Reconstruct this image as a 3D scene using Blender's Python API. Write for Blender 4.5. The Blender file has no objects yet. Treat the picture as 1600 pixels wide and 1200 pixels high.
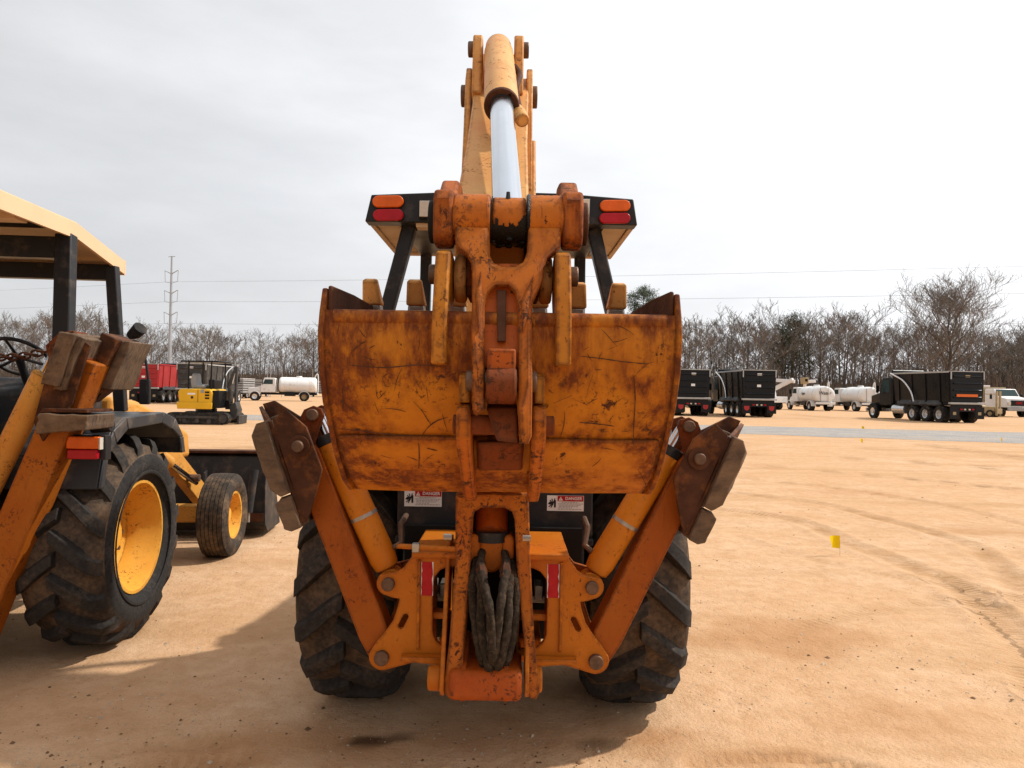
import bpy, bmesh, math, random
import numpy as np
from mathutils import Vector, Matrix, noise as mnoise
PI = math.pi
R = math.radians
scene = bpy.context.scene
col = scene.collection
random.seed(7)

# ------------------------------------------------------------------ camera
FPX, CAMZ = 1110.0, 1.62
PITCH, ROLL = math.atan(10 / FPX), R(1.0)
fwd = Vector((0, math.cos(PITCH), math.sin(PITCH)))
rgt = Vector((math.cos(ROLL), 0, math.sin(ROLL)))
rgt = (rgt - fwd * rgt.dot(fwd)).normalized()
upv = rgt.cross(fwd).normalized()
cam_d = bpy.data.cameras.new('camera')
cam_d.sensor_width = 36.0
cam_d.lens = FPX * 36.0 / 1600.0
cam_d.clip_start = 0.05
cam_d.clip_end = 5000
cam = bpy.data.objects.new('camera', cam_d)
m = Matrix((rgt, upv, -fwd)).transposed().to_4x4()
m.translation = Vector((0, 0, CAMZ))
cam.matrix_world = m
col.objects.link(cam)
scene.camera = cam

# ------------------------------------------------------------------ sky, sun, exposure
SUN_TO = Vector((0.90, 0.27, 1.0)).normalized()      # towards the sun
CLOUD = 5.5
w = bpy.data.worlds.new('World')
scene.world = w
w.use_nodes = True
nt = w.node_tree
nt.nodes.clear()
wo = nt.nodes.new('ShaderNodeOutputWorld')
bg = nt.nodes.new('ShaderNodeBackground')
bg.inputs['Strength'].default_value = 0.1
sky = nt.nodes.new('ShaderNodeTexSky')
sky.sky_type = 'NISHITA'
sky.sun_disc = False
sky.sun_elevation = math.asin(SUN_TO.z)
sky.sun_rotation = math.atan2(SUN_TO.x, SUN_TO.y)
sky.air_density = 1.2
sky.dust_density = 3.0
tc = nt.nodes.new('ShaderNodeTexCoord')
mp = nt.nodes.new('ShaderNodeMapping')
mp.inputs['Scale'].default_value = (1.0, 1.0, 3.2)
nz = nt.nodes.new('ShaderNodeTexNoise')
nz.inputs['Scale'].default_value = 2.2
nz.inputs['Detail'].default_value = 5
nz.inputs['Roughness'].default_value = 0.5
cr = nt.nodes.new('ShaderNodeValToRGB')
cr.color_ramp.elements[0].position = 0.3
cr.color_ramp.elements[0].color = (0.87, 0.87, 0.87, 1)
cr.color_ramp.elements[1].position = 0.62
cr.color_ramp.elements[1].color = (0.98, 0.98, 0.98, 1)
mx = nt.nodes.new('ShaderNodeMixRGB')
tint = nt.nodes.new('ShaderNodeMixRGB'); tint.blend_type = 'MULTIPLY'; tint.inputs['Fac'].default_value = 1.0
tint.inputs['Color2'].default_value = (CLOUD * 0.985, CLOUD * 0.998, CLOUD * 1.025, 1)
# thin cloud scatters forward: it brightens smoothly towards the veiled sun
dot = nt.nodes.new('ShaderNodeVectorMath'); dot.operation = 'DOT_PRODUCT'; dot.inputs[1].default_value = SUN_TO
nrm_ = nt.nodes.new('ShaderNodeVectorMath'); nrm_.operation = 'NORMALIZE'
h1 = nt.nodes.new('ShaderNodeMath'); h1.operation = 'MULTIPLY_ADD'; h1.inputs[1].default_value = 0.5; h1.inputs[2].default_value = 0.5
h2 = nt.nodes.new('ShaderNodeMath'); h2.operation = 'POWER'; h2.inputs[1].default_value = 2.0
h3 = nt.nodes.new('ShaderNodeMath'); h3.operation = 'MULTIPLY_ADD'; h3.inputs[1].default_value = 1.7; h3.inputs[2].default_value = 1.0
nt.links.new(tc.outputs['Generated'], nrm_.inputs[0]); nt.links.new(nrm_.outputs[0], dot.inputs[0])
nt.links.new(dot.outputs['Value'], h1.inputs[0]); nt.links.new(h1.outputs[0], h2.inputs[0]); nt.links.new(h2.outputs[0], h3.inputs[0])
nz2 = nt.nodes.new('ShaderNodeTexNoise'); nz2.inputs['Scale'].default_value = 3.1; nz2.inputs['Detail'].default_value = 6; nz2.inputs['Roughness'].default_value = 0.55
mr2 = nt.nodes.new('ShaderNodeMapRange'); mr2.inputs['From Min'].default_value = 0.3; mr2.inputs['From Max'].default_value = 0.7; mr2.inputs['To Min'].default_value = 0.90; mr2.inputs['To Max'].default_value = 1.08
h4 = nt.nodes.new('ShaderNodeMath'); h4.operation = 'MULTIPLY'
nt.links.new(mp.outputs['Vector'], nz2.inputs['Vector']); nt.links.new(nz2.outputs['Fac'], mr2.inputs['Value'])
nt.links.new(h3.outputs[0], h4.inputs[0]); nt.links.new(mr2.outputs['Result'], h4.inputs[1])
nt.links.new(h4.outputs[0], tint.inputs['Color1'])
nt.links.new(tint.outputs['Color'], mx.inputs['Color2'])
nt.links.new(tc.outputs['Generated'], mp.inputs['Vector'])
nt.links.new(mp.outputs['Vector'], nz.inputs['Vector'])
nt.links.new(nz.outputs['Fac'], cr.inputs['Fac'])
nt.links.new(cr.outputs['Color'], mx.inputs['Fac'])
nt.links.new(sky.outputs['Color'], mx.inputs['Color1'])
nt.links.new(mx.outputs['Color'], bg.inputs['Color'])
nt.links.new(bg.outputs['Background'], wo.inputs['Surface'])
sd = bpy.data.lights.new('sun', 'SUN')
sd.energy = 4.2
sd.angle = R(1.6)
sd.color = (1.0, 0.95, 0.87)
sun = bpy.data.objects.new('sun', sd)
sun.rotation_euler = SUN_TO.to_track_quat('Z', 'Y').to_euler()
sun.location = (0, 0, 30)
col.objects.link(sun)
vs = scene.view_settings
vs.view_transform = 'Standard'
vs.look = 'None'
vs.exposure = 0.0
vs.gamma = 1.0
vs.use_curve_mapping = False

# ------------------------------------------------------------------ pixel helpers
def ray(x, y):
    return fwd * FPX + rgt * (x - 800) - upv * (y - 600)
def px(x, y, Y):
    d = ray(x, y)
    k = Y / d.y
    return Vector((d.x * k, Y, CAMZ + d.z * k))
def gpx(x, y, z=0.0):
    d = ray(x, y)
    k = (z - CAMZ) / d.z
    return Vector((d.x * k, d.y * k, z))

# ------------------------------------------------------------------ mesh helpers
class MB:
    def __init__(s):
        s.v = []; s.f = []
    def add(s, vs_, fs):
        o = len(s.v)
        s.v.extend([Vector(p) for p in vs_])
        s.f.extend([tuple(i + o for i in f) for f in fs])
        return s
    def hexa(s, p):      # p: bottom 4 (ccw), top 4
        return s.add(p, [(3, 2, 1, 0), (4, 5, 6, 7), (0, 1, 5, 4), (1, 2, 6, 5), (2, 3, 7, 6), (3, 0, 4, 7)])
    def box(s, c, size, M=None):
        c = Vector(c); x, y, z = [k / 2 for k in size]
        p = [Vector(q) for q in ((-x, -y, -z), (x, -y, -z), (x, y, -z), (-x, y, -z), (-x, -y, z), (x, -y, z), (x, y, z), (-x, y, z))]
        if M is not None: p = [M @ q for q in p]
        return s.hexa([c + q for q in p])
    def bb(s, x0, x1, y0, y1, z0, z1):
        return s.box(((x0 + x1) / 2, (y0 + y1) / 2, (z0 + z1) / 2), (abs(x1 - x0), abs(y1 - y0), abs(z1 - z0)))
    def prism(s, loop, vec):
        n = len(loop); vec = Vector(vec); loop = [Vector(p) for p in loop]
        return s.add(loop + [p + vec for p in loop],
                     [tuple(range(n - 1, -1, -1)), tuple(range(n, 2 * n))] + [(i, (i + 1) % n, n + (i + 1) % n, n + i) for i in range(n)])
    def yz(s, prof, x0, x1):      # profile in the YZ plane extruded along X
        return s.prism([(x0, a, b) for a, b in prof], (x1 - x0, 0, 0))
    def tube(s, pts, r, n=10, cap=True, squash=None):
        pts = [Vector(p) for p in pts]
        k = len(pts)
        rs = r if isinstance(r, (list, tuple)) else [r] * k
        o = len(s.v)
        t0 = (pts[1] - pts[0]).normalized()
        a = t0.orthogonal().normalized()
        for i in range(k):
            t = (pts[min(i + 1, k - 1)] - pts[max(i - 1, 0)]).normalized()
            a = (a - t * a.dot(t))
            a = a.normalized() if a.length > 1e-6 else t.orthogonal().normalized()
            b = t.cross(a)
            for j in range(n):
                an = 2 * PI * j / n
                s.v.append(pts[i] + (a * math.cos(an) + b * math.sin(an)) * rs[i])
        for i in range(k - 1):
            for j in range(n):
                s.f.append((o + i * n + j, o + i * n + (j + 1) % n, o + (i + 1) * n + (j + 1) % n, o + (i + 1) * n + j))
        if cap:
            s.f.append(tuple(o + j for j in range(n - 1, -1, -1)))
            s.f.append(tuple(o + (k - 1) * n + j for j in range(n)))
        return s
    def cyl(s, p0, p1, r0, r1=None, n=20):
        return s.tube([p0, p1], [r0, r0 if r1 is None else r1], n)
    def bar(s, p0, p1, w_, h, side=None):      # rectangular bar; side = direction of the width
        p0 = Vector(p0); p1 = Vector(p1); t = (p1 - p0).normalized()
        side = Vector(side) if side is not None else (Vector((0, 0, 1)) if abs(t.z) < 0.9 else Vector((1, 0, 0)))
        a = (side - t * side.dot(t)).normalized(); b = t.cross(a)
        q = [a * (i * w_ / 2) + b * (j * h / 2) for i, j in ((-1, -1), (1, -1), (1, 1), (-1, 1))]
        return s.hexa([p0 + k for k in q] + [p1 + k for k in q])
    def lathe(s, prof, c, axis='x', n=32, sgn=1):
        # prof: (h, r) along the axis
        c = Vector(c); o = len(s.v); k = len(prof)
        for h, r in prof:
            for j in range(n):
                an = 2 * PI * j / n
                u, v_ = r * math.cos(an), r * math.sin(an)
                h_ = h * sgn
                s.v.append(c + (Vector((h_, u, v_)) if axis == 'x' else Vector((u, h_, v_)) if axis == 'y' else Vector((u, v_, h_))))
        for i in range(k - 1):
            for j in range(n):
                f = (o + i * n + j, o + i * n + (j + 1) % n, o + (i + 1) * n + (j + 1) % n, o + (i + 1) * n + j)
                s.f.append(f)
        return s
    def capsule2d(s, p0, p1, r, vec, n=8):     # rounded bar outline between p0 and p1, extruded by vec
        p0 = Vector(p0); p1 = Vector(p1); vec = Vector(vec)
        t = (p1 - p0).normalized(); b = vec.normalized().cross(t)
        lp = []
        for i in range(n + 1):
            a = PI / 2 + PI * i / n
            lp.append(p0 + (t * math.cos(a) + b * math.sin(a)) * r)
        for i in range(n + 1):
            a = -PI / 2 + PI * i / n
            lp.append(p1 + (t * math.cos(a) + b * math.sin(a)) * r)
        return s.prism(lp, vec)
    def mirror(s, ax):
        q = MB(); q.v = [Vector((2 * ax - p.x, p.y, p.z)) for p in s.v]; q.f = [tuple(reversed(f)) for f in s.f]
        return q

def finish_mesh(me, mat, ang=35):
    bm = bmesh.new(); bm.from_mesh(me)
    bmesh.ops.recalc_face_normals(bm, faces=bm.faces)
    bm.to_mesh(me); bm.free()
    me.polygons.foreach_set('use_smooth', [True] * len(me.polygons))
    me.set_sharp_from_angle(angle=R(ang))
    me.materials.clear()
    for q in (mat if isinstance(mat, (list, tuple)) else [mat]):
        me.materials.append(q)

def root_of(p):
    while p.parent is not None: p = p.parent
    return p
UNROT = 0.0       # undoes a thing's yaw for pieces measured straight in the world
def obj(name, mb, mat, parent=None, bevel=0.0, ang=35, seg=2):
    """one mesh object; under a parent the mesh is moved to the root thing's own frame"""
    if isinstance(mb, MB):
        off = Vector(root_of(parent)['_o']) if parent is not None and '_o' in root_of(parent) else Vector((0, 0, 0))
        me = bpy.data.meshes.new(name)
        Ru = Matrix.Rotation(-UNROT, 3, 'Z')
        me.from_pydata([tuple(Ru @ (p - off)) for p in mb.v], [], mb.f)
        finish_mesh(me, mat, ang)
    else:
        me = mb
    o = bpy.data.objects.new(name, me)
    col.objects.link(o)
    if parent is not None: o.parent = parent
    if bevel > 0:
        b = o.modifiers.new('bevel', 'BEVEL')
        b.width = bevel; b.segments = seg; b.limit_method = 'ANGLE'; b.angle_limit = R(40)
        b.harden_normals = False
    return o
def thing(name, label, cat, loc=(0, 0, 0), rotz=0.0, group=None, world=False):
    o = bpy.data.objects.new(name, None)
    o.empty_display_size = 0.2
    col.objects.link(o)
    o.location = loc; o.rotation_euler = (0, 0, rotz)
    o['label'] = label; o['category'] = cat
    if group: o['group'] = group
    if world: o['_o'] = tuple(loc)
    return o
def tag(o, label, cat, group=None):
    o['label'] = label; o['category'] = cat
    if group: o['group'] = group
    return o
def copy_tree(o, parent=None):
    c = o.copy(); col.objects.link(c); c.parent = parent
    for ch in list(o.children): copy_tree(ch, c)
    return c

def plate(name, outer, holes, Yc, thick, mat, parent, bevel=0.003, shear=None, mirror=None):
    """flat plate in an XZ plane (front face at Yc, going back by thick) with holes; loops are world (x, z) pairs"""
    cu = bpy.data.curves.new('tmp', 'CURVE'); cu.dimensions = '2D'; cu.fill_mode = 'BOTH'
    cu.extrude = max(thick / 2 - bevel, 0.0005); cu.bevel_depth = bevel; cu.bevel_resolution = 1
    cu.offset = -bevel
    for lp in [outer] + list(holes):
        sp = cu.splines.new('POLY'); sp.points.add(len(lp) - 1); sp.use_cyclic_u = True
        for q, (a, b) in zip(sp.points, lp): q.co = (a, b, 0, 1)
    to = bpy.data.objects.new('tmp', cu); col.objects.link(to)
    dg = bpy.context.evaluated_depsgraph_get()
    me = bpy.data.meshes.new_from_object(to.evaluated_get(dg))
    bpy.data.objects.remove(to); bpy.data.curves.remove(cu)
    mb = MB()
    for v_ in me.vertices:
        x, z, t = v_.co.x, v_.co.y, v_.co.z
        y = Yc + thick / 2 + t
        if shear: y += shear(z)
        mb.v.append(Vector((x if mirror is None else 2 * mirror - x, y, z)))
    mb.f = [tuple(p.vertices) for p in me.polygons]
    bpy.data.meshes.remove(me)
    return obj(name, mb, mat, parent)
def loop_px(pts, Y):
    return [(p.x, p.z) for p in (px(a, b, Y) for a, b in pts)]
def loop_sh(pts, yf):
    """outline of a leaning plate: Y follows the height, Y = yf(z)"""
    o = []
    for a, b in pts:
        p = px(a, b, yf(1.5))
        for _ in range(6): p = px(a, b, yf(p.z))
        o.append((p.x, p.z))
    return o
def arc(cx, cy, r, a0, a1, n=10):
    return [(cx + r * math.cos(R(a0 + (a1 - a0) * i / n)), cy + r * math.sin(R(a0 + (a1 - a0) * i / n))) for i in range(n + 1)]
def text_mesh(body, size, thick=0.0, bold=0.0, shear=0.0):
    cu = bpy.data.curves.new('tmp', 'FONT'); cu.body = body; cu.size = size; cu.extrude = thick
    cu.offset = bold; cu.align_x = 'CENTER'; cu.align_y = 'CENTER'; cu.shear = shear
    to = bpy.data.objects.new('tmp', cu); col.objects.link(to)
    dg = bpy.context.evaluated_depsgraph_get()
    me = bpy.data.meshes.new_from_object(to.evaluated_get(dg))
    bpy.data.objects.remove(to); bpy.data.curves.remove(cu)
    mb = MB(); mb.v = [v_.co.copy() for v_ in me.vertices]; mb.f = [tuple(p.vertices) for p in me.polygons]
    bpy.data.meshes.remove(me)
    return mb
def place(mb, M):
    mb.v = [M @ p for p in mb.v]; return mb
def facing_rear(c, rotz=0.0):       # text plane XY -> faces -Y at point c
    return Matrix.Translation(c) @ Matrix.Rotation(rotz, 4, 'Z') @ Matrix.Rotation(PI / 2, 4, 'X')

# ------------------------------------------------------------------ materials
def new_mat(name):
    mt = bpy.data.materials.new(name); mt.use_nodes = True
    n = mt.node_tree; b = n.nodes['Principled BSDF']
    return mt, n, b
def nd(n, t, **kw):
    q = n.nodes.new(t)
    for k, v_ in kw.items():
        if k in q.inputs: q.inputs[k].default_value = v_
        else: setattr(q, k, v_)
    return q
def coords(n, scale=(1, 1, 1), rot=(0, 0, 0), kind='Object'):
    t = nd(n, 'ShaderNodeTexCoord'); mpn = nd(n, 'ShaderNodeMapping')
    mpn.inputs['Scale'].default_value = scale; mpn.inputs['Rotation'].default_value = rot
    n.links.new(t.outputs[kind], mpn.inputs['Vector'])
    return mpn.outputs['Vector']
def noise_fac(n, vec, scale, detail=4, rough=0.55, lo=0.4, hi=0.6, dist=0.0):
    q = nd(n, 'ShaderNodeTexNoise', Scale=scale, Detail=detail, Roughness=rough, Distortion=dist)
    n.links.new(vec, q.inputs['Vector'])
    mr = nd(n, 'ShaderNodeMapRange'); mr.inputs['From Min'].default_value = lo; mr.inputs['From Max'].default_value = hi
    n.links.new(q.outputs['Fac'], mr.inputs['Value'])
    return mr.outputs['Result']
def math_n(n, op, a, b=None, clamp=False):
    q = nd(n, 'ShaderNodeMath', operation=op, use_clamp=clamp)
    for i, k in enumerate((a, b)):
        if k is None: continue
        if isinstance(k, (int, float)): q.inputs[i].default_value = k
        else: n.links.new(k, q.inputs[i])
    return q.outputs[0]
def mix(n, fac, c1, c2):
    q = nd(n, 'ShaderNodeMixRGB')
    for s_, k in (('Fac', fac), ('Color1', c1), ('Color2', c2)):
        if isinstance(k, (int, float)): q.inputs[s_].default_value = k
        elif isinstance(k, tuple): q.inputs[s_].default_value = (*k[:3], 1)
        else: n.links.new(k, q.inputs[s_])
    return q.outputs['Color']
def bump(n, h, strength, dist, b):
    q = nd(n, 'ShaderNodeBump', Strength=strength, Distance=dist)
    n.links.new(h, q.inputs['Height']); n.links.new(q.outputs['Normal'], b.inputs['Normal'])
    return q

def simple(name, c, rough=0.6, metal=0.0, var=0.15, scale=6.0, bmp=0.0, spec=0.2, dust=None, dust_amt=0.0):
    mt, n, b = new_mat(name)
    v_ = coords(n)
    f = noise_fac(n, v_, scale, 5, 0.6, 0.3, 0.7)
    c2 = tuple(k * (1 - var) for k in c)
    out = mix(n, f, c, c2)
    if dust:
        d1 = noise_fac(n, v_, scale * 1.7, 6, 0.65, 0.62 - 0.35 * dust_amt, 0.78 - 0.2 * dust_amt)
        out = mix(n, math_n(n, 'MULTIPLY', d1, 0.85), out, dust)
    n.links.new(out, b.inputs['Base Color'])
    rr = nd(n, 'ShaderNodeMapRange'); rr.inputs['To Min'].default_value = max(rough - 0.1, 0.02); rr.inputs['To Max'].default_value = min(rough + 0.12, 1)
    n.links.new(f, rr.inputs['Value']); n.links.new(rr.outputs['Result'], b.inputs['Roughness'])
    b.inputs['Metallic'].default_value = metal
    b.inputs['Specular IOR Level'].default_value = spec
    if bmp: bump(n, noise_fac(n, v_, scale * 8, 5, 0.6, 0.2, 0.8), bmp, 0.004, b)
    return mt

RUST = (0.095, 0.028, 0.010)
DARKRUST = (0.045, 0.018, 0.010)
def worn_paint(name, base, stain=0.4, chip=0.4, scratch=0.3, edge=0.5, fade=0.15, rough=0.5, bands=None, grease=0.0, dust=0.0, xedge=None):
    """painted steel: faded paint, rust bleeding in streaks, chips down to brown steel, scratches, worn edges"""
    mt, n, b = new_mat(name)
    v_ = coords(n)
    vs_ = coords(n, (1.0, 1.0, 0.28))
    red = (base[0] * 0.80, base[1] * 0.52, base[2] * 0.30)
    f0 = noise_fac(n, v_, 3.5, 6, 0.6, 0.32, 0.68)
    c = mix(n, math_n(n, 'MULTIPLY', f0, 0.55 + fade), base, red)
    fm = noise_fac(n, v_, 55, 3, 0.6, 0.35, 0.75)
    c = mix(n, math_n(n, 'MULTIPLY', fm, 0.16), c, tuple(k * 0.45 for k in base))
    # rust bleeding downwards
    st = noise_fac(n, vs_, 9, 8, 0.68, 0.66 - 0.24 * stain, 0.86 - 0.2 * stain)
    big = noise_fac(n, v_, 2.1, 4, 0.5, 0.60 - 0.28 * stain, 0.85 - 0.2 * stain)
    stf = math_n(n, 'MULTIPLY', math_n(n, 'ADD', st, 0.25 * stain), math_n(n, 'ADD', big, 0.45 * stain), True)
    if bands:
        sx = nd(n, 'ShaderNodeSeparateXYZ'); n.links.new(coords(n), sx.inputs[0])
        wob = math_n(n, 'MULTIPLY', noise_fac(n, v_, 5, 5, 0.6, 0.0, 1.0), 0.09)
        zz = math_n(n, 'ADD', sx.outputs['Z'], math_n(n, 'SUBTRACT', wob, 0.045))
        tot = None
        for zc, wd, am in bands:
            d = math_n(n, 'ABSOLUTE', math_n(n, 'SUBTRACT', zz, zc))
            g = math_n(n, 'MULTIPLY', math_n(n, 'SUBTRACT', 1.0, math_n(n, 'DIVIDE', d, wd), True), am)
            tot = g if tot is None else math_n(n, 'ADD', tot, g)
        if xedge:
            xd = math_n(n, 'ABSOLUTE', math_n(n, 'SUBTRACT', sx.outputs['X'], xedge[0]))
            xd = math_n(n, 'MULTIPLY', math_n(n, 'DIVIDE', math_n(n, 'SUBTRACT', math_n(n, 'ADD', xd, math_n(n, 'MULTIPLY', wob, 0.8)), xedge[1]), xedge[2], True), 1.8)
            tot = math_n(n, 'ADD', tot, xd)
        tex = math_n(n, 'MULTIPLY', noise_fac(n, vs_, 14, 8, 0.7, 0.28, 0.62), noise_fac(n, v_, 3.2, 4, 0.6, 0.30, 0.58))
        stf = math_n(n, 'ADD', stf, math_n(n, 'MULTIPLY', tot, tex), True)
    tf = noise_fac(n, vs_, 30, 7, 0.75, 0.34, 0.60)
    stf = math_n(n, 'MULTIPLY', stf, math_n(n, 'ADD', math_n(n, 'MULTIPLY', tf, 0.75), 0.30), True)
    c = mix(n, math_n(n, 'MULTIPLY', stf, 0.95), c, (0.20, 0.038, 0.006))
    c = mix(n, math_n(n, 'MULTIPLY', math_n(n, 'POWER', stf, 2.0), 0.75), c, RUST)
    # chips
    ch = noise_fac(n, v_, 52, 7, 0.72, 0.600 - 0.085 * chip, 0.620 - 0.085 * chip, 0.6)
    cm = noise_fac(n, v_, 7.5, 4, 0.6, 0.54 - 0.12 * chip, 0.70 - 0.12 * chip)
    chf = math_n(n, 'MULTIPLY', ch, cm, True)
    ch2 = noise_fac(n, coords(n, (1, 1, 0.45)), 17, 8, 0.75, 0.69 - 0.085 * chip, 0.705 - 0.085 * chip, 0.4)
    chf = math_n(n, 'MAXIMUM', chf, ch2)
    # scratches in two directions
    scr = None
    for rot, sc in (((0, 0.5, 0), (46, 46, 2.4)), ((0, -0.9, 0), (40, 40, 2.0)), ((0, 1.45, 0), (44, 44, 1.6)), ((0, 0.08, 0), (50, 50, 2.6))):
        a = noise_fac(n, coords(n, sc, rot), 3.0, 1.5, 0.5, 0.735 - 0.065 * scratch, 0.755 - 0.065 * scratch)
        scr = a if scr is None else math_n(n, 'MAXIMUM', scr, a)
    scr = math_n(n, 'MULTIPLY', scr, min(1.0, 1.6 * scratch))
    wear = math_n(n, 'MAXIMUM', chf, scr)
    # worn edges
    if edge > 0:
        bv = nd(n, 'ShaderNodeBevel', samples=4, Radius=0.018)
        ge = nd(n, 'ShaderNodeNewGeometry')
        dt = nd(n, 'ShaderNodeVectorMath', operation='DOT_PRODUCT')
        n.links.new(bv.outputs['Normal'], dt.inputs[0]); n.links.new(ge.outputs['Normal'], dt.inputs[1])
        e = math_n(n, 'SUBTRACT', 1.0, dt.outputs['Value'])
        e = math_n(n, 'MULTIPLY', e, 22.0 * edge)
        en = noise_fac(n, v_, 26, 5, 0.65, 0.38, 0.60)
        e = math_n(n, 'MULTIPLY', e, en, True)
        wear = math_n(n, 'MAXIMUM', wear, e)
    wc = mix(n, noise_fac(n, v_, 22, 4, 0.6, 0.35, 0.65), RUST, DARKRUST)
    c = mix(n, wear, c, wc)
    if grease > 0:
        gf = noise_fac(n, vs_, 7, 5, 0.6, 0.66 - 0.2 * grease, 0.80 - 0.18 * grease)
        c = mix(n, math_n(n, 'MULTIPLY', gf, 0.9), c, (0.014, 0.010, 0.008))
    if dust > 0:
        df = noise_fac(n, v_, 4, 6, 0.6, 0.35, 0.8)
        c = mix(n, math_n(n, 'MULTIPLY', df, dust), c, (0.42, 0.26, 0.13))
    n.links.new(c, b.inputs['Base Color'])
    ro = math_n(n, 'ADD', math_n(n, 'MULTIPLY', math_n(n, 'MAXIMUM', wear, stf), 0.35), rough, True)
    n.links.new(ro, b.inputs['Roughness'])
    b.inputs['Specular IOR Level'].default_value = 0.16
    hb = math_n(n, 'ADD', math_n(n, 'MULTIPLY', wear, -1.0), math_n(n, 'MULTIPLY', noise_fac(n, v_, 30, 6, 0.65, 0.2, 0.8), 0.5))
    bump(n, hb, 0.45, 0.003, b)
    return mt

OR = (0.62, 0.225, 0.022)
M = {}
M['boom'] = worn_paint('paint_sunlit_orange', (0.66, 0.35, 0.115), 0.15, 0.45, 0.2, 0.45, 0.0, 0.5)  # paler than the other oranges: sunlight on the boom is put into the colour
M['bucket'] = worn_paint('paint_bucket_orange', (0.54, 0.200, 0.011), 0.66, 0.40, 0.0, 0.6, 0.0, 0.48,
                         bands=[(1.80, 0.085, 2.4), (1.675, 0.065, 1.7), (1.49, 0.035, 1.0), (1.335, 0.11, 1.9)], xedge=(0.04, 0.33, 0.12))
M['bucket_ear'] = worn_paint('paint_bucket_ear', (0.46, 0.175, 0.015), 0.35, 0.5, 0.3, 0.8, 0.1, 0.5)
M['link'] = worn_paint('paint_link_chipped', (0.47, 0.135, 0.010), 0.70, 0.84, 0.25, 1.0, 0.15, 0.5)
M['rusty_link'] = worn_paint('paint_guide_link_rusted', (0.44, 0.125, 0.010), 1.0, 1.0, 0.2, 1.0, 0.15, 0.55)
M['pad'] = simple('pad_dark_rust', (0.085, 0.031, 0.014), 0.75, 0.1, 0.6, 7, 0.5, dust=(0.21, 0.070, 0.018), dust_amt=0.35)
M['rusty'] = worn_paint('rusted_steel_orange', (0.165, 0.042, 0.010), 1.0, 0.9, 0.3, 0.7, 0.2, 0.65)
M['frame'] = worn_paint('paint_frame_orange', (0.48, 0.145, 0.010), 0.22, 0.3, 0.15, 0.25, 0.05, 0.42)  # frame, link, arm and casting oranges are darkened to carry their shade
M['arm'] = worn_paint('paint_stabilizer_orange', (0.34, 0.088, 0.008), 0.55, 0.4, 0.2, 0.5, 0.1, 0.5)
M['cyl'] = worn_paint('paint_cylinder_orange', (0.52, 0.17, 0.012), 0.15, 0.3, 0.15, 0.15, 0.0, 0.38)
M['cast'] = worn_paint('paint_swing_casting', (0.40, 0.085, 0.008), 0.5, 0.6, 0.15, 0.6, 0.25, 0.5)
M['yellow'] = worn_paint('paint_left_machine', (0.62, 0.31, 0.065), 0.22, 0.4, 0.15, 0.35, 0.0, 0.45)
M['roof_tan'] = simple('roof_paint_tan', (0.73, 0.49, 0.29), 0.5, 0, 0.1, 3)
M['rim'] = worn_paint('paint_rim_yellow', (0.74, 0.38, 0.055), 0.25, 0.5, 0.05, 0.1, -0.2, 0.4)
M['rust'] = simple('bare_rust', (0.10, 0.038, 0.018), 0.8, 0.2, 0.55, 9, 0.5)
M['pin'] = simple('pin_steel', (0.17, 0.10, 0.065), 0.55, 0.6, 0.4, 30, 0.2)
M['steel'] = simple('worn_steel', (0.42, 0.38, 0.33), 0.42, 0.8, 0.3, 25, 0.1)
M['chrome'] = simple('chrome_rod', (0.56, 0.59, 0.63), 0.12, 1.0, 0.05, 8)
M['black'] = simple('black_paint', (0.022, 0.021, 0.022), 0.42, 0, 0.3, 4, 0.05, dust=(0.10, 0.075, 0.055), dust_amt=0.2)
M['fender'] = simple('black_fender', (0.035, 0.036, 0.040), 0.4, 0, 0.3, 3, 0.1, dust=(0.14, 0.11, 0.085), dust_amt=0.35)
M['panel'] = simple('dark_panel', (0.030, 0.029, 0.030), 0.5, 0, 0.3, 5, 0.08, dust=(0.09, 0.06, 0.045), dust_amt=0.35)
M['dark'] = simple('dark_steel_and_shade', (0.012, 0.011, 0.010), 0.8)  # near-black for dark steel parts and for sheets that imitate shade in openings
M['grease'] = simple('black_grease', (0.010, 0.007, 0.005), 0.28, 0, 0.4, 40, 0.5)
M['hose'] = simple('hose_sleeve', (0.036, 0.025, 0.016), 0.85, 0, 0.5, 45, 0.5, dust=(0.10, 0.065, 0.036), dust_amt=0.4)
M['amber'] = simple('amber_lens', (0.75, 0.13, 0.012), 0.18, 0, 0.25, 14)
M['redlens'] = simple('red_lens', (0.42, 0.010, 0.018), 0.16, 0, 0.25, 14)
M['lamp'] = simple('lamp_glass', (0.62, 0.56, 0.47), 0.2, 0, 0.15, 60, 0.2)
M['tan_liner'] = simple('canopy_liner_tan', (0.58, 0.40, 0.23), 0.7, 0, 0.15, 5)
M['white'] = simple('decal_white', (0.78, 0.77, 0.74), 0.5, 0, 0.06, 30)
M['red'] = simple('decal_red', (0.45, 0.012, 0.015), 0.55, 0, 0.25, 30)
M['ink'] = simple('decal_ink', (0.02, 0.02, 0.02), 0.5)
M['grey_ink'] = simple('decal_grey_print', (0.42, 0.42, 0.41), 0.5)
M['yellow_flag'] = simple('flag_plastic', (0.85, 0.58, 0.0), 0.4, 0, 0.12, 20)

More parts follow.
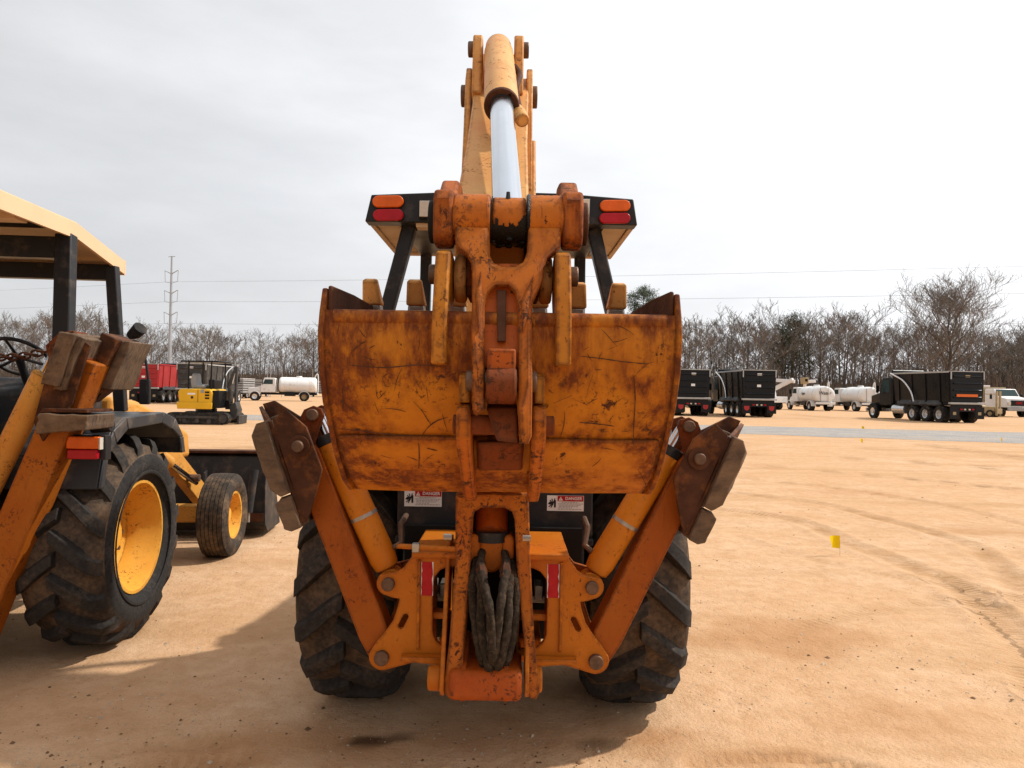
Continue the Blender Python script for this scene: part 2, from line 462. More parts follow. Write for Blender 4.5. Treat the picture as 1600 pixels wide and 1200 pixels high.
def mat_tyre(name, dirt, dcol):
    mt, n, b = new_mat(name)
    v_ = coords(n)
    f = noise_fac(n, v_, 5, 7, 0.65, 0.60 - 0.3 * dirt, 0.85 - 0.22 * dirt)
    f2 = noise_fac(n, v_, 40, 4, 0.6, 0.3, 0.75)
    c = mix(n, f2, (0.016, 0.015, 0.015), (0.035, 0.032, 0.030))
    ff = math_n(n, 'MULTIPLY', math_n(n, 'ADD', f, 0.35 * dirt, True), math_n(n, 'ADD', math_n(n, 'MULTIPLY', f2, 0.5), 0.5))
    c = mix(n, math_n(n, 'MULTIPLY', ff, 0.9), c, dcol)
    n.links.new(c, b.inputs['Base Color'])
    b.inputs['Roughness'].default_value = 0.8
    b.inputs['Specular IOR Level'].default_value = 0.12
    bump(n, noise_fac(n, v_, 60, 5, 0.6, 0.2, 0.8), 0.35, 0.004, b)
    return mt
M['tyre_valley'] = mat_tyre('tyre_dusty', 0.66, (0.17, 0.105, 0.060))
M['tyre_lug'] = mat_tyre('tyre_lug', 0.30, (0.13, 0.090, 0.060))
M['tyre_side'] = mat_tyre('tyre_sidewall', 0.18, (0.09, 0.075, 0.065))
M['tyre_far'] = simple('tyre_far', (0.020, 0.019, 0.018), 0.8, 0, 0.3, 4, dust=(0.15, 0.10, 0.06), dust_amt=0.3)

def mat_block():
    mt, n, b = new_mat('pad_block_laminated')
    v_ = coords(n)
    wv = nd(n, 'ShaderNodeTexNoise', Scale=5.0, Detail=6.0, Roughness=0.7)
    n.links.new(coords(n, (1.0, 14, 3.0)), wv.inputs['Vector'])
    f = nd(n, 'ShaderNodeMapRange'); f.inputs['From Min'].default_value = 0.35; f.inputs['From Max'].default_value = 0.65
    n.links.new(wv.outputs['Fac'], f.inputs['Value'])
    c = mix(n, f.outputs['Result'], (0.150, 0.085, 0.042), (0.045, 0.024, 0.013))
    d = noise_fac(n, v_, 9, 6, 0.65, 0.45, 0.7)
    c = mix(n, math_n(n, 'MULTIPLY', d, 0.5), c, (0.23, 0.145, 0.08))
    n.links.new(c, b.inputs['Base Color']); b.inputs['Roughness'].default_value = 0.85
    bump(n, wv.outputs['Fac'], 0.8, 0.008, b)
    return mt
M['block'] = mat_block()

def mat_ground():
    mt, n, b = new_mat('sandy_clay_ground')
    v_ = coords(n)
    big = noise_fac(n, v_, 0.22, 5, 0.55, 0.35, 0.65)
    mid = noise_fac(n, v_, 1.3, 6, 0.6, 0.35, 0.65)
    fine = noise_fac(n, v_, 60, 4, 0.7, 0.25, 0.75)
    grit = noise_fac(n, v_, 120, 4, 0.7, 0.56, 0.66)
    streak = noise_fac(n, coords(n, (0.05, 0.9, 1.0), (0, 0, 0.06)), 1.6, 6, 0.6, 0.48, 0.68)
    c = mix(n, big, (0.595, 0.405, 0.265), (0.550, 0.345, 0.205))
    c = mix(n, math_n(n, 'MULTIPLY', mid, 0.75), c, (0.495, 0.285, 0.150))
    c = mix(n, math_n(n, 'MULTIPLY', streak, 0.55), c, (0.38, 0.215, 0.10))
    c = mix(n, math_n(n, 'MULTIPLY', noise_fac(n, v_, 7, 7, 0.7, 0.42, 0.62), 0.45), c, (0.36, 0.19, 0.085))
    c = mix(n, math_n(n, 'MULTIPLY', fine, 0.36), c, (0.60, 0.40, 0.225))
    c = mix(n, math_n(n, 'MULTIPLY', grit, 0.55), c, (0.22, 0.12, 0.055))
    at = nd(n, 'ShaderNodeAttribute', attribute_name='track')
    au = nd(n, 'ShaderNodeAttribute', attribute_name='track_u')
    ad = nd(n, 'ShaderNodeAttribute', attribute_name='damp')
    ao = nd(n, 'ShaderNodeAttribute', attribute_name='oil')
    sw = math_n(n, 'SINE', math_n(n, 'MULTIPLY', au.outputs['Fac'], 2 * PI / 0.055))
    sw = math_n(n, 'MULTIPLY', math_n(n, 'ADD', sw, 0.4), 1.1, True)
    brk = noise_fac(n, v_, 2.4, 4, 0.6, 0.38, 0.62)
    trk = math_n(n, 'MULTIPLY', at.outputs['Fac'], math_n(n, 'ADD', math_n(n, 'MULTIPLY', brk, 0.8), 0.2))
    tfac = math_n(n, 'MULTIPLY', trk, math_n(n, 'ADD', math_n(n, 'MULTIPLY', sw, 0.55), 0.45))
    c = mix(n, math_n(n, 'MULTIPLY', tfac, 0.85), c, (0.29, 0.160, 0.070))
    c = mix(n, math_n(n, 'MULTIPLY', ad.outputs['Fac'], 0.8), c, (0.34, 0.155, 0.062))
    c = mix(n, math_n(n, 'MULTIPLY', ao.outputs['Fac'], 0.85), c, (0.05, 0.024, 0.012))
    n.links.new(c, b.inputs['Base Color'])
    b.inputs['Roughness'].default_value = 0.95
    b.inputs['Specular IOR Level'].default_value = 0.03
    h = math_n(n, 'ADD', math_n(n, 'MULTIPLY', fine, 0.35), math_n(n, 'MULTIPLY', noise_fac(n, v_, 14, 6, 0.65, 0.2, 0.8), 1.0))
    h = math_n(n, 'SUBTRACT', h, math_n(n, 'MULTIPLY', tfac, 0.9))
    bump(n, h, 0.75, 0.012, b)
    return mt
M['ground'] = mat_ground()
def mat_gravel():
    mt, n, b = new_mat('grey_gravel')
    v_ = coords(n)
    vo = nd(n, 'ShaderNodeTexVoronoi', Scale=14.0); n.links.new(v_, vo.inputs['Vector'])
    f = noise_fac(n, v_, 0.8, 5, 0.6, 0.35, 0.65)
    c = mix(n, f, (0.25, 0.240, 0.225), (0.35, 0.315, 0.275))
    c = mix(n, math_n(n, 'MULTIPLY', noise_fac(n, coords(n, (0.25, 1, 1)), 1.4, 6, 0.65, 0.48, 0.66), 0.7), c, (0.46, 0.32, 0.19))
    c = mix(n, math_n(n, 'MULTIPLY', noise_fac(n, v_, 7, 4, 0.7, 0.4, 0.6), 0.5), c, (0.20, 0.20, 0.21))
    n.links.new(c, b.inputs['Base Color']); b.inputs['Roughness'].default_value = 0.9
    bump(n, vo.outputs['Distance'], 0.8, 0.05, b)
    return mt
M['gravel'] = mat_gravel()
M['bark'] = simple('bark_grey_brown', (0.205, 0.168, 0.135), 0.9, 0, 0.35, 0.6)
M['twig'] = simple('twigs_brown', (0.205, 0.175, 0.150), 0.9, 0, 0.3, 0.15)
M['twig_red'] = simple('twigs_reddish', (0.215, 0.170, 0.140), 0.9, 0, 0.35, 0.08)
M['bark_dark'] = simple('bark_dark', (0.125, 0.100, 0.080), 0.9, 0, 0.35, 0.6)
M['brush'] = simple('brush_brown', (0.190, 0.145, 0.112), 0.95, 0, 0.5, 0.06)
M['needle'] = simple('pine_needles', (0.075, 0.095, 0.050), 0.8, 0, 0.5, 0.9)
M['galv'] = simple('galvanised_pole', (0.40, 0.42, 0.45), 0.5, 0.3, 0.1, 0.5)
M['wire'] = simple('line_wire', (0.20, 0.21, 0.23), 0.6, 0.3, 0.05, 1)
M['truck_black'] = simple('truck_black', (0.009, 0.009, 0.010), 0.30, 0, 0.3, 1.5)
M['truck_dark'] = simple('truck_dark_grey', (0.05, 0.048, 0.046), 0.5, 0, 0.3, 1.5, dust=(0.12, 0.095, 0.075), dust_amt=0.35)
M['truck_red'] = simple('truck_red', (0.42, 0.035, 0.035), 0.4, 0, 0.2, 1)
M['truck_white'] = simple('truck_white', (0.74, 0.73, 0.71), 0.35, 0, 0.1, 1.2, dust=(0.52, 0.42, 0.33), dust_amt=0.2)
M['truck_grey'] = simple('truck_grey', (0.34, 0.34, 0.34), 0.5, 0, 0.25, 1.5)
M['glass'] = simple('vehicle_glass', (0.035, 0.060, 0.060), 0.06, 0, 0.2, 1)
M['alu'] = simple('aluminium', (0.70, 0.70, 0.70), 0.3, 0.8, 0.15, 2)
M['silver_rail'] = simple('rail_silver', (0.45, 0.44, 0.42), 0.45, 0.3, 0.2, 3)
M['exc'] = simple('excavator_yellow', (0.72, 0.40, 0.02), 0.4, 0, 0.12, 2)
M['orange'] = simple('safety_orange', (0.75, 0.16, 0.03), 0.5, 0, 0.15, 2)
M['tan_paint'] = simple('tan_paint', (0.42, 0.32, 0.18), 0.6, 0, 0.3, 2)
M['clod'] = simple('soil_clod', (0.20, 0.11, 0.055), 0.9, 0, 0.5, 30)
M['stone'] = simple('pebble', (0.55, 0.43, 0.30), 0.85, 0, 0.5, 30)

# ================================================================== SETTING
# ------------------------------------------------------------------ ground sheet
def graded(a0, a1, step, lo, hi, grow=1.12):
    c = list(np.arange(a0, a1 + 1e-6, step))
    s_ = step; x = c[-1]
    while x < hi:
        s_ *= grow; x += s_; c.append(x)
    s_ = step; x = c[0]; pre = []
    while x > lo:
        s_ *= grow; x -= s_; pre.append(x)
    return np.array(pre[::-1] + c)
gx = graded(-4.6, 6.6, 0.045, -1500, 1500)
gy = graded(2.8, 10.0, 0.045, -60, 2500)
GX, GY = np.meshgrid(gx, gy)
def vnoise(x, y, s, seed):
    rs = np.random.RandomState(seed); n_ = 256; g = rs.rand(n_, n_)
    xs, ys = x / s, y / s
    x0 = np.floor(xs).astype(int); y0 = np.floor(ys).astype(int)
    fx = xs - x0; fy = ys - y0
    fx = fx * fx * (3 - 2 * fx); fy = fy * fy * (3 - 2 * fy)
    a = g[y0 % n_, x0 % n_]; b = g[y0 % n_, (x0 + 1) % n_]; c = g[(y0 + 1) % n_, x0 % n_]; d = g[(y0 + 1) % n_, (x0 + 1) % n_]
    return (a * (1 - fx) + b * fx) * (1 - fy) + (c * (1 - fx) + d * fx) * fy - 0.5
near = np.exp(-np.maximum(GY - 14, 0) / 8) * np.exp(-np.maximum(np.abs(GX) - 12, 0) / 6)
GZ = (vnoise(GX, GY, 1.1, 1) * 0.014 + vnoise(GX, GY, 0.34, 2) * 0.010 + vnoise(GX, GY, 0.12, 3) * 0.006) * near
track = np.zeros_like(GX); track_u = np.zeros_like(GX); damp = np.zeros_like(GX); oil = np.zeros_like(GX)
def add_track(pts, width, amt, depth):
    global GZ, track, track_u
    P = [gpx(a, b) for a, b in pts]
    u0 = 0.0
    best = np.full(GX.shape, 1e9); bu = np.zeros_like(GX)
    for p, q in zip(P[:-1], P[1:]):
        dx, dy = q.x - p.x, q.y - p.y; L = math.hypot(dx, dy)
        t = np.clip(((GX - p.x) * dx + (GY - p.y) * dy) / (L * L), 0, 1)
        d = np.hypot(GX - (p.x + dx * t), GY - (p.y + dy * t))
        k = d < best
        best = np.where(k, d, best); bu = np.where(k, u0 + t * L, bu)
        u0 += L
    mk = np.clip(1.25 - best / (width / 2), 0, 1) * amt
    rim = np.exp(-((best - width * 0.58) / 0.05) ** 2)
    GZ = GZ + (-depth * np.clip(mk / max(amt, 1e-3), 0, 1) + depth * 0.8 * rim) * (best < width * 1.5)
    k = mk > track
    track_u = np.where(k, bu, track_u); track = np.where(k, mk, track)
def cat(pts, n=8):
    o = []
    for i in range(len(pts) - 1):
        p0 = pts[max(i - 1, 0)]; p1 = pts[i]; p2 = pts[i + 1]; p3 = pts[min(i + 2, len(pts) - 1)]
        for k in range(n):
            t = k / n
            o.append(tuple(0.5 * ((2 * p1[j]) + (-p0[j] + p2[j]) * t + (2 * p0[j] - 5 * p1[j] + 4 * p2[j] - p3[j]) * t * t + (-p0[j] + 3 * p1[j] - 3 * p2[j] + p3[j]) * t ** 3) for j in range(len(p1))))
    o.append(tuple(pts[-1])); return o
add_track(cat([(1125, 796), (1240, 812), (1330, 850), (1420, 884), (1490, 918), (1560, 965), (1640, 1040)]), 0.34, 1.0, 0.014)
add_track(cat([(1120, 768), (1230, 780), (1300, 791), (1380, 812), (1470, 836), (1530, 862), (1580, 905), (1600, 945)]), 0.30, 1.0, 0.012)
add_track(cat([(1150, 838), (1290, 880), (1420, 905), (1560, 930), (1650, 940)]), 0.25, 0.35, 0.004)
add_track(cat([(1050, 722), (1250, 733), (1450, 751), (1700, 775)]), 0.35, 0.8, 0.01)
add_track(cat([(1050, 704), (1250, 712), (1450, 724), (1700, 742)]), 0.4, 0.8, 0.01)
add_track(cat([(1100, 690), (1300, 698), (1700, 716)]), 0.5, 0.6, 0.0)
add_track(cat([(1130, 745), (1300, 762), (1480, 790), (1660, 835)]), 0.3, 0.8, 0.008)
add_track(cat([(1180, 1000), (1330, 960), (1480, 940), (1640, 945)]), 0.22, 0.5, 0.006)
add_track(cat([(1480, 900), (1540, 950), (1590, 1010), (1640, 1090)]), 0.34, 0.9, 0.010)
add_track(cat([(1090, 672), (1300, 683), (1500, 702), (1700, 730)]), 0.5, 0.7, 0.0)
add_track(cat([(1080, 1196), (1200, 1186), (1320, 1198), (1380, 1215)]), 0.10, 0.8, 0.016)
add_track(cat([(180, 1180), (260, 1165), (345, 1168)]), 0.16, 0.7, 0.014)
add_track(cat([(200, 1205), (290, 1192), (380, 1190)]), 0.14, 0.7, 0.014)
for (x0, y0, x1, y1) in ((200, 690, 520, 706), (230, 660, 480, 668), (1170, 646, 1420, 652), (1215, 656, 1330, 650), (380, 640, 520, 642), (1180, 660, 1360, 646)):
    add_track([(x0, y0), ((x0 + x1) / 2, (y0 + y1) / 2 + 1), (x1, y1)], 0.6, 0.8, 0.0)
def blob(x, y, rx, ry, soft=0.5, seed=9):
    p = gpx(x, y)
    d = np.hypot((GX - p.x) / rx, (GY - p.y) / ry) + vnoise(GX, GY, 0.22, seed) * 0.7
    return np.clip((1.1 - d) / soft, 0, 1)
damp = np.maximum(damp, blob(1235, 996, 0.62, 0.38, 0.35) * 0.5)
for (bx, by, brx, bry, am, sd_) in ((420, 1170, 0.7, 0.28, 0.6, 5), (760, 1150, 0.8, 0.25, 0.6, 15), (150, 1120, 0.5, 0.3, 0.5, 16), (1010, 1150, 0.3, 0.12, 0.6, 17), (1420, 1130, 0.45, 0.3, 0.35, 18), (1180, 1185, 0.5, 0.1, 0.5, 19), (1540, 830, 0.9, 0.5, 0.3, 20), (1330, 770, 1.4, 0.5, 0.35, 22)):
    damp = np.maximum(damp, blob(bx, by, brx, bry, 0.8, sd_) * am)
damp = np.maximum(damp, blob(120, 1100, 0.9, 0.5, 0.8, 6) * 0.3)
oil = np.maximum(oil, blob(575, 1160, 0.11, 0.07, 0.6, 11))
oil = np.maximum(oil, blob(628, 1152, 0.10, 0.05, 0.6, 12) * 0.9)
oil = np.maximum(oil, blob(935, 1165, 0.14, 0.06, 0.9, 13) * 0.55)
GZ -= 0.018 * blob(1235, 996, 0.6, 0.36, 1.0)
ny, nx = GX.shape
me = bpy.data.meshes.new('ground')
vv = np.stack([GX, GY, GZ], -1).reshape(-1, 3)
idx = np.arange(nx * ny).reshape(ny, nx)
ff = np.stack([idx[:-1, :-1], idx[:-1, 1:], idx[1:, 1:], idx[1:, :-1]], -1).reshape(-1, 4)
me.vertices.add(len(vv)); me.vertices.foreach_set('co', vv.ravel())
me.loops.add(ff.size); me.loops.foreach_set('vertex_index', ff.ravel().astype(np.int32))
me.polygons.add(len(ff)); me.polygons.foreach_set('loop_start', np.arange(0, ff.size, 4, dtype=np.int32))
me.polygons.foreach_set('use_smooth', np.ones(len(ff), dtype=bool))
me.update(calc_edges=True)
for nm, ar in (('track', track), ('track_u', track_u), ('damp', damp), ('oil', oil)):
    a = me.attributes.new(nm, 'FLOAT', 'POINT'); a.data.foreach_set('value', ar.ravel().astype(np.float32))
me.materials.append(M['ground'])
ground = bpy.data.objects.new('ground', me); col.objects.link(ground); ground['kind'] = 'structure'
def ground_z(x, y):
    j = int(np.clip(np.searchsorted(gx, x), 0, nx - 1)); i = int(np.clip(np.searchsorted(gy, y), 0, ny - 1))
    return float(GZ[i, j])

# ------------------------------------------------------------------ gravel road across the yard
far_e = [(0, 640), (200, 644), (400, 648), (700, 655), (1000, 662), (1164, 666), (1400, 671), (1600, 676)]
near_e = [(0, 648), (200, 652), (400, 656), (700, 664), (1000, 673.5), (1164, 679), (1400, 686), (1600, 693)]
def line_fit(e):
    P = [gpx(a, b) for a, b in e]
    A = np.polyfit([p.x for p in P], [p.y for p in P], 2); return A
fa, na = line_fit(far_e), line_fit(near_e)
mb = MB(); xs = np.linspace(-75, 75, 220)
for i, x in enumerate(xs):
    y1 = np.polyval(fa, np.clip(x, -40, 32)) + mnoise.noise((x * 0.5, 0, 3)) * 0.5
    y0 = np.polyval(na, np.clip(x, -30, 20)) + mnoise.noise((x * 0.6, 7, 3)) * 0.45
    for k in range(5):
        t = k / 4
        mb.v.append(Vector((x, y0 + (y1 - y0) * t, 0.006 + 0.05 * math.sin(PI * t))))
for i in range(len(xs) - 1):
    for k in range(4):
        mb.f.append((i * 5 + k, (i + 1) * 5 + k, (i + 1) * 5 + k + 1, i * 5 + k + 1))
o = obj('gravel_road', mb, M['gravel']); o['kind'] = 'structure'

# ------------------------------------------------------------------ pebbles and clods: nobody could count them
mb = MB(); rng = random.Random(3)
OCT = [(1, 0, 0), (0, 1, 0), (-1, 0, 0), (0, -1, 0), (0, 0, 1), (0, 0, -0.6)]
OF = [(0, 1, 4), (1, 2, 4), (2, 3, 4), (3, 0, 4), (1, 0, 5), (2, 1, 5), (3, 2, 5), (0, 3, 5)]
mb2 = MB()
for i in range(9000):
    u = rng.random()
    Y = 2.9 + 11 * u * u
    X = (rng.random() * 2 - 1) * (0.76 * Y + 0.3)
    if mnoise.noise((X * 0.8, Y * 0.8, 1)) < rng.random() * 0.7 - 0.35: continue
    s_ = 0.003 + 0.007 * rng.random() ** 3 + (0.010 if rng.random() < 0.015 else 0)
    z = ground_z(X, Y); an = rng.random() * PI
    ca, sa = math.cos(an), math.sin(an); ky = 0.6 + 0.5 * rng.random(); kz = 0.45 + 0.35 * rng.random()
    (mb2 if rng.random() < 0.38 else mb).add([(X + s_ * (p[0] * ca - p[1] * ky * sa), Y + s_ * (p[0] * sa + p[1] * ky * ca), z + s_ * p[2] * kz + 0.001) for p in OCT], OF)
o = obj('pebbles', mb, M['stone'], ang=80); o['kind'] = 'stuff'
tag(o, 'small pale pebbles scattered over the sandy yard', 'gravel')
o = obj('soil_clods', mb2, M['clod'], ang=80); o['kind'] = 'stuff'
tag(o, 'small dark soil clods and bits of debris scattered over the sandy yard', 'soil')

# ------------------------------------------------------------------ trees
def tree_proto(seed, H, spread, bare_to=0.3, up=0.6, levels=(11, 5, 5, 3), tw=0.030, trunk_r=0.24, shape='oval'):
    rg = random.Random(seed)
    T, C = MB(), MB()
    # trunk
    pts = []; x = y = 0.0
    n_ = 9
    for i in range(n_ + 1):
        t = i / n_
        pts.append(Vector((x, y, H * 0.86 * t)))
        x += rg.uniform(-1, 1) * H * 0.012; y += rg.uniform(-1, 1) * H * 0.012
    T.tube(pts, [trunk_r * (1 - 0.85 * (i / n_) ** 0.9) + (0.08 if i == 0 else 0) for i in range(n_ + 1)], 7)
    def branch(p, d, L, r, lev):
        seg = 3 if lev < 2 else 2
        q = [p.copy()]; dd = d.copy()
        for k in range(seg):
            dd = (dd + Vector((rg.uniform(-1, 1), rg.uniform(-1, 1), rg.uniform(-0.4, 0.9))) * 0.20).normalized()
            q.append(q[-1] + dd * (L / seg))
        (T if lev == 0 else C).tube(q, [max(r * (1 - 0.75 * k / seg), tw * 0.6) for k in range(seg + 1)], 5 if lev == 0 else 3, cap=False)
        if lev + 1 >= len(levels): return
        for k in range(levels[lev + 1]):
            t = 0.25 + 0.75 * (k + rg.random()) / levels[lev + 1]
            f = min(t, 0.999) * seg; i0 = int(f)
            bp = q[i0].lerp(q[i0 + 1], f - i0)
            sd_ = Vector((rg.uniform(-1, 1), rg.uniform(-1, 1), rg.uniform(-0.3, 0.9))).normalized()
            nd_ = (dd * 0.9 + sd_ * 0.85).normalized()
            branch(bp, nd_, L * rg.uniform(0.38, 0.62), max(r * 0.42, tw), lev + 1)
    for k in range(levels[0]):
        t = bare_to + (1 - bare_to) * (k + rg.random() * 0.8) / levels[0]
        f = t * n_; i0 = min(int(f), n_ - 1)
        bp = pts[i0].lerp(pts[i0 + 1], f - i0)
        an = k * 2.4 + rg.uniform(-0.5, 0.5)
        env = math.sin(PI * min(max((t - bare_to) / (1.05 - bare_to) * 0.85 + 0.15, 0), 1)) if shape == 'oval' else (1.15 - 0.75 * t)
        u_ = up + 0.5 * (t - bare_to)
        d = Vector((math.cos(an), math.sin(an), u_)).normalized()
        branch(bp, d, spread * max(env, 0.35) * rg.uniform(0.8, 1.15), trunk_r * 0.42 * (1.1 - 0.7 * t), 0)
    return T, C
def pine_proto(seed, H, spread, crown_from=0.45, nclump=46, per=90, round_=True):
    rg = random.Random(seed)
    T, C = MB(), MB()
    T.tube([(0, 0, 0), (0.1, 0, H * 0.4), (0, 0.1, H * 0.75), (0.05, 0, H * 0.97)], [0.24, 0.19, 0.12, 0.03], 7)
    for k in range(nclump):
        t = crown_from + (1 - crown_from) * (k + rg.random()) / nclump
        tt = (t - crown_from) / (1 - crown_from)
        env = math.sqrt(max(0.02, 1 - (2 * tt - 0.85) ** 2 / 1.35)) if round_ else (1 - tt) ** 0.7 * 0.9 + 0.12
        an = k * 2.4 + rg.uniform(-0.6, 0.6)
        rr = spread * env * rg.uniform(0.35, 1.0)
        c = Vector((math.cos(an) * rr, math.sin(an) * rr, H * t + rg.uniform(-0.3, 0.5)))
        T.tube([(0, 0, H * t - 0.12 * rr - 0.3), (c.x * 0.5, c.y * 0.5, c.z - 0.25), c], [0.06, 0.045, 0.015], 4, cap=False)
        cs = spread * rg.uniform(0.2, 0.34)
        for j in range(per):
            v_ = Vector((rg.gauss(0, 1), rg.gauss(0, 1), rg.gauss(0, 0.6))) * cs * 0.55 + c
            a = Vector((rg.uniform(-1, 1), rg.uniform(-1, 1), rg.uniform(-0.4, 1))).normalized()
            b = a.orthogonal().normalized(); s1 = rg.uniform(0.14, 0.30); s2 = rg.uniform(0.03, 0.07)
            C.add([v_ - a * s1, v_ + b * s2, v_ + a * s1, v_ - b * s2], [(0, 1, 2, 3)])
    return T, C
def proto_objs(name, label, TC, mt, mc, group):
    t = thing(name, label, 'tree', (0, 0, 0), 0, group)
    obj('trunk', TC[0], mt, t, ang=80)
    obj('crown', TC[1], mc, t, ang=80)
    return t
G_T = 'bare trees of the far tree line'
L_B = 'bare grey-brown broadleaf tree in the far tree line behind the parked trucks'
protos = []
specs = [(11, 17, 6.0, 0.28), (12, 19, 6.6, 0.34), (13, 15, 5.6, 0.22), (14, 20, 5.4, 0.42), (15, 16, 6.4, 0.25), (16, 13, 5.0, 0.18)]
for i, (sd_, H, sp, bt) in enumerate(specs):
    protos.append((proto_objs('bare_tree', L_B, tree_proto(sd_, H, sp, bt), M['bark'] if i % 2 else M['bark_dark'], M['twig'] if i % 3 else M['twig_red'], G_T), H))
used_p = set()
def put(pr, x, y, sc, rz, label=None, group=None):
    t, H = pr
    if id(t) in used_p: c = copy_tree(t)
    else: c = t; used_p.add(id(t))
    c.location = (x, y, -0.05); c.scale = (sc, sc, sc); c.rotation_euler = (0, 0, rz)
    if label: c['label'] = label
    if group: c['group'] = group
    return c
rg = random.Random(21)
def tree_label(xp):
    for lim, wh in ((205, 'seen past the canopy posts of the yellow backhoe'), (360, 'behind the mini excavator and red dump truck'), (520, 'behind the white truck with the grey banded tank'), (1060, 'behind the raised bucket of the orange backhoe'),
                    (1222, 'behind the two rear-facing black dump trucks'), (1378, 'behind the pair of white tank trucks'), (9999, 'behind the black dump truck with the orange sign')):
        if xp < lim: return 'bare broadleaf tree ' + wh
def tree_Y(xp):        # the tree line stands nearer on the right
    return 205 if xp < 560 else (205 - (xp - 560) / 500 * 55 if xp < 1060 else 150)
def top_y(xp):         # height of the tree tops in the photograph
    K = [(-60, 512), (30, 500), (120, 486), (200, 500), (330, 512), (430, 516), (500, 514), (600, 508), (900, 498), (1060, 496), (1180, 490), (1290, 492), (1330, 478), (1400, 505), (1560, 512), (1660, 510)]
    for (a, b), (c, d) in zip(K[:-1], K[1:]):
        if a <= xp <= c: return b + (d - b) * (xp - a) / (c - a)
    return 500
for row in range(3):
    xp = -90.0 + row * 9
    while xp < 1690:
        Y = tree_Y(xp) + row * 13 + rg.uniform(-5, 5)
        hz = 610 + (xp - 800) * math.tan(ROLL)
        target = (hz - top_y(xp) + rg.uniform(-44, 8) - row * 2) / FPX * Y + CAMZ
        pr = rg.choice(protos)
        vis = True
        if vis:
            put(pr, (xp - 800) / FPX * Y, Y, max(target, 6) / (pr[1] * 0.98), rg.uniform(0, 6.28), tree_label(xp))
        xp += (rg.uniform(13, 27) if row < 2 else rg.uniform(18, 30)) * (1.25 if xp < 560 else 1.0)
# the tall spreading tree and the pines that stand out
big = (proto_objs('bare_tree', 'tall bare tree with a wide fan-shaped crown rising above the tree line', tree_proto(38, 22, 9.0, 0.24, 1.05, (24, 8, 7, 5), 0.026, 0.36), M['bark_dark'], M['twig'], None), 22)
del big[0]['category']; big[0]['category'] = 'tree'
Yb = 135; pb = px(1476, 628, Yb); put(big, pb.x, Yb, 1.0 * ((622 - 449) / FPX * Yb + CAMZ) / 22.4, 0.6).scale = (1.28, 1.28, 1.0)
p1 = (proto_objs('pine_tree', 'pine with a round green crown standing alone beyond the bucket', pine_proto(41, 22, 3.9, 0.66, 60, 170), M['bark_dark'], M['needle'], None), 22)
Yp = 170; pp = px(1003, 620, Yp); put(p1, pp.x, Yp, ((613 - 449) / FPX * Yp + CAMZ) / 22.3, 0.0)
pr2 = (proto_objs('pine_tree', 'dark green pine among the bare trees behind the white tank trucks', pine_proto(42, 19, 5.0, 0.34, 62, 90, False), M['bark_dark'], M['needle'], 'pines in the far tree line'), 19)
for xp, ty, Y in ((1238, 489, 152), (1222, 508, 158)):
    q = px(xp, 620, Y); put(pr2, q.x, Y, ((617 - ty) / FPX * Y + CAMZ) / 19.3, xp * 0.1)
for xp, ty, Y in ((1582, 536, 165), (1598, 528, 170), (1560, 545, 172), (1618, 540, 165)):
    q = px(xp, 620, Y); put(pr2, q.x, Y, ((623 - ty) / FPX * Y + CAMZ) / 19.3, xp * 0.1, 'dark evergreen at the end of the tree line past the white front-facing truck', 'evergreens at the end of the tree line')
# undergrowth and the wood behind, one mass
mb = MB(); rg = random.Random(5)
def blades(n_, Yoff, h0, h1, wd):
    for i in range(n_):
        xp = rg.uniform(-120, 1720)
        Y = tree_Y(xp) + rg.uniform(*Yoff)
        x = (xp - 800) / FPX * Y
        H = rg.uniform(h0, h1) * (0.75 + 0.5 * (mnoise.noise((x * 0.09, Y * 0.03, 2)) + 0.5))
        lx, ly = rg.uniform(-0.22, 0.22) * H, rg.uniform(-0.2, 0.2) * H
        an = rg.uniform(-0.9, 0.9); a = Vector((math.cos(an), math.sin(an), 0)) * wd * rg.uniform(0.5, 1.5)
        b = Vector((x, Y, -0.1))
        mb.add([b - a, b + a, b + Vector((lx * 0.6, ly * 0.6, H * 0.6)) + a * 0.7, b + Vector((lx, ly, H)), b + Vector((lx * 0.6, ly * 0.6, H * 0.6)) - a * 0.7], [(0, 1, 2, 3, 4)])
blades(26000, (-8, 40), 3.0, 7.5, 0.055)
blades(9000, (10, 55), 7.0, 12.0, 0.06)
o = obj('undergrowth', mb, M['brush'], ang=80); o['kind'] = 'stuff'
tag(o, 'brown leafless undergrowth filling the foot of the far tree line', 'undergrowth')
o = mb = None
# low wooded rise closing the view behind the trees
mb = MB(); xs = np.linspace(-420, 420, 170)
for i, x in enumerate(xs):
    h = 6.0 + 2.6 * mnoise.noise((x * 0.05, 1, 0)) + 1.5 * mnoise.noise((x * 0.22, 5, 0))
    for k, (dy, hz) in enumerate(((0, -0.2), (4, h * 0.8), (14, h), (60, h))):
        mb.v.append(Vector((x, 262 - 0.10 * max(x, -50) + dy, hz + (0.8 * mnoise.noise((x * 0.6, k, 4)) if k else 0))))
for i in range(len(xs) - 1):
    for k in range(3):
        mb.f.append((i * 4 + k, (i + 1) * 4 + k, (i + 1) * 4 + k + 1, i * 4 + k + 1))
o = obj('wooded_rise', mb, M['brush'], ang=80); o['kind'] = 'structure'

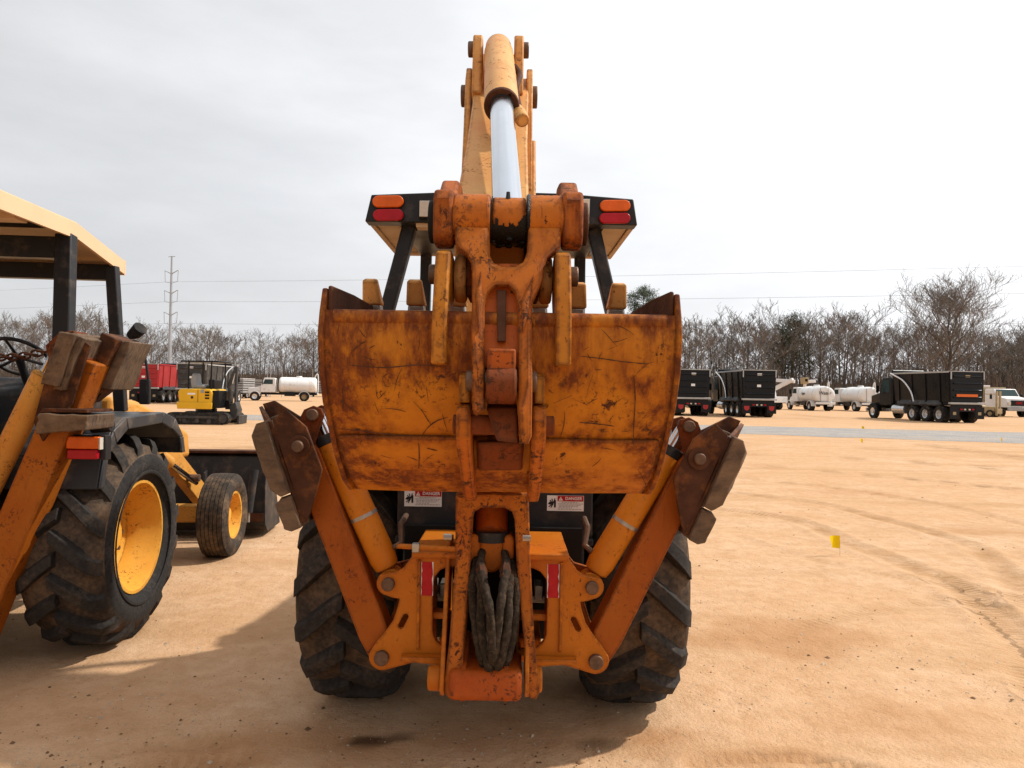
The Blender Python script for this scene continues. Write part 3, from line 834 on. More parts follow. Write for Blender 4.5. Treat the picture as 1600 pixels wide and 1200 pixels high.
# ------------------------------------------------------------------ transmission pole and lines
PX, PY = -96.5, 200.0
ln = Vector((59, -16, 0)).normalized(); side = Vector((ln.y, -ln.x, 0))
tp = thing('transmission_pole', 'tall grey steel transmission pole with three tiers of arms above the trees', 'power pole', (PX, PY, 0))
ztop = (600.7 - 400) / FPX * PY + CAMZ
mb = MB().tube([(0, 0, -0.3), (0, 0, ztop)], [0.62, 0.26], 10); obj('pole', mb, M['galv'], tp)
ax_ = Vector((0.94, -0.33, 0)).normalized()
ztier = [(600.7 - y) / FPX * PY + CAMZ for y in (440, 471, 505)]
for zt in ztier:
    for s_ in (-1, 1):
        tip = ax_ * (s_ * 2.4) + Vector((0, 0, zt + 2.9 + 0.3))
        a = obj('arm', MB().tube([(0, 0, zt + 2.2), tip], [0.15, 0.09], 6), M['galv'], tp)
        lo = ax_ * (s_ * 2.2) + Vector((0, 0, zt))
        obj('insulator', MB().tube([tip, lo], [0.09, 0.09], 6), M['galv'], a)
        obj('brace', MB().tube([(0, 0, zt - 0.4), lo], [0.07, 0.06], 6), M['galv'], tp)
obj('top_arm', MB().tube([ax_ * -1.2 + Vector((0, 0, ztop - 0.1)), ax_ * 1.2 + Vector((0, 0, ztop - 0.1))], 0.09, 6), M['galv'], tp)
def wire(z, off, label):
    mb = MB(); pts = []
    for (a, b) in ((-340, 0), (0, 360)):
        for i in range(25):
            t = i / 24; d = a + (b - a) * t
            p = Vector((PX, PY, z)) + ln * d + ax_ * off
            p.z -= 4 * 1.7 * t * (1 - t) * (1.0 if b else 1.2)
            if not pts or (p - pts[-1]).length > 0.01: pts.append(p)
    mb.tube(pts, 0.013, 5)
    tag(obj('power_line', mb, M['wire'], ang=80), label, 'cable', 'lines on the transmission pole')
for k, zt in enumerate(ztier):
    for s_ in (-1, 1):
        wire(zt, s_ * 2.2, ('thin conductor strung from the top tier of the steel pole', 'thin conductor strung from the middle tier of the steel pole', 'thin conductor strung from the bottom tier of the steel pole')[k])

# ================================================================== BIG TYRES
def lug_tyre(c, Rr, W, rim_r, sgn_dir=1, n_lug=16, lug_h=0.048, R_flat=True):
    """carcass and chevron lugs of a tractor tyre; axle along X, centre c (world)"""
    c = Vector(c); hw = W / 2
    prof = [(-hw * 0.78, rim_r), (-hw * 0.98, rim_r + 0.06), (-hw * 1.04, rim_r + 0.14), (-hw * 0.98, Rr - lug_h - 0.085), (-hw * 0.84, Rr - lug_h - 0.028),
            (-hw * 0.5, Rr - lug_h - 0.006), (0, Rr - lug_h), (hw * 0.5, Rr - lug_h - 0.006), (hw * 0.84, Rr - lug_h - 0.028), (hw * 0.98, Rr - lug_h - 0.085),
            (hw * 1.04, rim_r + 0.14), (hw * 0.98, rim_r + 0.06), (hw * 0.78, rim_r)]
    car = MB().lathe(prof[3:10], c, 'x', 64)
    sw = MB().lathe(prof[:4], c, 'x', 64); sw.lathe(prof[9:], c, 'x', 64)
    # moulded rings on the sidewall
    for s_ in (-1, 1):
        sw.lathe([(s_ * hw * 1.02, rim_r + 0.055), (s_ * hw * 1.045, rim_r + 0.065), (s_ * hw * 1.03, rim_r + 0.08)], c, 'x', 48)
    lug = MB()
    def surf(x, h):
        a = abs(x) / hw
        r = Rr - lug_h - 0.03 * max(0, (a - 0.4) / 0.45) ** 1.5
        if a > 0.86: r -= (a - 0.86) * 0.32
        return r + h * (1.0 if a < 0.9 else 0.85)
    for s_ in (-1, 1):
        for k in range(n_lug):
            th0 = 2 * PI * (k + (0.5 if s_ > 0 else 0)) / n_lug
            st = 6; rings = []
            for i in range(st + 1):
                t = i / st
                x = s_ * hw * (-0.06 + 1.02 * t)
                # apex up when seen from the rear: outer end lags
                th = th0 + sgn_dir * (0.33 * t ** 1.15)
                w0 = (0.046 + 0.018 * t) / Rr
                wt = (0.032 + 0.014 * t) / Rr
                ring = []
                for (dw, h) in ((-w0 * 1.15, -0.02), (-wt, lug_h), (wt, lug_h), (w0 * 1.15, -0.02)):
                    rr = surf(x, h) if h > 0 else surf(x, 0) - (0.02 if t < 0.75 else 0.085)
                    a = th + dw
                    ring.append(c + Vector((x, -rr * math.cos(a), rr * math.sin(a))))
                rings.append(ring)
            o = len(lug.v)
            for rg_ in rings: lug.v.extend(rg_)
            for i in range(st):
                for j in range(3):
                    lug.f.append((o + i * 4 + j, o + i * 4 + j + 1, o + i * 4 + 4 + j + 1, o + i * 4 + 4 + j))
            lug.f.append((o, o + 1, o + 2, o + 3)); e = o + st * 4
            lug.f.append((e + 3, e + 2, e + 1, e))
    return car, sw, lug
def drive_wheel(root, c, Rr, W, rim_r, sgn, mrim):
    """wheel (dished rim) > tyre carcass, sidewall, tread; sgn = +1 when the outer face looks to +X"""
    hw = W / 2
    rim = MB().lathe([(hw * 0.80, rim_r + 0.012), (hw * 0.86, rim_r + 0.012), (hw * 0.86, rim_r - 0.006), (hw * 0.72, rim_r - 0.02), (hw * 0.55, rim_r - 0.028),
                      (hw * 0.30, rim_r - 0.065), (hw * 0.02, rim_r - 0.075), (-hw * 0.05, rim_r - 0.10), (-hw * 0.02, rim_r - 0.17), (hw * 0.05, 0.17), (hw * 0.05, 0.10), (hw * 0.22, 0.095), (hw * 0.24, 0.0)], c, 'x', 48, sgn)
    rim.lathe([(hw * 0.02, rim_r - 0.075), (-hw * 0.8, rim_r - 0.05), (-hw * 0.86, rim_r + 0.012)], c, 'x', 48, sgn)
    wh = obj('wheel', rim, mrim, root, ang=30)
    car, sw, lug = lug_tyre(c, Rr, W, rim_r, -1)
    obj('tyre', car, M['tyre_valley'], wh, ang=50)
    obj('sidewall', sw, M['tyre_side'], wh, ang=50)
    obj('tread', lug, M['tyre_lug'], wh, bevel=0.004, ang=40)
    for k in range(8):
        a = 2 * PI * k / 8
        p = Vector(c) + Vector((sgn * hw * 0.04, 0.135 * math.cos(a), 0.135 * math.sin(a)))
        obj('wheel_nut', MB().cyl(p, p + Vector((sgn * 0.03, 0, 0)), 0.016, n=6), M['pin'], wh)
    return wh
def small_wheel(root, c, Rr, W, rim_r, sgn, mrim):
    hw = W / 2
    rim = MB().lathe([(hw * 0.75, rim_r + 0.01), (hw * 0.82, rim_r + 0.01), (hw * 0.8, rim_r - 0.01), (hw * 0.45, rim_r - 0.03), (hw * 0.1, rim_r - 0.045), (hw * 0.05, 0.10), (hw * 0.1, 0.085), (hw * 0.45, 0.06), (hw * 0.47, 0.0)], c, 'x', 40, sgn)
    wh = obj('wheel', rim, mrim, root)
    prof = [(-hw * 0.75, rim_r), (-hw * 1.0, rim_r + 0.05), (-hw * 1.05, (Rr + rim_r) / 2), (-hw * 0.98, Rr - 0.05), (-hw * 0.82, Rr - 0.012)]
    for k in range(6):      # ribbed tread
        a = -0.80 + 1.6 * k / 6
        for (t, dr) in ((0.0, 0.0), (0.20, 0.0), (0.215, -0.012), (0.25, -0.012)):
            prof.append(((a + t * 1.06) * hw, Rr - 0.010 * abs(a + t) ** 2 + dr))
    prof += [(hw * 0.82, Rr - 0.012), (hw * 0.98, Rr - 0.05), (hw * 1.05, (Rr + rim_r) / 2), (hw * 1.0, rim_r + 0.05), (hw * 0.75, rim_r)]
    obj('tyre', MB().lathe(prof, c, 'x', 56, sgn), M['tyre_front'], wh, ang=40)
    return wh
M['tyre_front'] = mat_tyre('tyre_front_ribbed', 0.45, (0.22, 0.14, 0.08))

# ================================================================== MAIN BACKHOE
AX, AY = -0.072, 3.88
bh = thing('backhoe_loader', 'orange backhoe loader seen from behind with wide rusty digging bucket curled up', 'backhoe', (AX, AY, 0), 0, 'backhoe loaders', world=True)
def both(fn):
    for s_ in (-1, 1): fn(s_)
def mirrored(mb, s_):        # authored on the left side of the axis; s_=+1 gives the right side
    return mb if s_ < 0 else mb.mirror(AX)

# ---- wheels
for s_ in (-1, 1):
    drive_wheel(bh, (AX + s_ * 0.695, AY, 0.645), 0.655, 0.48, 0.33, s_, M['rim'])
for s_ in (-1, 1):
    small_wheel(bh, (AX + s_ * 0.78, AY + 2.15, 0.40), 0.41, 0.28, 0.21, s_, M['rim'])

# ---- tractor body, mostly hidden behind the hoe
mb = MB(); mb.bb(AX - 0.34, AX + 0.34, 3.45, 5.2, 0.45, 0.95); mb.bb(AX - 0.25, AX + 0.25, 5.2, 6.5, 0.5, 0.9)
obj('chassis', mb, M['dark'], bh, 0.01)
mb = MB().yz([(4.75, 0.95), (4.75, 1.52), (5.2, 1.50), (6.35, 1.36), (6.45, 1.2), (6.45, 0.9)], AX - 0.36, AX + 0.36)
obj('hood', mb, M['frame'], bh, 0.03)
obj('axle', MB().cyl((AX - 0.6, AY, 0.655), (AX + 0.6, AY, 0.655), 0.13), M['dark'], bh)
obj('front_axle', MB().bar((AX - 0.7, AY + 2.15, 0.42), (AX + 0.7, AY + 2.15, 0.42), 0.14, 0.16), M['frame'], bh, 0.01)
seat = MB(); seat.bb(AX - 0.25, AX + 0.25, 4.0, 4.45, 1.15, 1.27); seat.bb(AX - 0.24, AX + 0.24, 4.42, 4.52, 1.25, 1.75)
obj('seat', seat, M['black'], bh, 0.03)
st_ = MB(); c0 = Vector((AX, 4.78, 1.72))
st_.tube([c0 + Vector((0.2 * math.cos(a), 0.07 * math.sin(a), 0.19 * math.sin(a))) for a in [2 * PI * i / 24 for i in range(25)]], 0.014, 6, cap=False)
st_.cyl(c0, c0 + Vector((0, 0.18, -0.5)), 0.03)
obj('steering_wheel', st_, M['black'], bh)

# ---- fenders
def fender(s_):
    mb = MB(); xi, xo = 0.42, 0.90
    prof = []
    for i in range(19):
        a = R(138 - 120 * i / 18)
        prof.append((AY + 0.78 * math.cos(a), 0.66 + 0.78 * math.sin(a) if math.sin(a) > -0.3 else 0.5))
    for (a, b), (c, d) in zip(prof[:-1], prof[1:]):
        for (h0, h1) in ((0.0, 0.02),):
            na_ = Vector((0, a - AY, b - 0.66)).normalized() * 0.02; nb_ = Vector((0, c - AY, d - 0.66)).normalized() * 0.02
            p = [Vector((AX - xo, a, b)), Vector((AX - xi, a, b)), Vector((AX - xi, c, d)), Vector((AX - xo, c, d))]
            mb.hexa(p + [p[0] + na_, p[1] + na_, p[2] + nb_, p[3] + nb_])
    # inner wall
    lp = [(AX - xi, a, b) for a, b in prof] + [(AX - xi, AY + 0.74, 0.70), (AX - xi, AY - 0.58, 0.70)]
    mb.prism(lp, (0.015, 0, 0))
    f = obj('fender', mirrored(mb, s_), M['fender'], bh, ang=50)
both(fender)

# ---- black rear console with the two danger labels
YC = 3.30
a = px(622, 700, YC); b = px(926, 838, YC)
pc = obj('rear_console', MB().bb(a.x, b.x, YC, YC + 0.42, px(775, 838, YC).z, a.z + 0.1), M['panel'], bh, 0.012)
zb = px(775, 838, YC).z
obj('console_sill', MB().bb(a.x - 0.004, b.x + 0.002, YC - 0.02, YC + 0.40, zb - 0.034, zb - 0.003), M['panel'], bh, 0.006)
def danger(x0, y0, x1, y1):
    p = px(x0, y0, YC - 0.003); q = px(x1, y1, YC - 0.003)
    W_, H_ = q.x - p.x, p.z - q.z
    cx, cz = (p.x + q.x) / 2, (p.z + q.z) / 2
    lab = obj('danger_label', MB().bb(p.x, q.x, YC - 0.0025, YC - 0.0005, q.z, p.z), M['white'], bh)
    lab['label'] = 'white danger sticker with red heading and crushing pictogram'
    xs = p.x + W_ * 0.285
    obj('red_heading', MB().bb(xs, q.x - 0.002, YC - 0.0045, YC - 0.0027, p.z - H_ * 0.36, p.z - 0.001), M['red'], lab)
    t = text_mesh('DANGER', H_ * 0.27, 0.0004, 0.0003)
    obj('lettering', place(t, facing_rear(Vector((xs + W_ * 0.435, YC - 0.0056, p.z - H_ * 0.185)))), M['white'], lab)
    tx = xs + W_ * 0.085
    obj('warning_triangle', MB().prism([(tx - 0.010, YC - 0.005, p.z - H_ * 0.32), (tx + 0.010, YC - 0.005, p.z - H_ * 0.32), (tx, YC - 0.005, p.z - H_ * 0.06)], (0, -0.001, 0)), M['white'], lab)
    obj('exclamation_mark', MB().bb(tx - 0.001, tx + 0.001, YC - 0.0072, YC - 0.0062, p.z - H_ * 0.26, p.z - H_ * 0.13), M['red'], lab)
    ln_ = MB()
    for k, (l0, l1) in enumerate(((0.16, 0.80), (0.02, 0.98), (0.05, 0.88), (0.05, 0.80), (0.05, 0.55), (0.02, 0.93))):
        z = p.z - H_ * (0.44 + 0.088 * k)
        xa, xb = xs + (q.x - xs) * l0, xs + (q.x - xs) * l1
        x = xa
        while x < xb:
            wv_ = random.uniform(0.006, 0.014); ln_.bb(x, min(x + wv_, xb), YC - 0.0036, YC - 0.0027, z - H_ * 0.022, z + H_ * 0.022); x += wv_ + 0.003
    obj('small_print', ln_, M['grey_ink'], lab)
    pg = MB(); ox, oz = p.x + W_ * 0.135, cz
    pg.bb(ox + W_ * 0.055, ox + W_ * 0.105, YC - 0.0036, YC - 0.0027, oz - H_ * 0.28, oz + H_ * 0.20)
    for an, L in ((70, 0.36), (105, 0.34), (135, 0.32), (180, 0.34), (215, 0.36), (240, 0.30)):
        d = Vector((math.cos(R(an)) * W_ * L * 0.40, 0, math.sin(R(an)) * H_ * L))
        s0 = Vector((ox + W_ * 0.03, YC - 0.0032, oz - H_ * 0.03))
        pg.bar(s0, s0 + d, 0.0045, 0.0009, side=Vector((d.z, 0, -d.x)))
    pg.cyl((ox - W_ * 0.05, YC - 0.0036, oz), (ox - W_ * 0.05, YC - 0.0027, oz), 0.007, n=10)
    obj('pictogram', pg, M['ink'], lab)
danger(632, 766, 690, 792); danger(855, 774, 912, 799)

# ---- canopy
YR = 3.72
def canopy():
    pts = [(580, 304), (692, 300), (770, 299), (880, 302), (990, 311), (996, 352), (783, 349), (570, 346)]
    lp = [px(a, b, YR) for a, b in pts]
    roof = obj('canopy_roof', MB().prism(lp, (0, 0.10, 0)), M['black'], bh, 0.006)
    zt = px(783, 304, YR).z; zb_ = px(783, 349, YR).z
    xl, xr = px(572, 346, YR).x, px(994, 352, YR).x
    top = MB().hexa([(xl, YR + 0.10, zt - 0.05), (xr, YR + 0.10, zt - 0.05), (xr, 4.66, zt - 0.07), (xl, 4.66, zt - 0.07),
                     (xl + 0.03, YR + 0.10, zt - 0.012), (xr - 0.03, YR + 0.10, zt - 0.012), (xr - 0.03, 4.62, zt - 0.03), (xl + 0.03, 4.62, zt - 0.03)])
    obj('roof_panel', top, M['black'], roof, 0.008)
    for x0, x1 in ((xl, xl + 0.025), (xr - 0.025, xr)):
        obj('side_skirt', MB().bb(x0, x1, YR + 0.10, 4.66, zb_ + 0.002, zt - 0.052), M['tan_liner'], roof)
    for x0, x1 in ((xl + 0.03, xl + 0.155), (xr - 0.155, xr - 0.03)):
        obj('roof_liner', MB().bb(x0, x1, YR + 0.11, 4.64, zb_ + 0.012, zb_ + 0.035), M['tan_liner'], roof)
    obj('front_beam', MB().bb(xl, xr, 4.60, 4.68, zb_ + 0.0, zt - 0.08), M['tan_liner'], roof, 0.004)
    obj('roof_box', MB().bb(xl + 0.165, xr - 0.165, YR + 0.12, 4.58, zb_ - 0.015, zt - 0.06), M['black'], roof, 0.02)
    obj('rear_liner', MB().bb(xl + 0.26, xr - 0.26, YR + 0.02, YR + 0.10, zb_ - 0.022, zb_ + 0.001), M['tan_liner'], roof)
    # lamps on the rear beam
    for (x0, y0, x1, y1, mt, nm) in ((582, 306, 632, 326, 'amber', 'amber_light'), (583, 327, 632, 347, 'redlens', 'red_light'), (936, 313, 985, 332, 'amber', 'amber_light'), (935, 333, 985, 351, 'redlens', 'red_light')):
        p = px(x0, (y0 + y1) / 2, YR); q = px(x1, (y0 + y1) / 2, YR); r_ = (px(x0, y0, YR).z - px(x0, y1, YR).z) / 2
        c1, c2 = Vector((p.x + r_, YR, p.z)), Vector((q.x - r_, YR, q.z))
        base = obj(nm, MB().capsule2d(c1 + Vector((0, -0.004, 0)), c2 + Vector((0, -0.004, 0)), r_, (0, 0.003, 0)), M['black'], roof)
        obj('lens', MB().capsule2d(c1 + Vector((0, -0.022, 0)), c2 + Vector((0, -0.022, 0)), r_ * 0.93, (0, 0.018, 0)), M[mt], base, 0.006, seg=3)
    for (x0, y0, x1, y1) in ((654, 312, 690, 341), (884, 309, 922, 352)):
        p = px(x0, y0, YR - 0.03); q = px(x1, y1, YR - 0.03)
        wl = obj('work_light', MB().bb(p.x, q.x, YR - 0.03, YR - 0.002, q.z, p.z), M['black'], roof, 0.006)
        obj('lamp_glass', MB().bb(p.x + 0.006, q.x - 0.006, YR - 0.036, YR - 0.0305, q.z + 0.006, p.z - 0.006), M['lamp'], wl, 0.003)
    # posts
    for s_ in (-1, 1):
        t = px(640, 352, 3.84); d = px(600, 500, 3.84)
        t2 = Vector((t.x, 3.86, zb_ + 0.01)); d2 = t2 + (d - t) * ((t2.z - 1.30) / (t.z - d.z))
        mb = MB().bar(t2, d2, 0.075, 0.075, side=(1, 0, 0)); obj('canopy_post', mirrored(mb, s_), M['black'], bh, 0.01)
        mb = MB().bar((t2.x + 0.03, 3.90, zb_), (t2.x - 0.055, 3.90, zb_ - 0.02), 0.05, 0.05)
        mb2 = MB().bar((t2.x - 0.0, 4.60, zb_ + 0.01), (t2.x - 0.02, 4.68, 1.1), 0.07, 0.06, side=(1, 0, 0)); obj('canopy_post', mirrored(mb2, s_), M['black'], bh, 0.01)
canopy()

# ---- hoe frame behind the rear axle
YF = 2.80
wing = [(722, 862), (650, 861), (642, 872), (630, 888), (620, 894)] + arc(607, 912, 19, 225, 100, 8)[0:] + [(612, 934), (624, 936), (622, 946), (614, 970), (600, 990), (588, 1004)] + \
       arc(597, 1027, 21, 200, 80, 7) + [(652, 1034), (690, 1023), (722, 1023)]
hole = [(722, 886), (700, 886), (688, 891), (679, 902), (676, 915), (676, 988), (680, 1000), (690, 1010), (702, 1013), (722, 1013)]
hole = [(min(a, 718), b) for a, b in hole]
slot = []
sc_, ang_ = (630, 971), R(-62)
for k in range(8): 
    a = R(-90 + 180 * k / 7); slot.append((sc_[0] + math.cos(ang_) * (8) + 4.4 * math.cos(a + ang_), sc_[1] + math.sin(ang_) * 8 + 4.4 * math.sin(a + ang_)))
for k in range(8):
    a = R(90 + 180 * k / 7); slot.append((sc_[0] - math.cos(ang_) * 8 + 4.4 * math.cos(a + ang_), sc_[1] - math.sin(ang_) * 8 + 4.4 * math.sin(a + ang_)))
def frame_side(s_):
    mir = None if s_ < 0 else AX
    f = plate('frame_plate', loop_px(wing, YF), [loop_px(hole, YF), loop_px(slot, YF)], YF, 0.026, M['frame'], bh, 0.004, mirror=mir)
    # rear twin of the wing carrying the arm and cylinder
    back = [(676, 870), (650, 866), (630, 890)] + arc(607, 912, 18, 225, 100, 6) + [(616, 940), (600, 985)] + arc(597, 1027, 20, 200, 80, 6) + [(640, 1034), (676, 1026)]
    plate('back_plate', loop_px(back, YF), [], YF + 0.16, 0.022, M['arm'], f, 0.003, mirror=mir)
    A = lambda a, b, Y=YF: px(a, b, Y)
    # side box wall between the plates, top flange, ridges and ledge
    w0 = A(657, 866); w1 = A(657, 1018)
    obj('box_wall', mirrored(MB().bb(w0.x - 0.008, w0.x + 0.008, YF + 0.028, YF + 0.50, w1.z, w0.z), s_), M['frame'], f)
    obj('ridge', mirrored(MB().bb(w0.x - 0.009, w0.x + 0.003, YF - 0.012, YF - 0.002, w1.z + 0.01, w0.z - 0.02), s_), M['frame'], f, 0.003)
    t0 = A(645, 858); t1 = A(720, 866)
    obj('top_flange', mirrored(MB().bb(t0.x, t1.x, YF - 0.03, YF + 0.42, t0.z - 0.03, t0.z - 0.004), s_), M['frame'], f, 0.006)
    l0 = A(628, 1018); l1 = A(694, 1024)
    obj('ledge', mirrored(MB().hexa([(l0.x, YF - 0.05, l0.z - 0.02), (l1.x, YF - 0.05, l1.z - 0.022), (l1.x, YF - 0.002, l1.z - 0.022), (l0.x, YF - 0.002, l0.z - 0.02),
                                     (l0.x, YF - 0.05, l0.z - 0.005), (l1.x, YF - 0.05, l1.z + 0.008), (l1.x, YF - 0.002, l1.z + 0.008), (l0.x, YF - 0.002, l0.z - 0.005)]), s_), M['frame'], f, 0.004)
    b0 = A(664, 960); b1 = A(718, 972)
    obj('cross_bar', mirrored(MB().bb(b0.x, b1.x, YF + 0.03, YF + 0.09, b1.z, b0.z), s_), M['frame'], f, 0.004)
    for (a, b, r_) in ((607, 912, 0.026), (597, 1027, 0.029)):
        c = A(a, b)
        pn = obj('pivot_pin', mirrored(MB().cyl((c.x, YF - 0.022, c.z), (c.x, YF + 0.19, c.z), r_, n=20), s_), M['pin'], f, 0.004)
    # red reflector, peeling at the edges
    rr = random.Random(8 + s_)
    p = px(659, 878, YF - 0.002); q = px(676, 931, YF - 0.002)
    lp = []; N_ = 9
    for k in range(N_): lp.append((p.x + rr.uniform(0, 0.005), YF - 0.0015, p.z + (q.z - p.z) * k / (N_ - 1)))
    for k in range(N_): lp.append((q.x - rr.uniform(0, 0.005), YF - 0.0015, q.z + (p.z - q.z) * k / (N_ - 1)))
    obj('reflector_backing', mirrored(MB().bb(p.x - 0.001, q.x + 0.001, YF - 0.0012, YF - 0.0004, q.z, p.z), s_), M['white'], f)
    obj('red_reflector', mirrored(MB().prism(lp, (0, -0.001, 0)), s_), M['red'], f)
both(frame_side)
# innards, and a near-black sheet standing in for the shade behind the windows
mb = MB(); mb.bb(AX - 0.40, AX + 0.40, 3.22, 3.26, 0.50, 1.0); obj('frame_shade_sheet', mb, M['dark'], bh)
for s_ in (-1, 1):
    vb = MB()
    for k in range(3): vb.bb(AX + s_ * (0.15 + 0.05 * k) - 0.018, AX + s_ * (0.15 + 0.05 * k) + 0.018, 3.0, 3.1, 0.74, 0.80)
    vb.bb(AX + s_ * 0.20 - 0.07, AX + s_ * 0.20 + 0.07, 3.02, 3.09, 0.72, 0.75)
    obj('valve_block', vb, M['steel'], bh, 0.004)
lr = px(620, 853, YF - 0.05); lr2 = px(712, 858, YF - 0.05)
rod = obj('lock_rod', MB().cyl(lr, lr2, 0.010, n=10), M['cyl'], bh)
c = px(650, 855, YF - 0.05); obj('rod_clip', MB().bb(c.x - 0.014, c.x + 0.014, c.y - 0.016, c.y + 0.016, c.z - 0.018, c.z + 0.016), M['steel'], rod, 0.003)

# ---- stabilizers
MADE = []
def stabilizer(s_):
    YA = 2.83
    P0 = px(597, 1027, YA); P1 = px(470, 694, YA)
    d = (P1 - P0).normalized(); nrm = Vector((d.z, 0, -d.x))
    hw0, hw1 = 0.060, 0.060
    a0 = P0 - d * 0.02
    lp = [a0 + nrm * 0.045, a0 - nrm * 0.045, P0 + d * 0.10 - nrm * hw0, P1 - d * 0.05 - nrm * hw1, P1 + d * 0.05 - nrm * 0.03, P1 + d * 0.05 + nrm * 0.03, P1 - d * 0.05 + nrm * hw1, P0 + d * 0.10 + nrm * hw0]
    arm = obj('stabilizer_arm', mirrored(MB().prism(lp, (0, 0.115, 0)), s_), M['arm'], bh, 0.006)
    # ear for the cylinder rod end
    PE = px(490, 648, YA)
    for yy in (YA - 0.012, YA + 0.108):
        ear = [(470, 652), (476, 640), (490, 634), (503, 639), (507, 650), (500, 668), (490, 700), (500, 738), (482, 770), (466, 700)]
        mir = None if s_ < 0 else AX
        plate('cylinder_ear', loop_px(ear, YA), [], yy, 0.02, M['rusty'], arm, 0.003, mirror=mir)
    obj('ear_pin', mirrored(MB().cyl((PE.x, YA - 0.03, PE.z), (PE.x, YA + 0.14, PE.z), 0.024, n=18), s_), M['pin'], arm, 0.004)
    # hydraulic cylinder
    Yc = YA + 0.055
    B0 = Vector((px(607, 912, YF).x, Yc, px(607, 912, YF).z)); B1 = Vector((PE.x, Yc, PE.z))
    dd = B1 - B0
    L_ = dd.length; u = dd / L_
    barrel = MB().tube([B0 + u * 0.04, B0 + u * 0.05, B0 + u * 0.09, B0 + u * (L_ - 0.115), B0 + u * (L_ - 0.105)], [0.030, 0.048, 0.056, 0.056, 0.05], 24)
    cy = obj('stabilizer_cylinder', mirrored(barrel, s_), M['cyl'], bh)
    obj('eye', mirrored(MB().cyl((B0.x, Yc - 0.04, B0.z), (B0.x, Yc + 0.04, B0.z), 0.045, n=18), s_), M['cyl'], cy, 0.004)
    obj('gland', mirrored(MB().cyl(B0 + u * (L_ - 0.13), B0 + u * (L_ - 0.09), 0.058, n=24), s_), M['black'], cy, 0.003)
    obj('rod', mirrored(MB().cyl(B0 + u * (L_ - 0.10), B1, 0.026, n=18), s_), M['chrome'], cy)
    obj('band', mirrored(MB().cyl(B0 + u * 0.27, B0 + u * 0.285, 0.0575, n=24), s_), M['steel'], cy)
    pl = B0 + u * 0.08 + Vector((-0.055, 0.01, -0.03)) * -1
    hz_ = MB().tube([B0 + u * 0.10 + Vector((0.045, 0, 0.03)), B0 + u * 0.10 + Vector((0.075, 0.02, 0.05)), B0 + u * 0.12 + Vector((0.075, 0.05, 0.10)), B0 + u * 0.12 + Vector((0.075, 0.2, 0.11))], 0.012, 8)
    obj('fitting', mirrored(hz_, s_), M['pin'], cy)
    # pad: two plates, base plate and laminated blocks
    YPf, YPb = 2.73, 2.99
    mir = None if s_ < 0 else AX
    fr = [(425, 656), (446, 640), (478, 667), (486, 688), (503, 734), (494, 768), (484, 803), (477, 815), (455, 758), (436, 702)]
    bk = [(410, 631), (428, 626), (480, 658), (500, 720), (503, 734), (484, 803), (477, 814), (452, 750), (425, 672)]
    pad = plate('pad_bracket', loop_px(fr, YPf), [], YPf, 0.018, M['pad'], bh, 0.003, mirror=mir)
    plate('back_plate', loop_px(bk, YPb), [], YPb, 0.018, M['pad'], pad, 0.003, mirror=mir)
    e0, e1 = px(425, 658, YPf), px(477, 815, YPf); g0, g1 = px(410, 634, YPb), px(477, 814, YPb)
    on = Vector((-(e0.z - e1.z), 0, (e0.x - e1.x))).normalized()
    if on.x > 0: on = -on
    t_ = on * 0.016
    obj('base_plate', mirrored(MB().hexa([e1, e0, g0, g1, e1 + t_, e0 + t_, g0 + t_, g1 + t_]), s_), M['pad'], pad, 0.002)
    top_ = MB().hexa([px(425, 657, YPf), px(447, 640, YPf), px(429, 627, YPb), px(410, 632, YPb), px(425, 661, YPf), px(447, 644, YPf), px(429, 631, YPb), px(410, 636, YPb)])
    pv = px(467, 697, YPf)
    obj('pivot_bolt', mirrored(MB().cyl((pv.x, YPf - 0.028, pv.z), (pv.x, YPb + 0.03, pv.z), 0.023, n=14), s_), M['pin'], pad, 0.005)
    obj('washer', mirrored(MB().cyl((pv.x, YPf - 0.009, pv.z), (pv.x, YPf - 0.002, pv.z), 0.042, n=24), s_), M['rust'], pad)
    def block(t0, t1, th, y0, y1, seed):
        rb = random.Random(seed); mb = MB(); ny_, nz_ = 5, 8
        ax0 = e0.lerp(e1, t0) + t_ * 1.05; ax1 = e0.lerp(e1, t1) + t_ * 1.05
        grid = {}
        for side in (0, 1):
            for i in range(nz_ + 1):
                for j in range(ny_ + 1):
                    u_, v_ = i / nz_, j / ny_
                    p = ax0.lerp(ax1, u_); p = Vector((p.x, y0 + (y1 - y0) * v_, p.z))
                    edge = 1.0 - 0.35 * (max(abs(2 * u_ - 1), 0.75) - 0.75) / 0.25 - 0.2 * (max(abs(2 * v_ - 1), 0.7) - 0.7) / 0.3
                    if side: p = p + on * (th * edge + rb.uniform(-0.004, 0.004))
                    p += Vector((0, 0, rb.uniform(-0.003, 0.003)))
                    grid[side, i, j] = len(mb.v); mb.v.append(p)
        for i in range(nz_):
            for j in range(ny_):
                mb.f.append((grid[1, i, j], grid[1, i + 1, j], grid[1, i + 1, j + 1], grid[1, i, j + 1]))
                mb.f.append((grid[0, i, j], grid[0, i, j + 1], grid[0, i + 1, j + 1], grid[0, i + 1, j]))
        for i in range(nz_):
            for j in (0, ny_):
                mb.f.append((grid[0, i, j], grid[0, i + 1, j], grid[1, i + 1, j], grid[1, i, j]))
        for j in range(ny_):
            for i in (0, nz_):
                mb.f.append((grid[0, i, j], grid[1, i, j], grid[1, i, j + 1], grid[0, i, j + 1]))
        return obj('rubber_block', mirrored(mb, s_), M['block'], pad, 0.004, ang=50)
    MADE.append((s_, arm, cy, pad, P0, B0, B1))
    block(-0.02, 0.70, 0.075, 2.70, 2.84, 1)
    block(-0.06, 0.62, 0.080, 2.88, 3.02, 2)
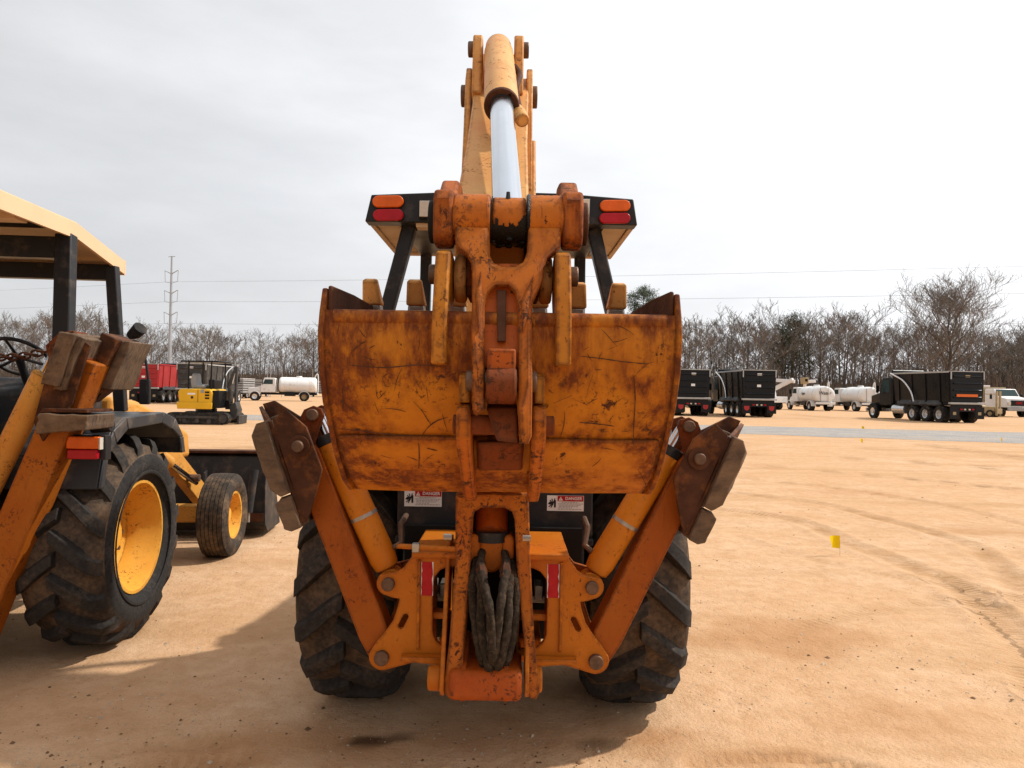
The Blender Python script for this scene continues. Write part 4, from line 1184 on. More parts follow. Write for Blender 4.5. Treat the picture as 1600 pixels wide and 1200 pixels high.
    block(0.72, 1.04, 0.080, 2.71, 3.0, 3)
both(stabilizer)
def swing_mesh(o, c, ang):
    """turn a built part (and its sub-parts) about a Y axis through c, given in the machine's frame"""
    Mr = Matrix.Translation(c) @ Matrix.Rotation(ang, 4, 'Y') @ Matrix.Translation(-c)
    o.data.transform(Mr)
    for ch in o.children: swing_mesh(ch, c, ang)
for (s_, arm_, cy_, pad_, p0_, b0_, b1_) in MADE:
    if s_ > 0:
        loc_ = lambda p: Vector((2 * AX - p.x - AX, p.y - AY, p.z))
        c, b0, b1 = loc_(p0_), loc_(b0_), loc_(b1_)
        an = R(3.6)
        swing_mesh(arm_, c, an); swing_mesh(pad_, c, an)
        nb = Matrix.Rotation(an, 3, 'Y') @ (b1 - c) + c
        a1 = math.atan2((nb - b0).x, (nb - b0).z) - math.atan2((b1 - b0).x, (b1 - b0).z)
        swing_mesh(cy_, b0, a1)
# short loose hose ends by the cylinders are part of the frame dressing

# ---- swing post, boom foot and hoses
shear = lambda z: (z - 0.45) * 0.245
YB = 2.60
outer = [(712, 772), (711, 880), (702, 1000), (693, 1068), (694, 1084), (702, 1093), (716, 1090), (722, 1076), (725, 1000), (735, 880), (738, 812), (742, 800), (752, 794), (788, 794), (800, 800), (804, 812),
         (807, 880), (818, 1000), (822, 1076), (828, 1092), (838, 1094), (843, 1084), (842, 1068), (835, 1000), (829, 880), (826, 772)]
boom_foot = plate('boom', loop_sh(outer, lambda z: YB + shear(z)), [], YB, 0.19, M['link'], bh, 0.006, shear=shear)
mb = MB()
def boomY(z): return 2.72 + (z - 0.5) * 0.262
zs = [1.24, 1.6, 2.2, 2.75, 3.0]
wd = [0.155, 0.165, 0.165, 0.16, 0.155]
lps = []
for z, w_ in zip(zs, wd):
    dp = 0.15 if z < 2.6 else 0.11
    lps.append([(AX - w_, boomY(z) - dp, z), (AX + w_, boomY(z) - dp, z), (AX + w_, boomY(z) + dp, z + 0.06), (AX - w_, boomY(z) + dp, z + 0.06)])
o_ = 0
for k, l in enumerate(lps): mb.v.extend(Vector(p) for p in l)
for k in range(len(lps) - 1):
    for j in range(4): mb.f.append((k * 4 + j, k * 4 + (j + 1) % 4, k * 4 + 4 + (j + 1) % 4, k * 4 + 4 + j))
mb.f.append((0, 1, 2, 3)); mb.f.append(tuple(len(mb.v) - 4 + j for j in range(4)))
# only two side webs are kept at the head so that the dipper fits between them
obj('boom_girder', MB().add([p for p in mb.v[:16]], [f for f in mb.f if max(f) < 16]), M['boom'], boom_foot, 0.01)
PV = px(779, 152, 3.38)       # boom to dipper pivot
for s_ in (-1, 1):
    xo = AX - 0.012 + s_ * 0.142
    prof = [(boomY(2.55) - 0.15, 2.50), (PV.y - 0.17, PV.z - 0.20), (PV.y - 0.12, PV.z + 0.03), (PV.y - 0.06, PV.z + 0.11), (PV.y + 0.02, PV.z + 0.13), (PV.y + 0.10, PV.z + 0.08), (PV.y + 0.13, PV.z - 0.05), (boomY(2.55) + 0.17, 2.50)]
    ck = obj('boom_cheek', MB().yz(prof, xo - 0.014, xo + 0.014), M['boom'], boom_foot, 0.006)
    obj('pivot_boss', MB().cyl((xo, PV.y - 0.03, PV.z - 0.01), (xo + s_ * 0.038, PV.y - 0.03, PV.z - 0.01), 0.05, n=20), M['pin'], boom_foot, 0.004)
# swing casting
c0 = px(767, 1062, 2.66); hw_ = 0.128
sw_ = MB().prism([(AX - 0.012 - hw_, 2.57, px(0, 1102, 2.57).z * 0 + px(767, 1098, 2.57).z), (AX - 0.012 + hw_ + 0.012, 2.57, px(767, 1098, 2.57).z), (AX - 0.012 + hw_ + 0.012, 2.60, px(767, 1050, 2.60).z), (AX - 0.012 - hw_, 2.60, px(767, 1050, 2.60).z)], (0, 0.40, 0))
sp = obj('swing_casting', sw_, M['cast'], bh, 0.02, seg=3)
for s_ in (-1, 1):
    xx = AX - 0.010 + s_ * 0.172
    q = px(767, 1062, 2.66)
    obj('swing_boss', MB().cyl((xx - s_ * 0.01, 2.68, q.z - 0.005), (xx + s_ * 0.042, 2.68, q.z - 0.005), 0.045, n=18), M['frame'], sp, 0.008)
    lp = [(xx - s_ * 0.008, a, b) for a, b in ((2.60, q.z - 0.02), (2.63, q.z - 0.05), (2.76, q.z - 0.05), (2.95, 0.62), (2.95, 1.02), (2.80, 1.02), (2.62, q.z + 0.05))]
    obj('swing_plate', MB().prism(lp, (s_ * -0.016, 0, 0)), M['frame'], sp, 0.004)
    lp2 = [(xx - s_ * 0.085, a, b) for a, b in ((2.58, q.z - 0.05), (2.85, q.z - 0.05), (2.85, q.z + 0.12), (2.72, q.z + 0.10), (2.60, q.z + 0.04))]
    obj('foot_rib', MB().prism(lp2, (s_ * -0.02, 0, 0)), M['cast'], sp, 0.006)
    obj('side_bolt', MB().cyl((AX - 0.012 + s_ * 0.135, 2.70, 1.06), (AX - 0.012 + s_ * 0.165, 2.70, 1.06), 0.012, n=8), M['steel'], boom_foot)
sc2 = MB().bb(AX - 0.21, AX + 0.21, 2.94, 3.2, 0.50, 0.60); obj('swing_bearing', sc2, M['frame'], bh, 0.01)
# boom cylinder inside the arch
q0, q1 = px(768, 868, 2.84), px(768, 775, 2.98)
bc = obj('boom_cylinder', MB().tube([q0 + Vector((0, 0, 0.075)), q1, q1 + Vector((0, 0.1, 0.4))], [0.066, 0.066, 0.066], 20), M['cast'], bh)
obj('gland', MB().cyl(q0 + Vector((0, 0, 0.062)), q0 + Vector((0, 0, 0.10)), 0.072, n=20), M['black'], bc)
obj('eye', MB().capsule2d((q0.x, q0.y - 0.045, q0.z - 0.01), (q0.x, q0.y - 0.045, q0.z + 0.05), 0.048, (0, 0.09, 0)), M['frame'], bc, 0.01)
for s_ in (-1, 1):
    obj('clevis', MB().capsule2d((q0.x + s_ * 0.067, q0.y - 0.05, q0.z - 0.02), (q0.x + s_ * 0.067, q0.y - 0.05, q0.z + 0.07), 0.022, (0, 0.1, 0)), M['frame'], bc, 0.006)
obj('arch_shade_sheet', MB().bb(AX - 0.15, AX + 0.14, 3.0, 3.03, 0.5, 1.2), M['dark'], bh)  # near-black sheet painted as the shade behind the hoses
# hoses hanging in a bundle
rh = random.Random(4)
HS = [((741, 892, 2.74), (738, 930, 2.70), (746, 1000, 2.66), (756, 1040, 2.66)),
      ((746, 885, 2.76), (752, 920, 2.68), (752, 980, 2.64), (764, 1044, 2.62)),
      ((751, 880, 2.74), (756, 912, 2.66), (766, 960, 2.59), (770, 1030, 2.60)),
      ((791, 880, 2.74), (787, 912, 2.66), (780, 960, 2.60), (772, 1032, 2.61)),
      ((797, 888, 2.76), (795, 925, 2.67), (792, 985, 2.61), (778, 1042, 2.62)),
      ((803, 895, 2.74), (806, 935, 2.70), (800, 1000, 2.66), (788, 1040, 2.66))]
for k, h in enumerate(HS):
    P = [px(a, b, Y) for a, b, Y in h]
    P.insert(0, px(h[0][0] * 0.7 + 770 * 0.3, h[0][1] - 38, h[0][2] + 0.14))
    P.append(P[-1] + Vector((rh.uniform(-0.02, 0.02), 0.12, -0.01)))
    P.append(P[-1] + Vector((0, 0.14, 0.10)))
    pp_ = cat([tuple(p) for p in P], 6)
    ho = obj('hydraulic_hose', MB().tube(pp_, [0.0168 + 0.0016 * math.sin(i * 1.9 + k) for i in range(len(pp_))], 10), M['hose'], bh, ang=70)
    a_, b_ = Vector(pp_[6]), Vector(pp_[11])
    obj('hose_fitting', MB().tube([a_, a_.lerp(b_, 0.3), a_.lerp(b_, 0.35), a_.lerp(b_, 0.6), a_.lerp(b_, 0.65), a_.lerp(b_, 0.9)], [0.0185, 0.0195, 0.022, 0.022, 0.0195, 0.019], 6), M['rust'], ho)
for zz_ in (985, 955):
    c = px(773, zz_, 2.585)
    
# ---- dipper
F0 = Vector((AX, 3.42, 3.13)); F1 = Vector((AX, 2.02, 2.055))      # upper face line
fd = (F1 - F0).normalized(); fn = Vector((0, -fd.z, fd.y)).normalized()
if fn.z < 0: fn = -fn
mb = MB()
st = [(0.0, 0.122, 0.13), (0.16, 0.124, 0.24), (0.55, 0.114, 0.25), (0.85, 0.115, 0.17), (1.0, 0.10, 0.10)]
L_ = (F1 - F0).length
for k, (t, w_, dp) in enumerate(st):
    p = F0 + fd * (L_ * t)
    for (sx_, dd_) in ((-1, 0), (1, 0), (1, 1), (-1, 1)): mb.v.append(p + Vector((sx_ * w_, 0, 0)) - fn * (dp * dd_))
for k in range(len(st) - 1):
    for j in range(4): mb.f.append((k * 4 + j, k * 4 + (j + 1) % 4, k * 4 + 4 + (j + 1) % 4, k * 4 + 4 + j))
mb.f.append((3, 2, 1, 0)); mb.f.append(tuple(len(mb.v) - 4 + j for j in range(4)))
dip = obj('dipper', mb, M['boom'], bh, 0.008)
CP = px(779, 78, 3.26)        # cylinder anchor pin
for s_ in (-1, 1):
    xo = CP.x + s_ * 0.094
    prof = [(CP.y + 0.03, CP.z + 0.062), (CP.y - 0.03, CP.z + 0.055), (CP.y - 0.055, CP.z + 0.01), (CP.y - 0.05, CP.z - 0.06), (CP.y - 0.10, CP.z - 0.24), (CP.y + 0.05, CP.z - 0.26), (CP.y + 0.20, CP.z - 0.08), (CP.y + 0.07, CP.z + 0.03)]
    obj('cylinder_bracket', MB().yz(prof, xo - 0.022, xo + 0.022), M['boom'], dip, 0.008)
    obj('bracket_pin', MB().cyl((xo, CP.y, CP.z), (xo + s_ * 0.046, CP.y, CP.z), 0.035, n=16), M['pin'], dip, 0.005)
obj('head_plate', MB().hexa([(CP.x - 0.10, 3.26, 2.92), (CP.x + 0.10, 3.26, 2.92), (CP.x + 0.10, 3.42, 2.92), (CP.x - 0.10, 3.42, 2.92),
                             (CP.x - 0.09, 3.36, CP.z + 0.03), (CP.x + 0.09, 3.36, CP.z + 0.03), (CP.x + 0.09, 3.42, CP.z + 0.02), (CP.x - 0.09, 3.42, CP.z + 0.02)]), M['cast'], dip, 0.006)
# bucket cylinder
RE = px(794, 346, 1.93)
cd = (RE - CP); CL = cd.length; cd = cd / CL
tG = 0.452 * CL
bcy = obj('bucket_cylinder', MB().tube([CP - cd * 0.05, CP - cd * 0.04, CP + cd * 0.05, CP + cd * 0.06, CP + cd * tG], [0.05, 0.060, 0.062, 0.066, 0.066], 32), M['boom'], bh, ang=40)
gl = MB().tube([CP + cd * (tG - 0.012), CP + cd * tG, CP + cd * (tG + 0.006), CP + cd * (tG + 0.008), CP + cd * (tG - 0.01)], [0.0665, 0.0675, 0.064, 0.050, 0.047], 32, cap=False)
obj('gland', gl, M['rust'], bcy)
obj('seal', MB().cyl(CP + cd * (tG + 0.002), CP + cd * (tG + 0.02), 0.047, 0.0455, n=28), M['black'], bcy)
obj('rod', MB().cyl(CP + cd * (tG - 0.02), RE - cd * 0.03, 0.0435, n=32), M['chrome'], bcy, ang=40)
g1 = px(817, 186, CP.y + cd.y * tG); g0 = CP + cd * (tG - 0.05)
obj('port_tube', MB().tube(cat([tuple(px(804, 104, 3.02)), tuple(px(812, 118, 2.98)), tuple(px(806, 140, 2.86)), tuple(px(812, 172, 2.72))], 5), 0.013, 10), M['rust'], bcy)
obj('port_boss', MB().tube([px(806, 172, 2.70), px(812, 181, 2.67), px(817, 189, 2.64)], [0.027, 0.030, 0.026], 16), M['boom'], bcy, 0.004)

# ---- bucket linkage
XC = lambda a, Y: px(a, 350, Y).x
YL, ZL = 1.93, RE.z
lk = MB().cyl((XC(709, YL), YL - 0.01, ZL), (XC(767, YL), YL - 0.01, ZL), 0.068, n=28)
link = obj('bucket_link', lk, M['link'], bh, 0.008, seg=3)
obj('link_tube', MB().cyl((XC(823, YL), YL - 0.01, ZL), (XC(879, YL), YL - 0.01, ZL), 0.068, n=28), M['link'], link, 0.008, seg=3)
obj('rod_eye', MB().cyl((XC(769.5, YL), YL, ZL), (XC(821, YL), YL, ZL), 0.063, n=28), M['link_eye'] if 'link_eye' in M else M['link'], bcy, 0.006)
z0 = px(794, 307, YL - 0.03)
obj('grease_nipple', MB().tube([z0 + Vector((0, 0, -0.012)), z0 + Vector((0, 0, 0.0)), z0 + Vector((0, 0, 0.012))], [0.008, 0.006, 0.005], 8), M['ink'], link)
# Y shaped casting
Yl = 1.80
ycast = [(711, 352), (711, 378), (716, 388), (728, 396), (735, 408), (737, 424), (737, 470), (736, 520), (737, 560), (738, 640), (744, 650), (757, 640), (757, 478), (763, 456), (775, 446), (794, 446), (804, 456), (809, 478), (809, 640), (812, 694), (826, 694), (831, 682), (832, 600),
         (831, 500), (833, 470), (842, 452), (849, 436), (850, 418), (856, 402), (868, 392), (876, 384), (877, 354), (826, 354), (824, 392), (818, 408), (806, 416), (784, 416), (771, 410), (765, 398), (764, 354)]
lf = lambda z: 1.675 + max(0.0, z - 1.60) * 0.40
lsh = lambda z: lf(z) - 1.675
cast = plate('link_casting', loop_sh(ycast, lf), [], 1.675, 0.075, M['link'], link, 0.010, shear=lsh)
web = [(757, 430), (806, 430), (806, 560), (757, 560)]
plate('link_web', loop_sh([(752, 408), (838, 408), (826, 470), (826, 575), (744, 575), (744, 470)], lf), [], 1.675 + 0.03, 0.035, M['cast'], link, 0.006, shear=lsh)
plate('center_rib', loop_sh([(776, 452), (791, 452), (790, 533), (777, 533)], lf), [], 1.675 + 0.012, 0.02, M['rust'], link, 0.004, shear=lsh)
for (a, b, c_, d_) in (((752, 424), (742, 462), (748, 520), (754, 470)), ((834, 430), (814, 470), (816, 520), (826, 490))):
    plate('side_rib', loop_sh([a, b, c_, d_], lf), [], 1.675 - 0.012, 0.02, M['link'], link, 0.006, shear=lsh)
Yl = 1.715
bz = px(783, 603, Yl); br = (px(783, 575, Yl).z - px(783, 632, Yl).z) / 2
obj('lower_boss', MB().cyl((px(760, 603, Yl).x, Yl + 0.0, bz.z), (px(807, 603, Yl).x, Yl + 0.0, bz.z), br, n=24), M['rusty'], link, 0.006)
obj('boss_arm', MB().bb(px(760, 603, Yl).x + 0.001, px(806, 603, Yl).x - 0.001, Yl - 0.01, Yl + 0.06, bz.z, px(783, 545, Yl).z), M['cast'], link, 0.006)
tg = [px(759, 637, 1.74), px(808, 637, 1.74), px(810, 693, 1.69), px(776, 690, 1.69)]
obj('tongue', MB().hexa([p for p in tg] + [p + Vector((0, 0.06, 0.012)) for p in tg]), M['rusty'], link, 0.005)
pin1 = px(783, 596, 1.738)
obj('link_pin', MB().cyl((px(728, 596, 1.738).x, 1.738, pin1.z), (px(839, 596, 1.738).x, 1.738, pin1.z), 0.026, n=20), M['pin'], link, 0.004)
# guide links from the link pin back to the dipper
for s_, x0, x1 in ((-1, 677, 708), (1, 879, 911)):
    a, b = XC(x0, YL - 0.06), XC(x1, YL - 0.06)
    prof = [(YL - 0.075, ZL - 0.055), (YL - 0.08, ZL + 0.04), (YL - 0.06, ZL + 0.068), (YL - 0.02, ZL + 0.075), (YL + 0.05, ZL + 0.09), (YL + 0.14, ZL + 0.15), (YL + 0.24, ZL + 0.165), (YL + 0.34, ZL + 0.12), (YL + 0.34, ZL + 0.04), (YL + 0.2, ZL - 0.0), (YL + 0.05, ZL - 0.05), (YL, ZL - 0.078), (YL - 0.05, ZL - 0.078)]
    g = obj('guide_link', MB().yz(prof, a, b), M['rusty_link'] if 'rusty_link' in M else M['link'], link, 0.010, seg=3)
    xe = a if s_ < 0 else b
    obj('pin_head', MB().cyl((xe - s_ * 0.005, YL, ZL - 0.005), (xe + s_ * 0.016, YL, ZL - 0.005), 0.058, n=24), M['dark'] if s_ < 0 else M['rust'], g, 0.004)
obj('guide_pin', MB().cyl((AX - 0.17, YL + 0.27, ZL + 0.09), (AX + 0.25, YL + 0.27, ZL + 0.09), 0.035), M['pin'], link)
# grease around the rod eye
gr = MB()
for k in range(3):
    gr.cyl((XC(768.2, YL), YL - 0.004, ZL), (XC(770, YL), YL - 0.004, ZL), 0.066, n=20) if k == 0 else None
rgz = random.Random(2)
sl = 22
for k in range(sl):          # grease smeared round the lower half of the eye
    x0, x1 = XC(770 + 51 * k / sl, YL), XC(770 + 51 * (k + 1) / sl, YL)
    cen = abs((k + 0.5) / sl - 0.45)
    a0 = 205 - 34 * cen + rgz.uniform(-9, 9); a1 = 330
    lp = [(x0, YL + 0.0655 * math.cos(R(a0 + (a1 - a0) * i / 10)), ZL + 0.0655 * math.sin(R(a0 + (a1 - a0) * i / 10))) for i in range(11)]
    li = [(x0, YL + 0.060 * math.cos(R(a0 + (a1 - a0) * i / 10)), ZL + 0.060 * math.sin(R(a0 + (a1 - a0) * i / 10))) for i in range(10, -1, -1)]
    gr.prism(lp + li, (x1 - x0, 0, 0))
for i in range(16):
    a = R(rgz.uniform(225, 318)); x = XC(rgz.uniform(770, 822), YL)
    p = Vector((x, YL - 0.002 + 0.066 * math.cos(a), ZL + 0.066 * math.sin(a)))
    r_ = rgz.uniform(0.006, 0.011)
    gr.tube([p + Vector((-r_, 0, 0)), p + Vector((-r_ * 0.5, 0, 0)), p + Vector((r_ * 0.5, 0, 0)), p + Vector((r_, 0, 0))], [0.002, r_ * 0.7, r_ * 0.7, 0.002], 7)
obj('grease', gr, M['grease'], link, ang=70)
obj('grease_collar', MB().lathe([(0, 0.067), (0.004, 0.072), (0.010, 0.070), (0.012, 0.06)], (XC(822, YL), YL - 0.008, ZL), 'x', 24), M['grease'], link)

# ---- bucket: profile in (Y, z), back of the shell towards the camera
bkt_prof = [(1.785, 1.815), (1.775, 1.76), (1.79, 1.668), (1.835, 1.58), (1.905, 1.497), (1.975, 1.425), (2.06, 1.366), (2.15, 1.325), (2.25, 1.312), (2.36, 1.33), (2.45, 1.37), (2.50, 1.47), (2.49, 1.60), (2.44, 1.74), (2.395, 1.845)]
BXc, BW = px(781, 560, 1.79).x, 0.440
def shell(prof, hw, th, i0=0, i1=None, out=0.0, taper=0.0):
    mb = MB(); pr = prof[i0:i1]
    cxy = (2.12, 1.62)
    n_ = len(pr)
    nor = []
    for i in range(n_):
        a = pr[max(i - 1, 0)]; b = pr[min(i + 1, n_ - 1)]
        t = Vector((b[0] - a[0], b[1] - a[1])).normalized(); nv = Vector((t.y, -t.x))
        if nv.dot(Vector((pr[i][0] - cxy[0], pr[i][1] - cxy[1]))) < 0: nv = -nv
        nor.append(nv)
    NX = 12
    for lay in (out, out - th):
        for i in range(n_):
            for k in range(NX + 1):
                x = -hw + 2 * hw * k / NX
                d = lay + 0.004 * mnoise.noise((x * 4, pr[i][1] * 5, 1.7))
                mb.v.append(Vector((BXc + x, pr[i][0] + nor[i].x * d, pr[i][1] + nor[i].y * d)))
    S = n_ * (NX + 1)
    for i in range(n_ - 1):
        for k in range(NX):
            a = i * (NX + 1) + k
            mb.f.append((a, a + 1, a + NX + 2, a + NX + 1)); mb.f.append((S + a, S + a + NX + 1, S + a + NX + 2, S + a + 1))
    for i in range(n_ - 1):
        for k in (0, NX):
            a = i * (NX + 1) + k
            mb.f.append((a, a + NX + 1, S + a + NX + 1, S + a))
    for i in (0, n_ - 1):
        for k in range(NX):
            a = i * (NX + 1) + k
            mb.f.append((a, a + 1, S + a + 1, S + a))
    return mb
bucket = obj('bucket', shell(bkt_prof, BW, 0.014), M['bucket'], bh, ang=40)
obj('heel_plate', shell(bkt_prof, BW - 0.012, 0.010, 4, 11, 0.0125), M['bucket'], bucket, 0.003, ang=40)
tb = MB().tube([(BXc - BW + 0.02, 1.795, 1.797), (BXc + BW - 0.02, 1.795, 1.797)], 0.021, 16)
obj('top_tube', tb, M['bucket'], bucket)
for s_ in (-1, 1):
    x0 = BXc + s_ * BW; x1 = x0 + s_ * 0.014
    sp_ = [(1.80, 1.872), (1.775, 1.81)] + [(a - 0.012 if a < 2.2 else a + 0.01, b - (0.012 if i > 4 else 0)) for i, (a, b) in enumerate(bkt_prof[1:14])] + [(2.40, 1.86), (2.30, 1.885), (2.05, 1.872)]
    obj('side_plate', MB().yz(sp_, x0, x1), M['bucket_side'] if 'bucket_side' in M else M['bucket'], bucket, 0.004)
    cut = [(1.80, 1.878), (1.795, 1.80), (1.81, 1.755), (1.86, 1.79), (2.36, 1.83), (2.40, 1.89), (2.05, 1.888)]
    obj('side_cutter', MB().yz(cut, x0 - s_ * 0.001, x0 - s_ * 0.013), M['rust'], bucket, 0.004)
def shell_pt(a, b, lift=0.001):
    """where the sight line through a pixel meets the back of the bucket"""
    d = ray(a, b)
    for i, ((y0, z0), (y1, z1)) in enumerate(zip(bkt_prof[:8], bkt_prof[1:9])):
        # CAMZ + k dz = z, k dy = y
        A_ = np.array([[d.y, -(y1 - y0)], [d.z, -(z1 - z0)]]); r_ = np.linalg.solve(A_, np.array([y0, z0 - CAMZ]))
        k, t = r_
        if -0.02 <= t <= 1.02:
            nv = Vector((0, -(z0 - z1), -(y1 - y0))).normalized()
            off = 0.0135 if i >= 4 else 0.004
            return Vector((d.x * k, d.y * k, CAMZ + d.z * k)) + nv * (off + lift)
    return None
rs_ = random.Random(12)
def scratch_strip(mb, pts, w_):
    P = [shell_pt(*p) for p in pts]
    if any(p is None for p in P): return
    o = len(mb.v)
    for i, p in enumerate(P):
        t = (P[min(i + 1, len(P) - 1)] - P[max(i - 1, 0)]).normalized(); sd_ = t.cross(Vector((0, 1, 0))).normalized()
        ww = w_ * (0.35 + 0.65 * math.sin(PI * (i + 0.5) / len(P))) * rs_.uniform(0.6, 1.3)
        mb.v += [p - sd_ * ww, p + sd_ * ww]
    for i in range(len(P) - 1): mb.f.append((o + 2 * i, o + 2 * i + 2, o + 2 * i + 3, o + 2 * i + 1))
scm = MB()
for pts in ([(660, 678), (670, 665), (684, 655), (700, 650)], [(530, 668), (570, 672), (610, 677), (650, 679), (705, 678)], [(655, 686), (656, 705), (655, 725)], [(990, 586), (992, 620), (990, 660), (989, 690)],
            [(905, 556), (940, 560), (975, 565), (1010, 568)], [(905, 658), (930, 660), (960, 664)], [(535, 605), (537, 620), (536, 640)], [(545, 570), (600, 574), (650, 570), (690, 572)], [(560, 540), (552, 548)], [(668, 694), (684, 698)]):
    scratch_strip(scm, cat(pts, 5), 0.0016)
for i in range(70):
    side_ = rs_.random() < 0.5
    a = rs_.uniform(515, 695) if side_ else rs_.uniform(868, 1035); b = rs_.uniform(505, 755)
    if 674 < b < 690: continue
    L_ = rs_.uniform(8, 42); an = rs_.choice((0.1, 0.5, 1.2, 1.5, 2.2, 2.6)) + rs_.uniform(-0.25, 0.25)
    cvt = rs_.uniform(-0.3, 0.3)
    pts = [(a + L_ * t * math.cos(an + cvt * t), b + L_ * t * math.sin(an + cvt * t)) for t in (0, 0.25, 0.5, 0.75, 1.0)]
    if any(q[0] < 515 or q[0] > 1035 or q[1] > 760 or q[1] < 500 for q in pts): continue
    scratch_strip(scm, pts, rs_.uniform(0.0004, 0.0011))
so = obj('scratches', scm, M['rust'], bucket); so['kind'] = 'stuff'
# hinge plates and pins
for (x0, x1, s_) in ((676, 699, -1), (869, 893, 1)):
    a, b = px(x0, 480, 1.76).x, px(x1, 480, 1.76).x
    prof = [(1.738, 1.682), (1.742, 1.80), (1.775, 1.90), (1.80, 1.968), (1.86, 1.985), (1.95, 1.98), (1.985, 1.93), (1.96, 1.86), (1.90, 1.80), (1.80, 1.78), (1.795, 1.68)]
    h = obj('hinge_plate', MB().yz(prof, a, b), M['bucket_ear'], bucket, 0.005)
    # inner sister plate
    a2, b2 = (b + 0.02, b + 0.030) if s_ < 0 else (a - 0.030, a - 0.02)
    xe = a if s_ < 0 else b
    obj('hinge_pin', MB().cyl((xe - s_ * 0.12, 1.93, 1.932), (xe + s_ * 0.030, 1.93, 1.932), 0.027, n=20), M['pin'], h, 0.004)
    obj('pin_collar', MB().cyl((xe + s_ * 0.001, 1.93, 1.932), (xe + s_ * 0.005, 1.93, 1.932), 0.036, n=20), M['black'], h)
    xb0 = b + 0.003 if s_ < 0 else a - 0.003
    obj('dipper_boss', MB().cyl((xb0, 1.955, 1.925), (xb0 - s_ * 0.032, 1.955, 1.925), 0.066, n=26), M['boom'], dip, 0.008)
    obj('dipper_fork', MB().yz([(1.90, 1.87), (1.90, 1.975), (2.0, 2.06), (2.25, 2.22), (2.25, 2.0), (2.05, 1.87)], xb0 - s_ * 0.034, xb0 - s_ * 0.068), M['rusty'], dip, 0.006)
    gp = [px(699, 500, 1.80), px(712, 500, 1.80)]
# lower ears
for (x0, x1, s_) in ((712, 735, -1), (831, 853, 1)):
    a, b = px(x0, 690, 1.75).x, px(x1, 690, 1.75).x
    prof = [(1.745, 1.50), (1.735, 1.545), (1.75, 1.575), (1.78, 1.585), (1.84, 1.578)] + [(p[0] + 0.004, p[1] + 0.004) for p in bkt_prof[4:8]] + [(2.14, 1.285), (2.02, 1.325), (1.90, 1.40), (1.80, 1.46)]
    e = obj('link_ear', MB().yz(prof, a, b), M['link'], bucket, 0.006)
    pr2_ = [(1.79, 1.585), (1.80, 1.645), (1.815, 1.65), (1.85, 1.58)]
    obj('ear_gusset', MB().yz([(1.765, 1.588), (1.775, 1.655), (1.80, 1.665), (1.85, 1.60), (1.85, 1.58)], a + 0.004, b - 0.004), M['bucket_ear'], e, 0.004)
p2 = px(783, 664, 1.775)
obj('ear_pin', MB().cyl((px(708, 664, 1.775).x, 1.775, p2.z), (px(866, 664, 1.775).x, 1.775, p2.z), 0.025, n=20), M['rusty'], bucket, 0.004)
obj('stop_block', MB().hexa([px(748, 735, 1.93), px(815, 735, 1.93), px(818, 735, 2.1), px(745, 735, 2.1), px(744, 690, 1.84), px(819, 690, 1.84), px(818, 690, 2.0), px(745, 690, 2.0)]), M['rusty'], bucket, 0.008)
# teeth
for k, xp in enumerate((585, 652, 716, 780, 842, 900, 961)):
    if k == 3: continue
    b = px(xp, 488, 2.36); c = Vector((b.x, 2.37, 1.845))
    ad = MB().hexa([(c.x - 0.032, 2.34, 1.80), (c.x + 0.032, 2.34, 1.80), (c.x + 0.032, 2.42, 1.80), (c.x - 0.032, 2.42, 1.80),
                    (c.x - 0.026, 2.315, 1.895), (c.x + 0.026, 2.315, 1.895), (c.x + 0.026, 2.37, 1.90), (c.x - 0.026, 2.37, 1.90)])
    t = obj('tooth', ad, M['steel'], bucket, 0.008)
    tipm = MB().hexa([(c.x - 0.031, 2.308, 1.890), (c.x + 0.031, 2.308, 1.890), (c.x + 0.031, 2.38, 1.895), (c.x - 0.031, 2.38, 1.895),
                      (c.x - 0.024, 2.268, 1.965), (c.x + 0.024, 2.268, 1.965), (c.x + 0.022, 2.295, 1.975), (c.x - 0.022, 2.295, 1.975)])
    obj('tooth_tip', tipm, M['tooth'] if 'tooth' in M else M['boom'], t, 0.008, seg=3)

# ================================================================== SECOND BACKHOE, to the left
LX, LY = -3.40, 4.48
lb = thing('backhoe_loader', 'yellow backhoe loader with tan canopy roof and black fenders parked beside the orange one', 'backhoe', (LX, LY, 0), R(4.5), 'backhoe loaders', world=True)
for s_ in (-1, 1):
    drive_wheel(lb, (LX + s_ * 0.83, LY, 0.645), 0.655, 0.48, 0.345, s_, M['rim'])
for s_ in (-1, 1):
    small_wheel(lb, (LX + s_ * 0.84, LY + 2.26, 0.385), 0.395, 0.27, 0.215, s_, M['rim'])
obj('axle', MB().cyl((LX - 0.6, LY, 0.645), (LX + 0.6, LY, 0.645), 0.13), M['dark'], lb)
obj('front_axle', MB().bar((LX - 0.72, LY + 2.26, 0.40), (LX + 0.72, LY + 2.26, 0.40), 0.16, 0.14), M['yellow'], lb, 0.01)
mb = MB(); mb.bb(LX - 0.36, LX + 0.36, 3.75, 5.4, 0.45, 1.0); mb.bb(LX - 0.22, LX + 0.22, 5.4, 7.1, 0.5, 0.95)
obj('chassis', mb, M['dark'], lb, 0.01)
mb = MB().yz([(5.45, 0.95), (5.45, 1.52), (5.9, 1.48), (6.6, 1.30), (7.05, 1.15), (7.1, 0.9)], LX - 0.40, LX + 0.40)
obj('hood', mb, M['yellow'], lb, 0.04, seg=3)
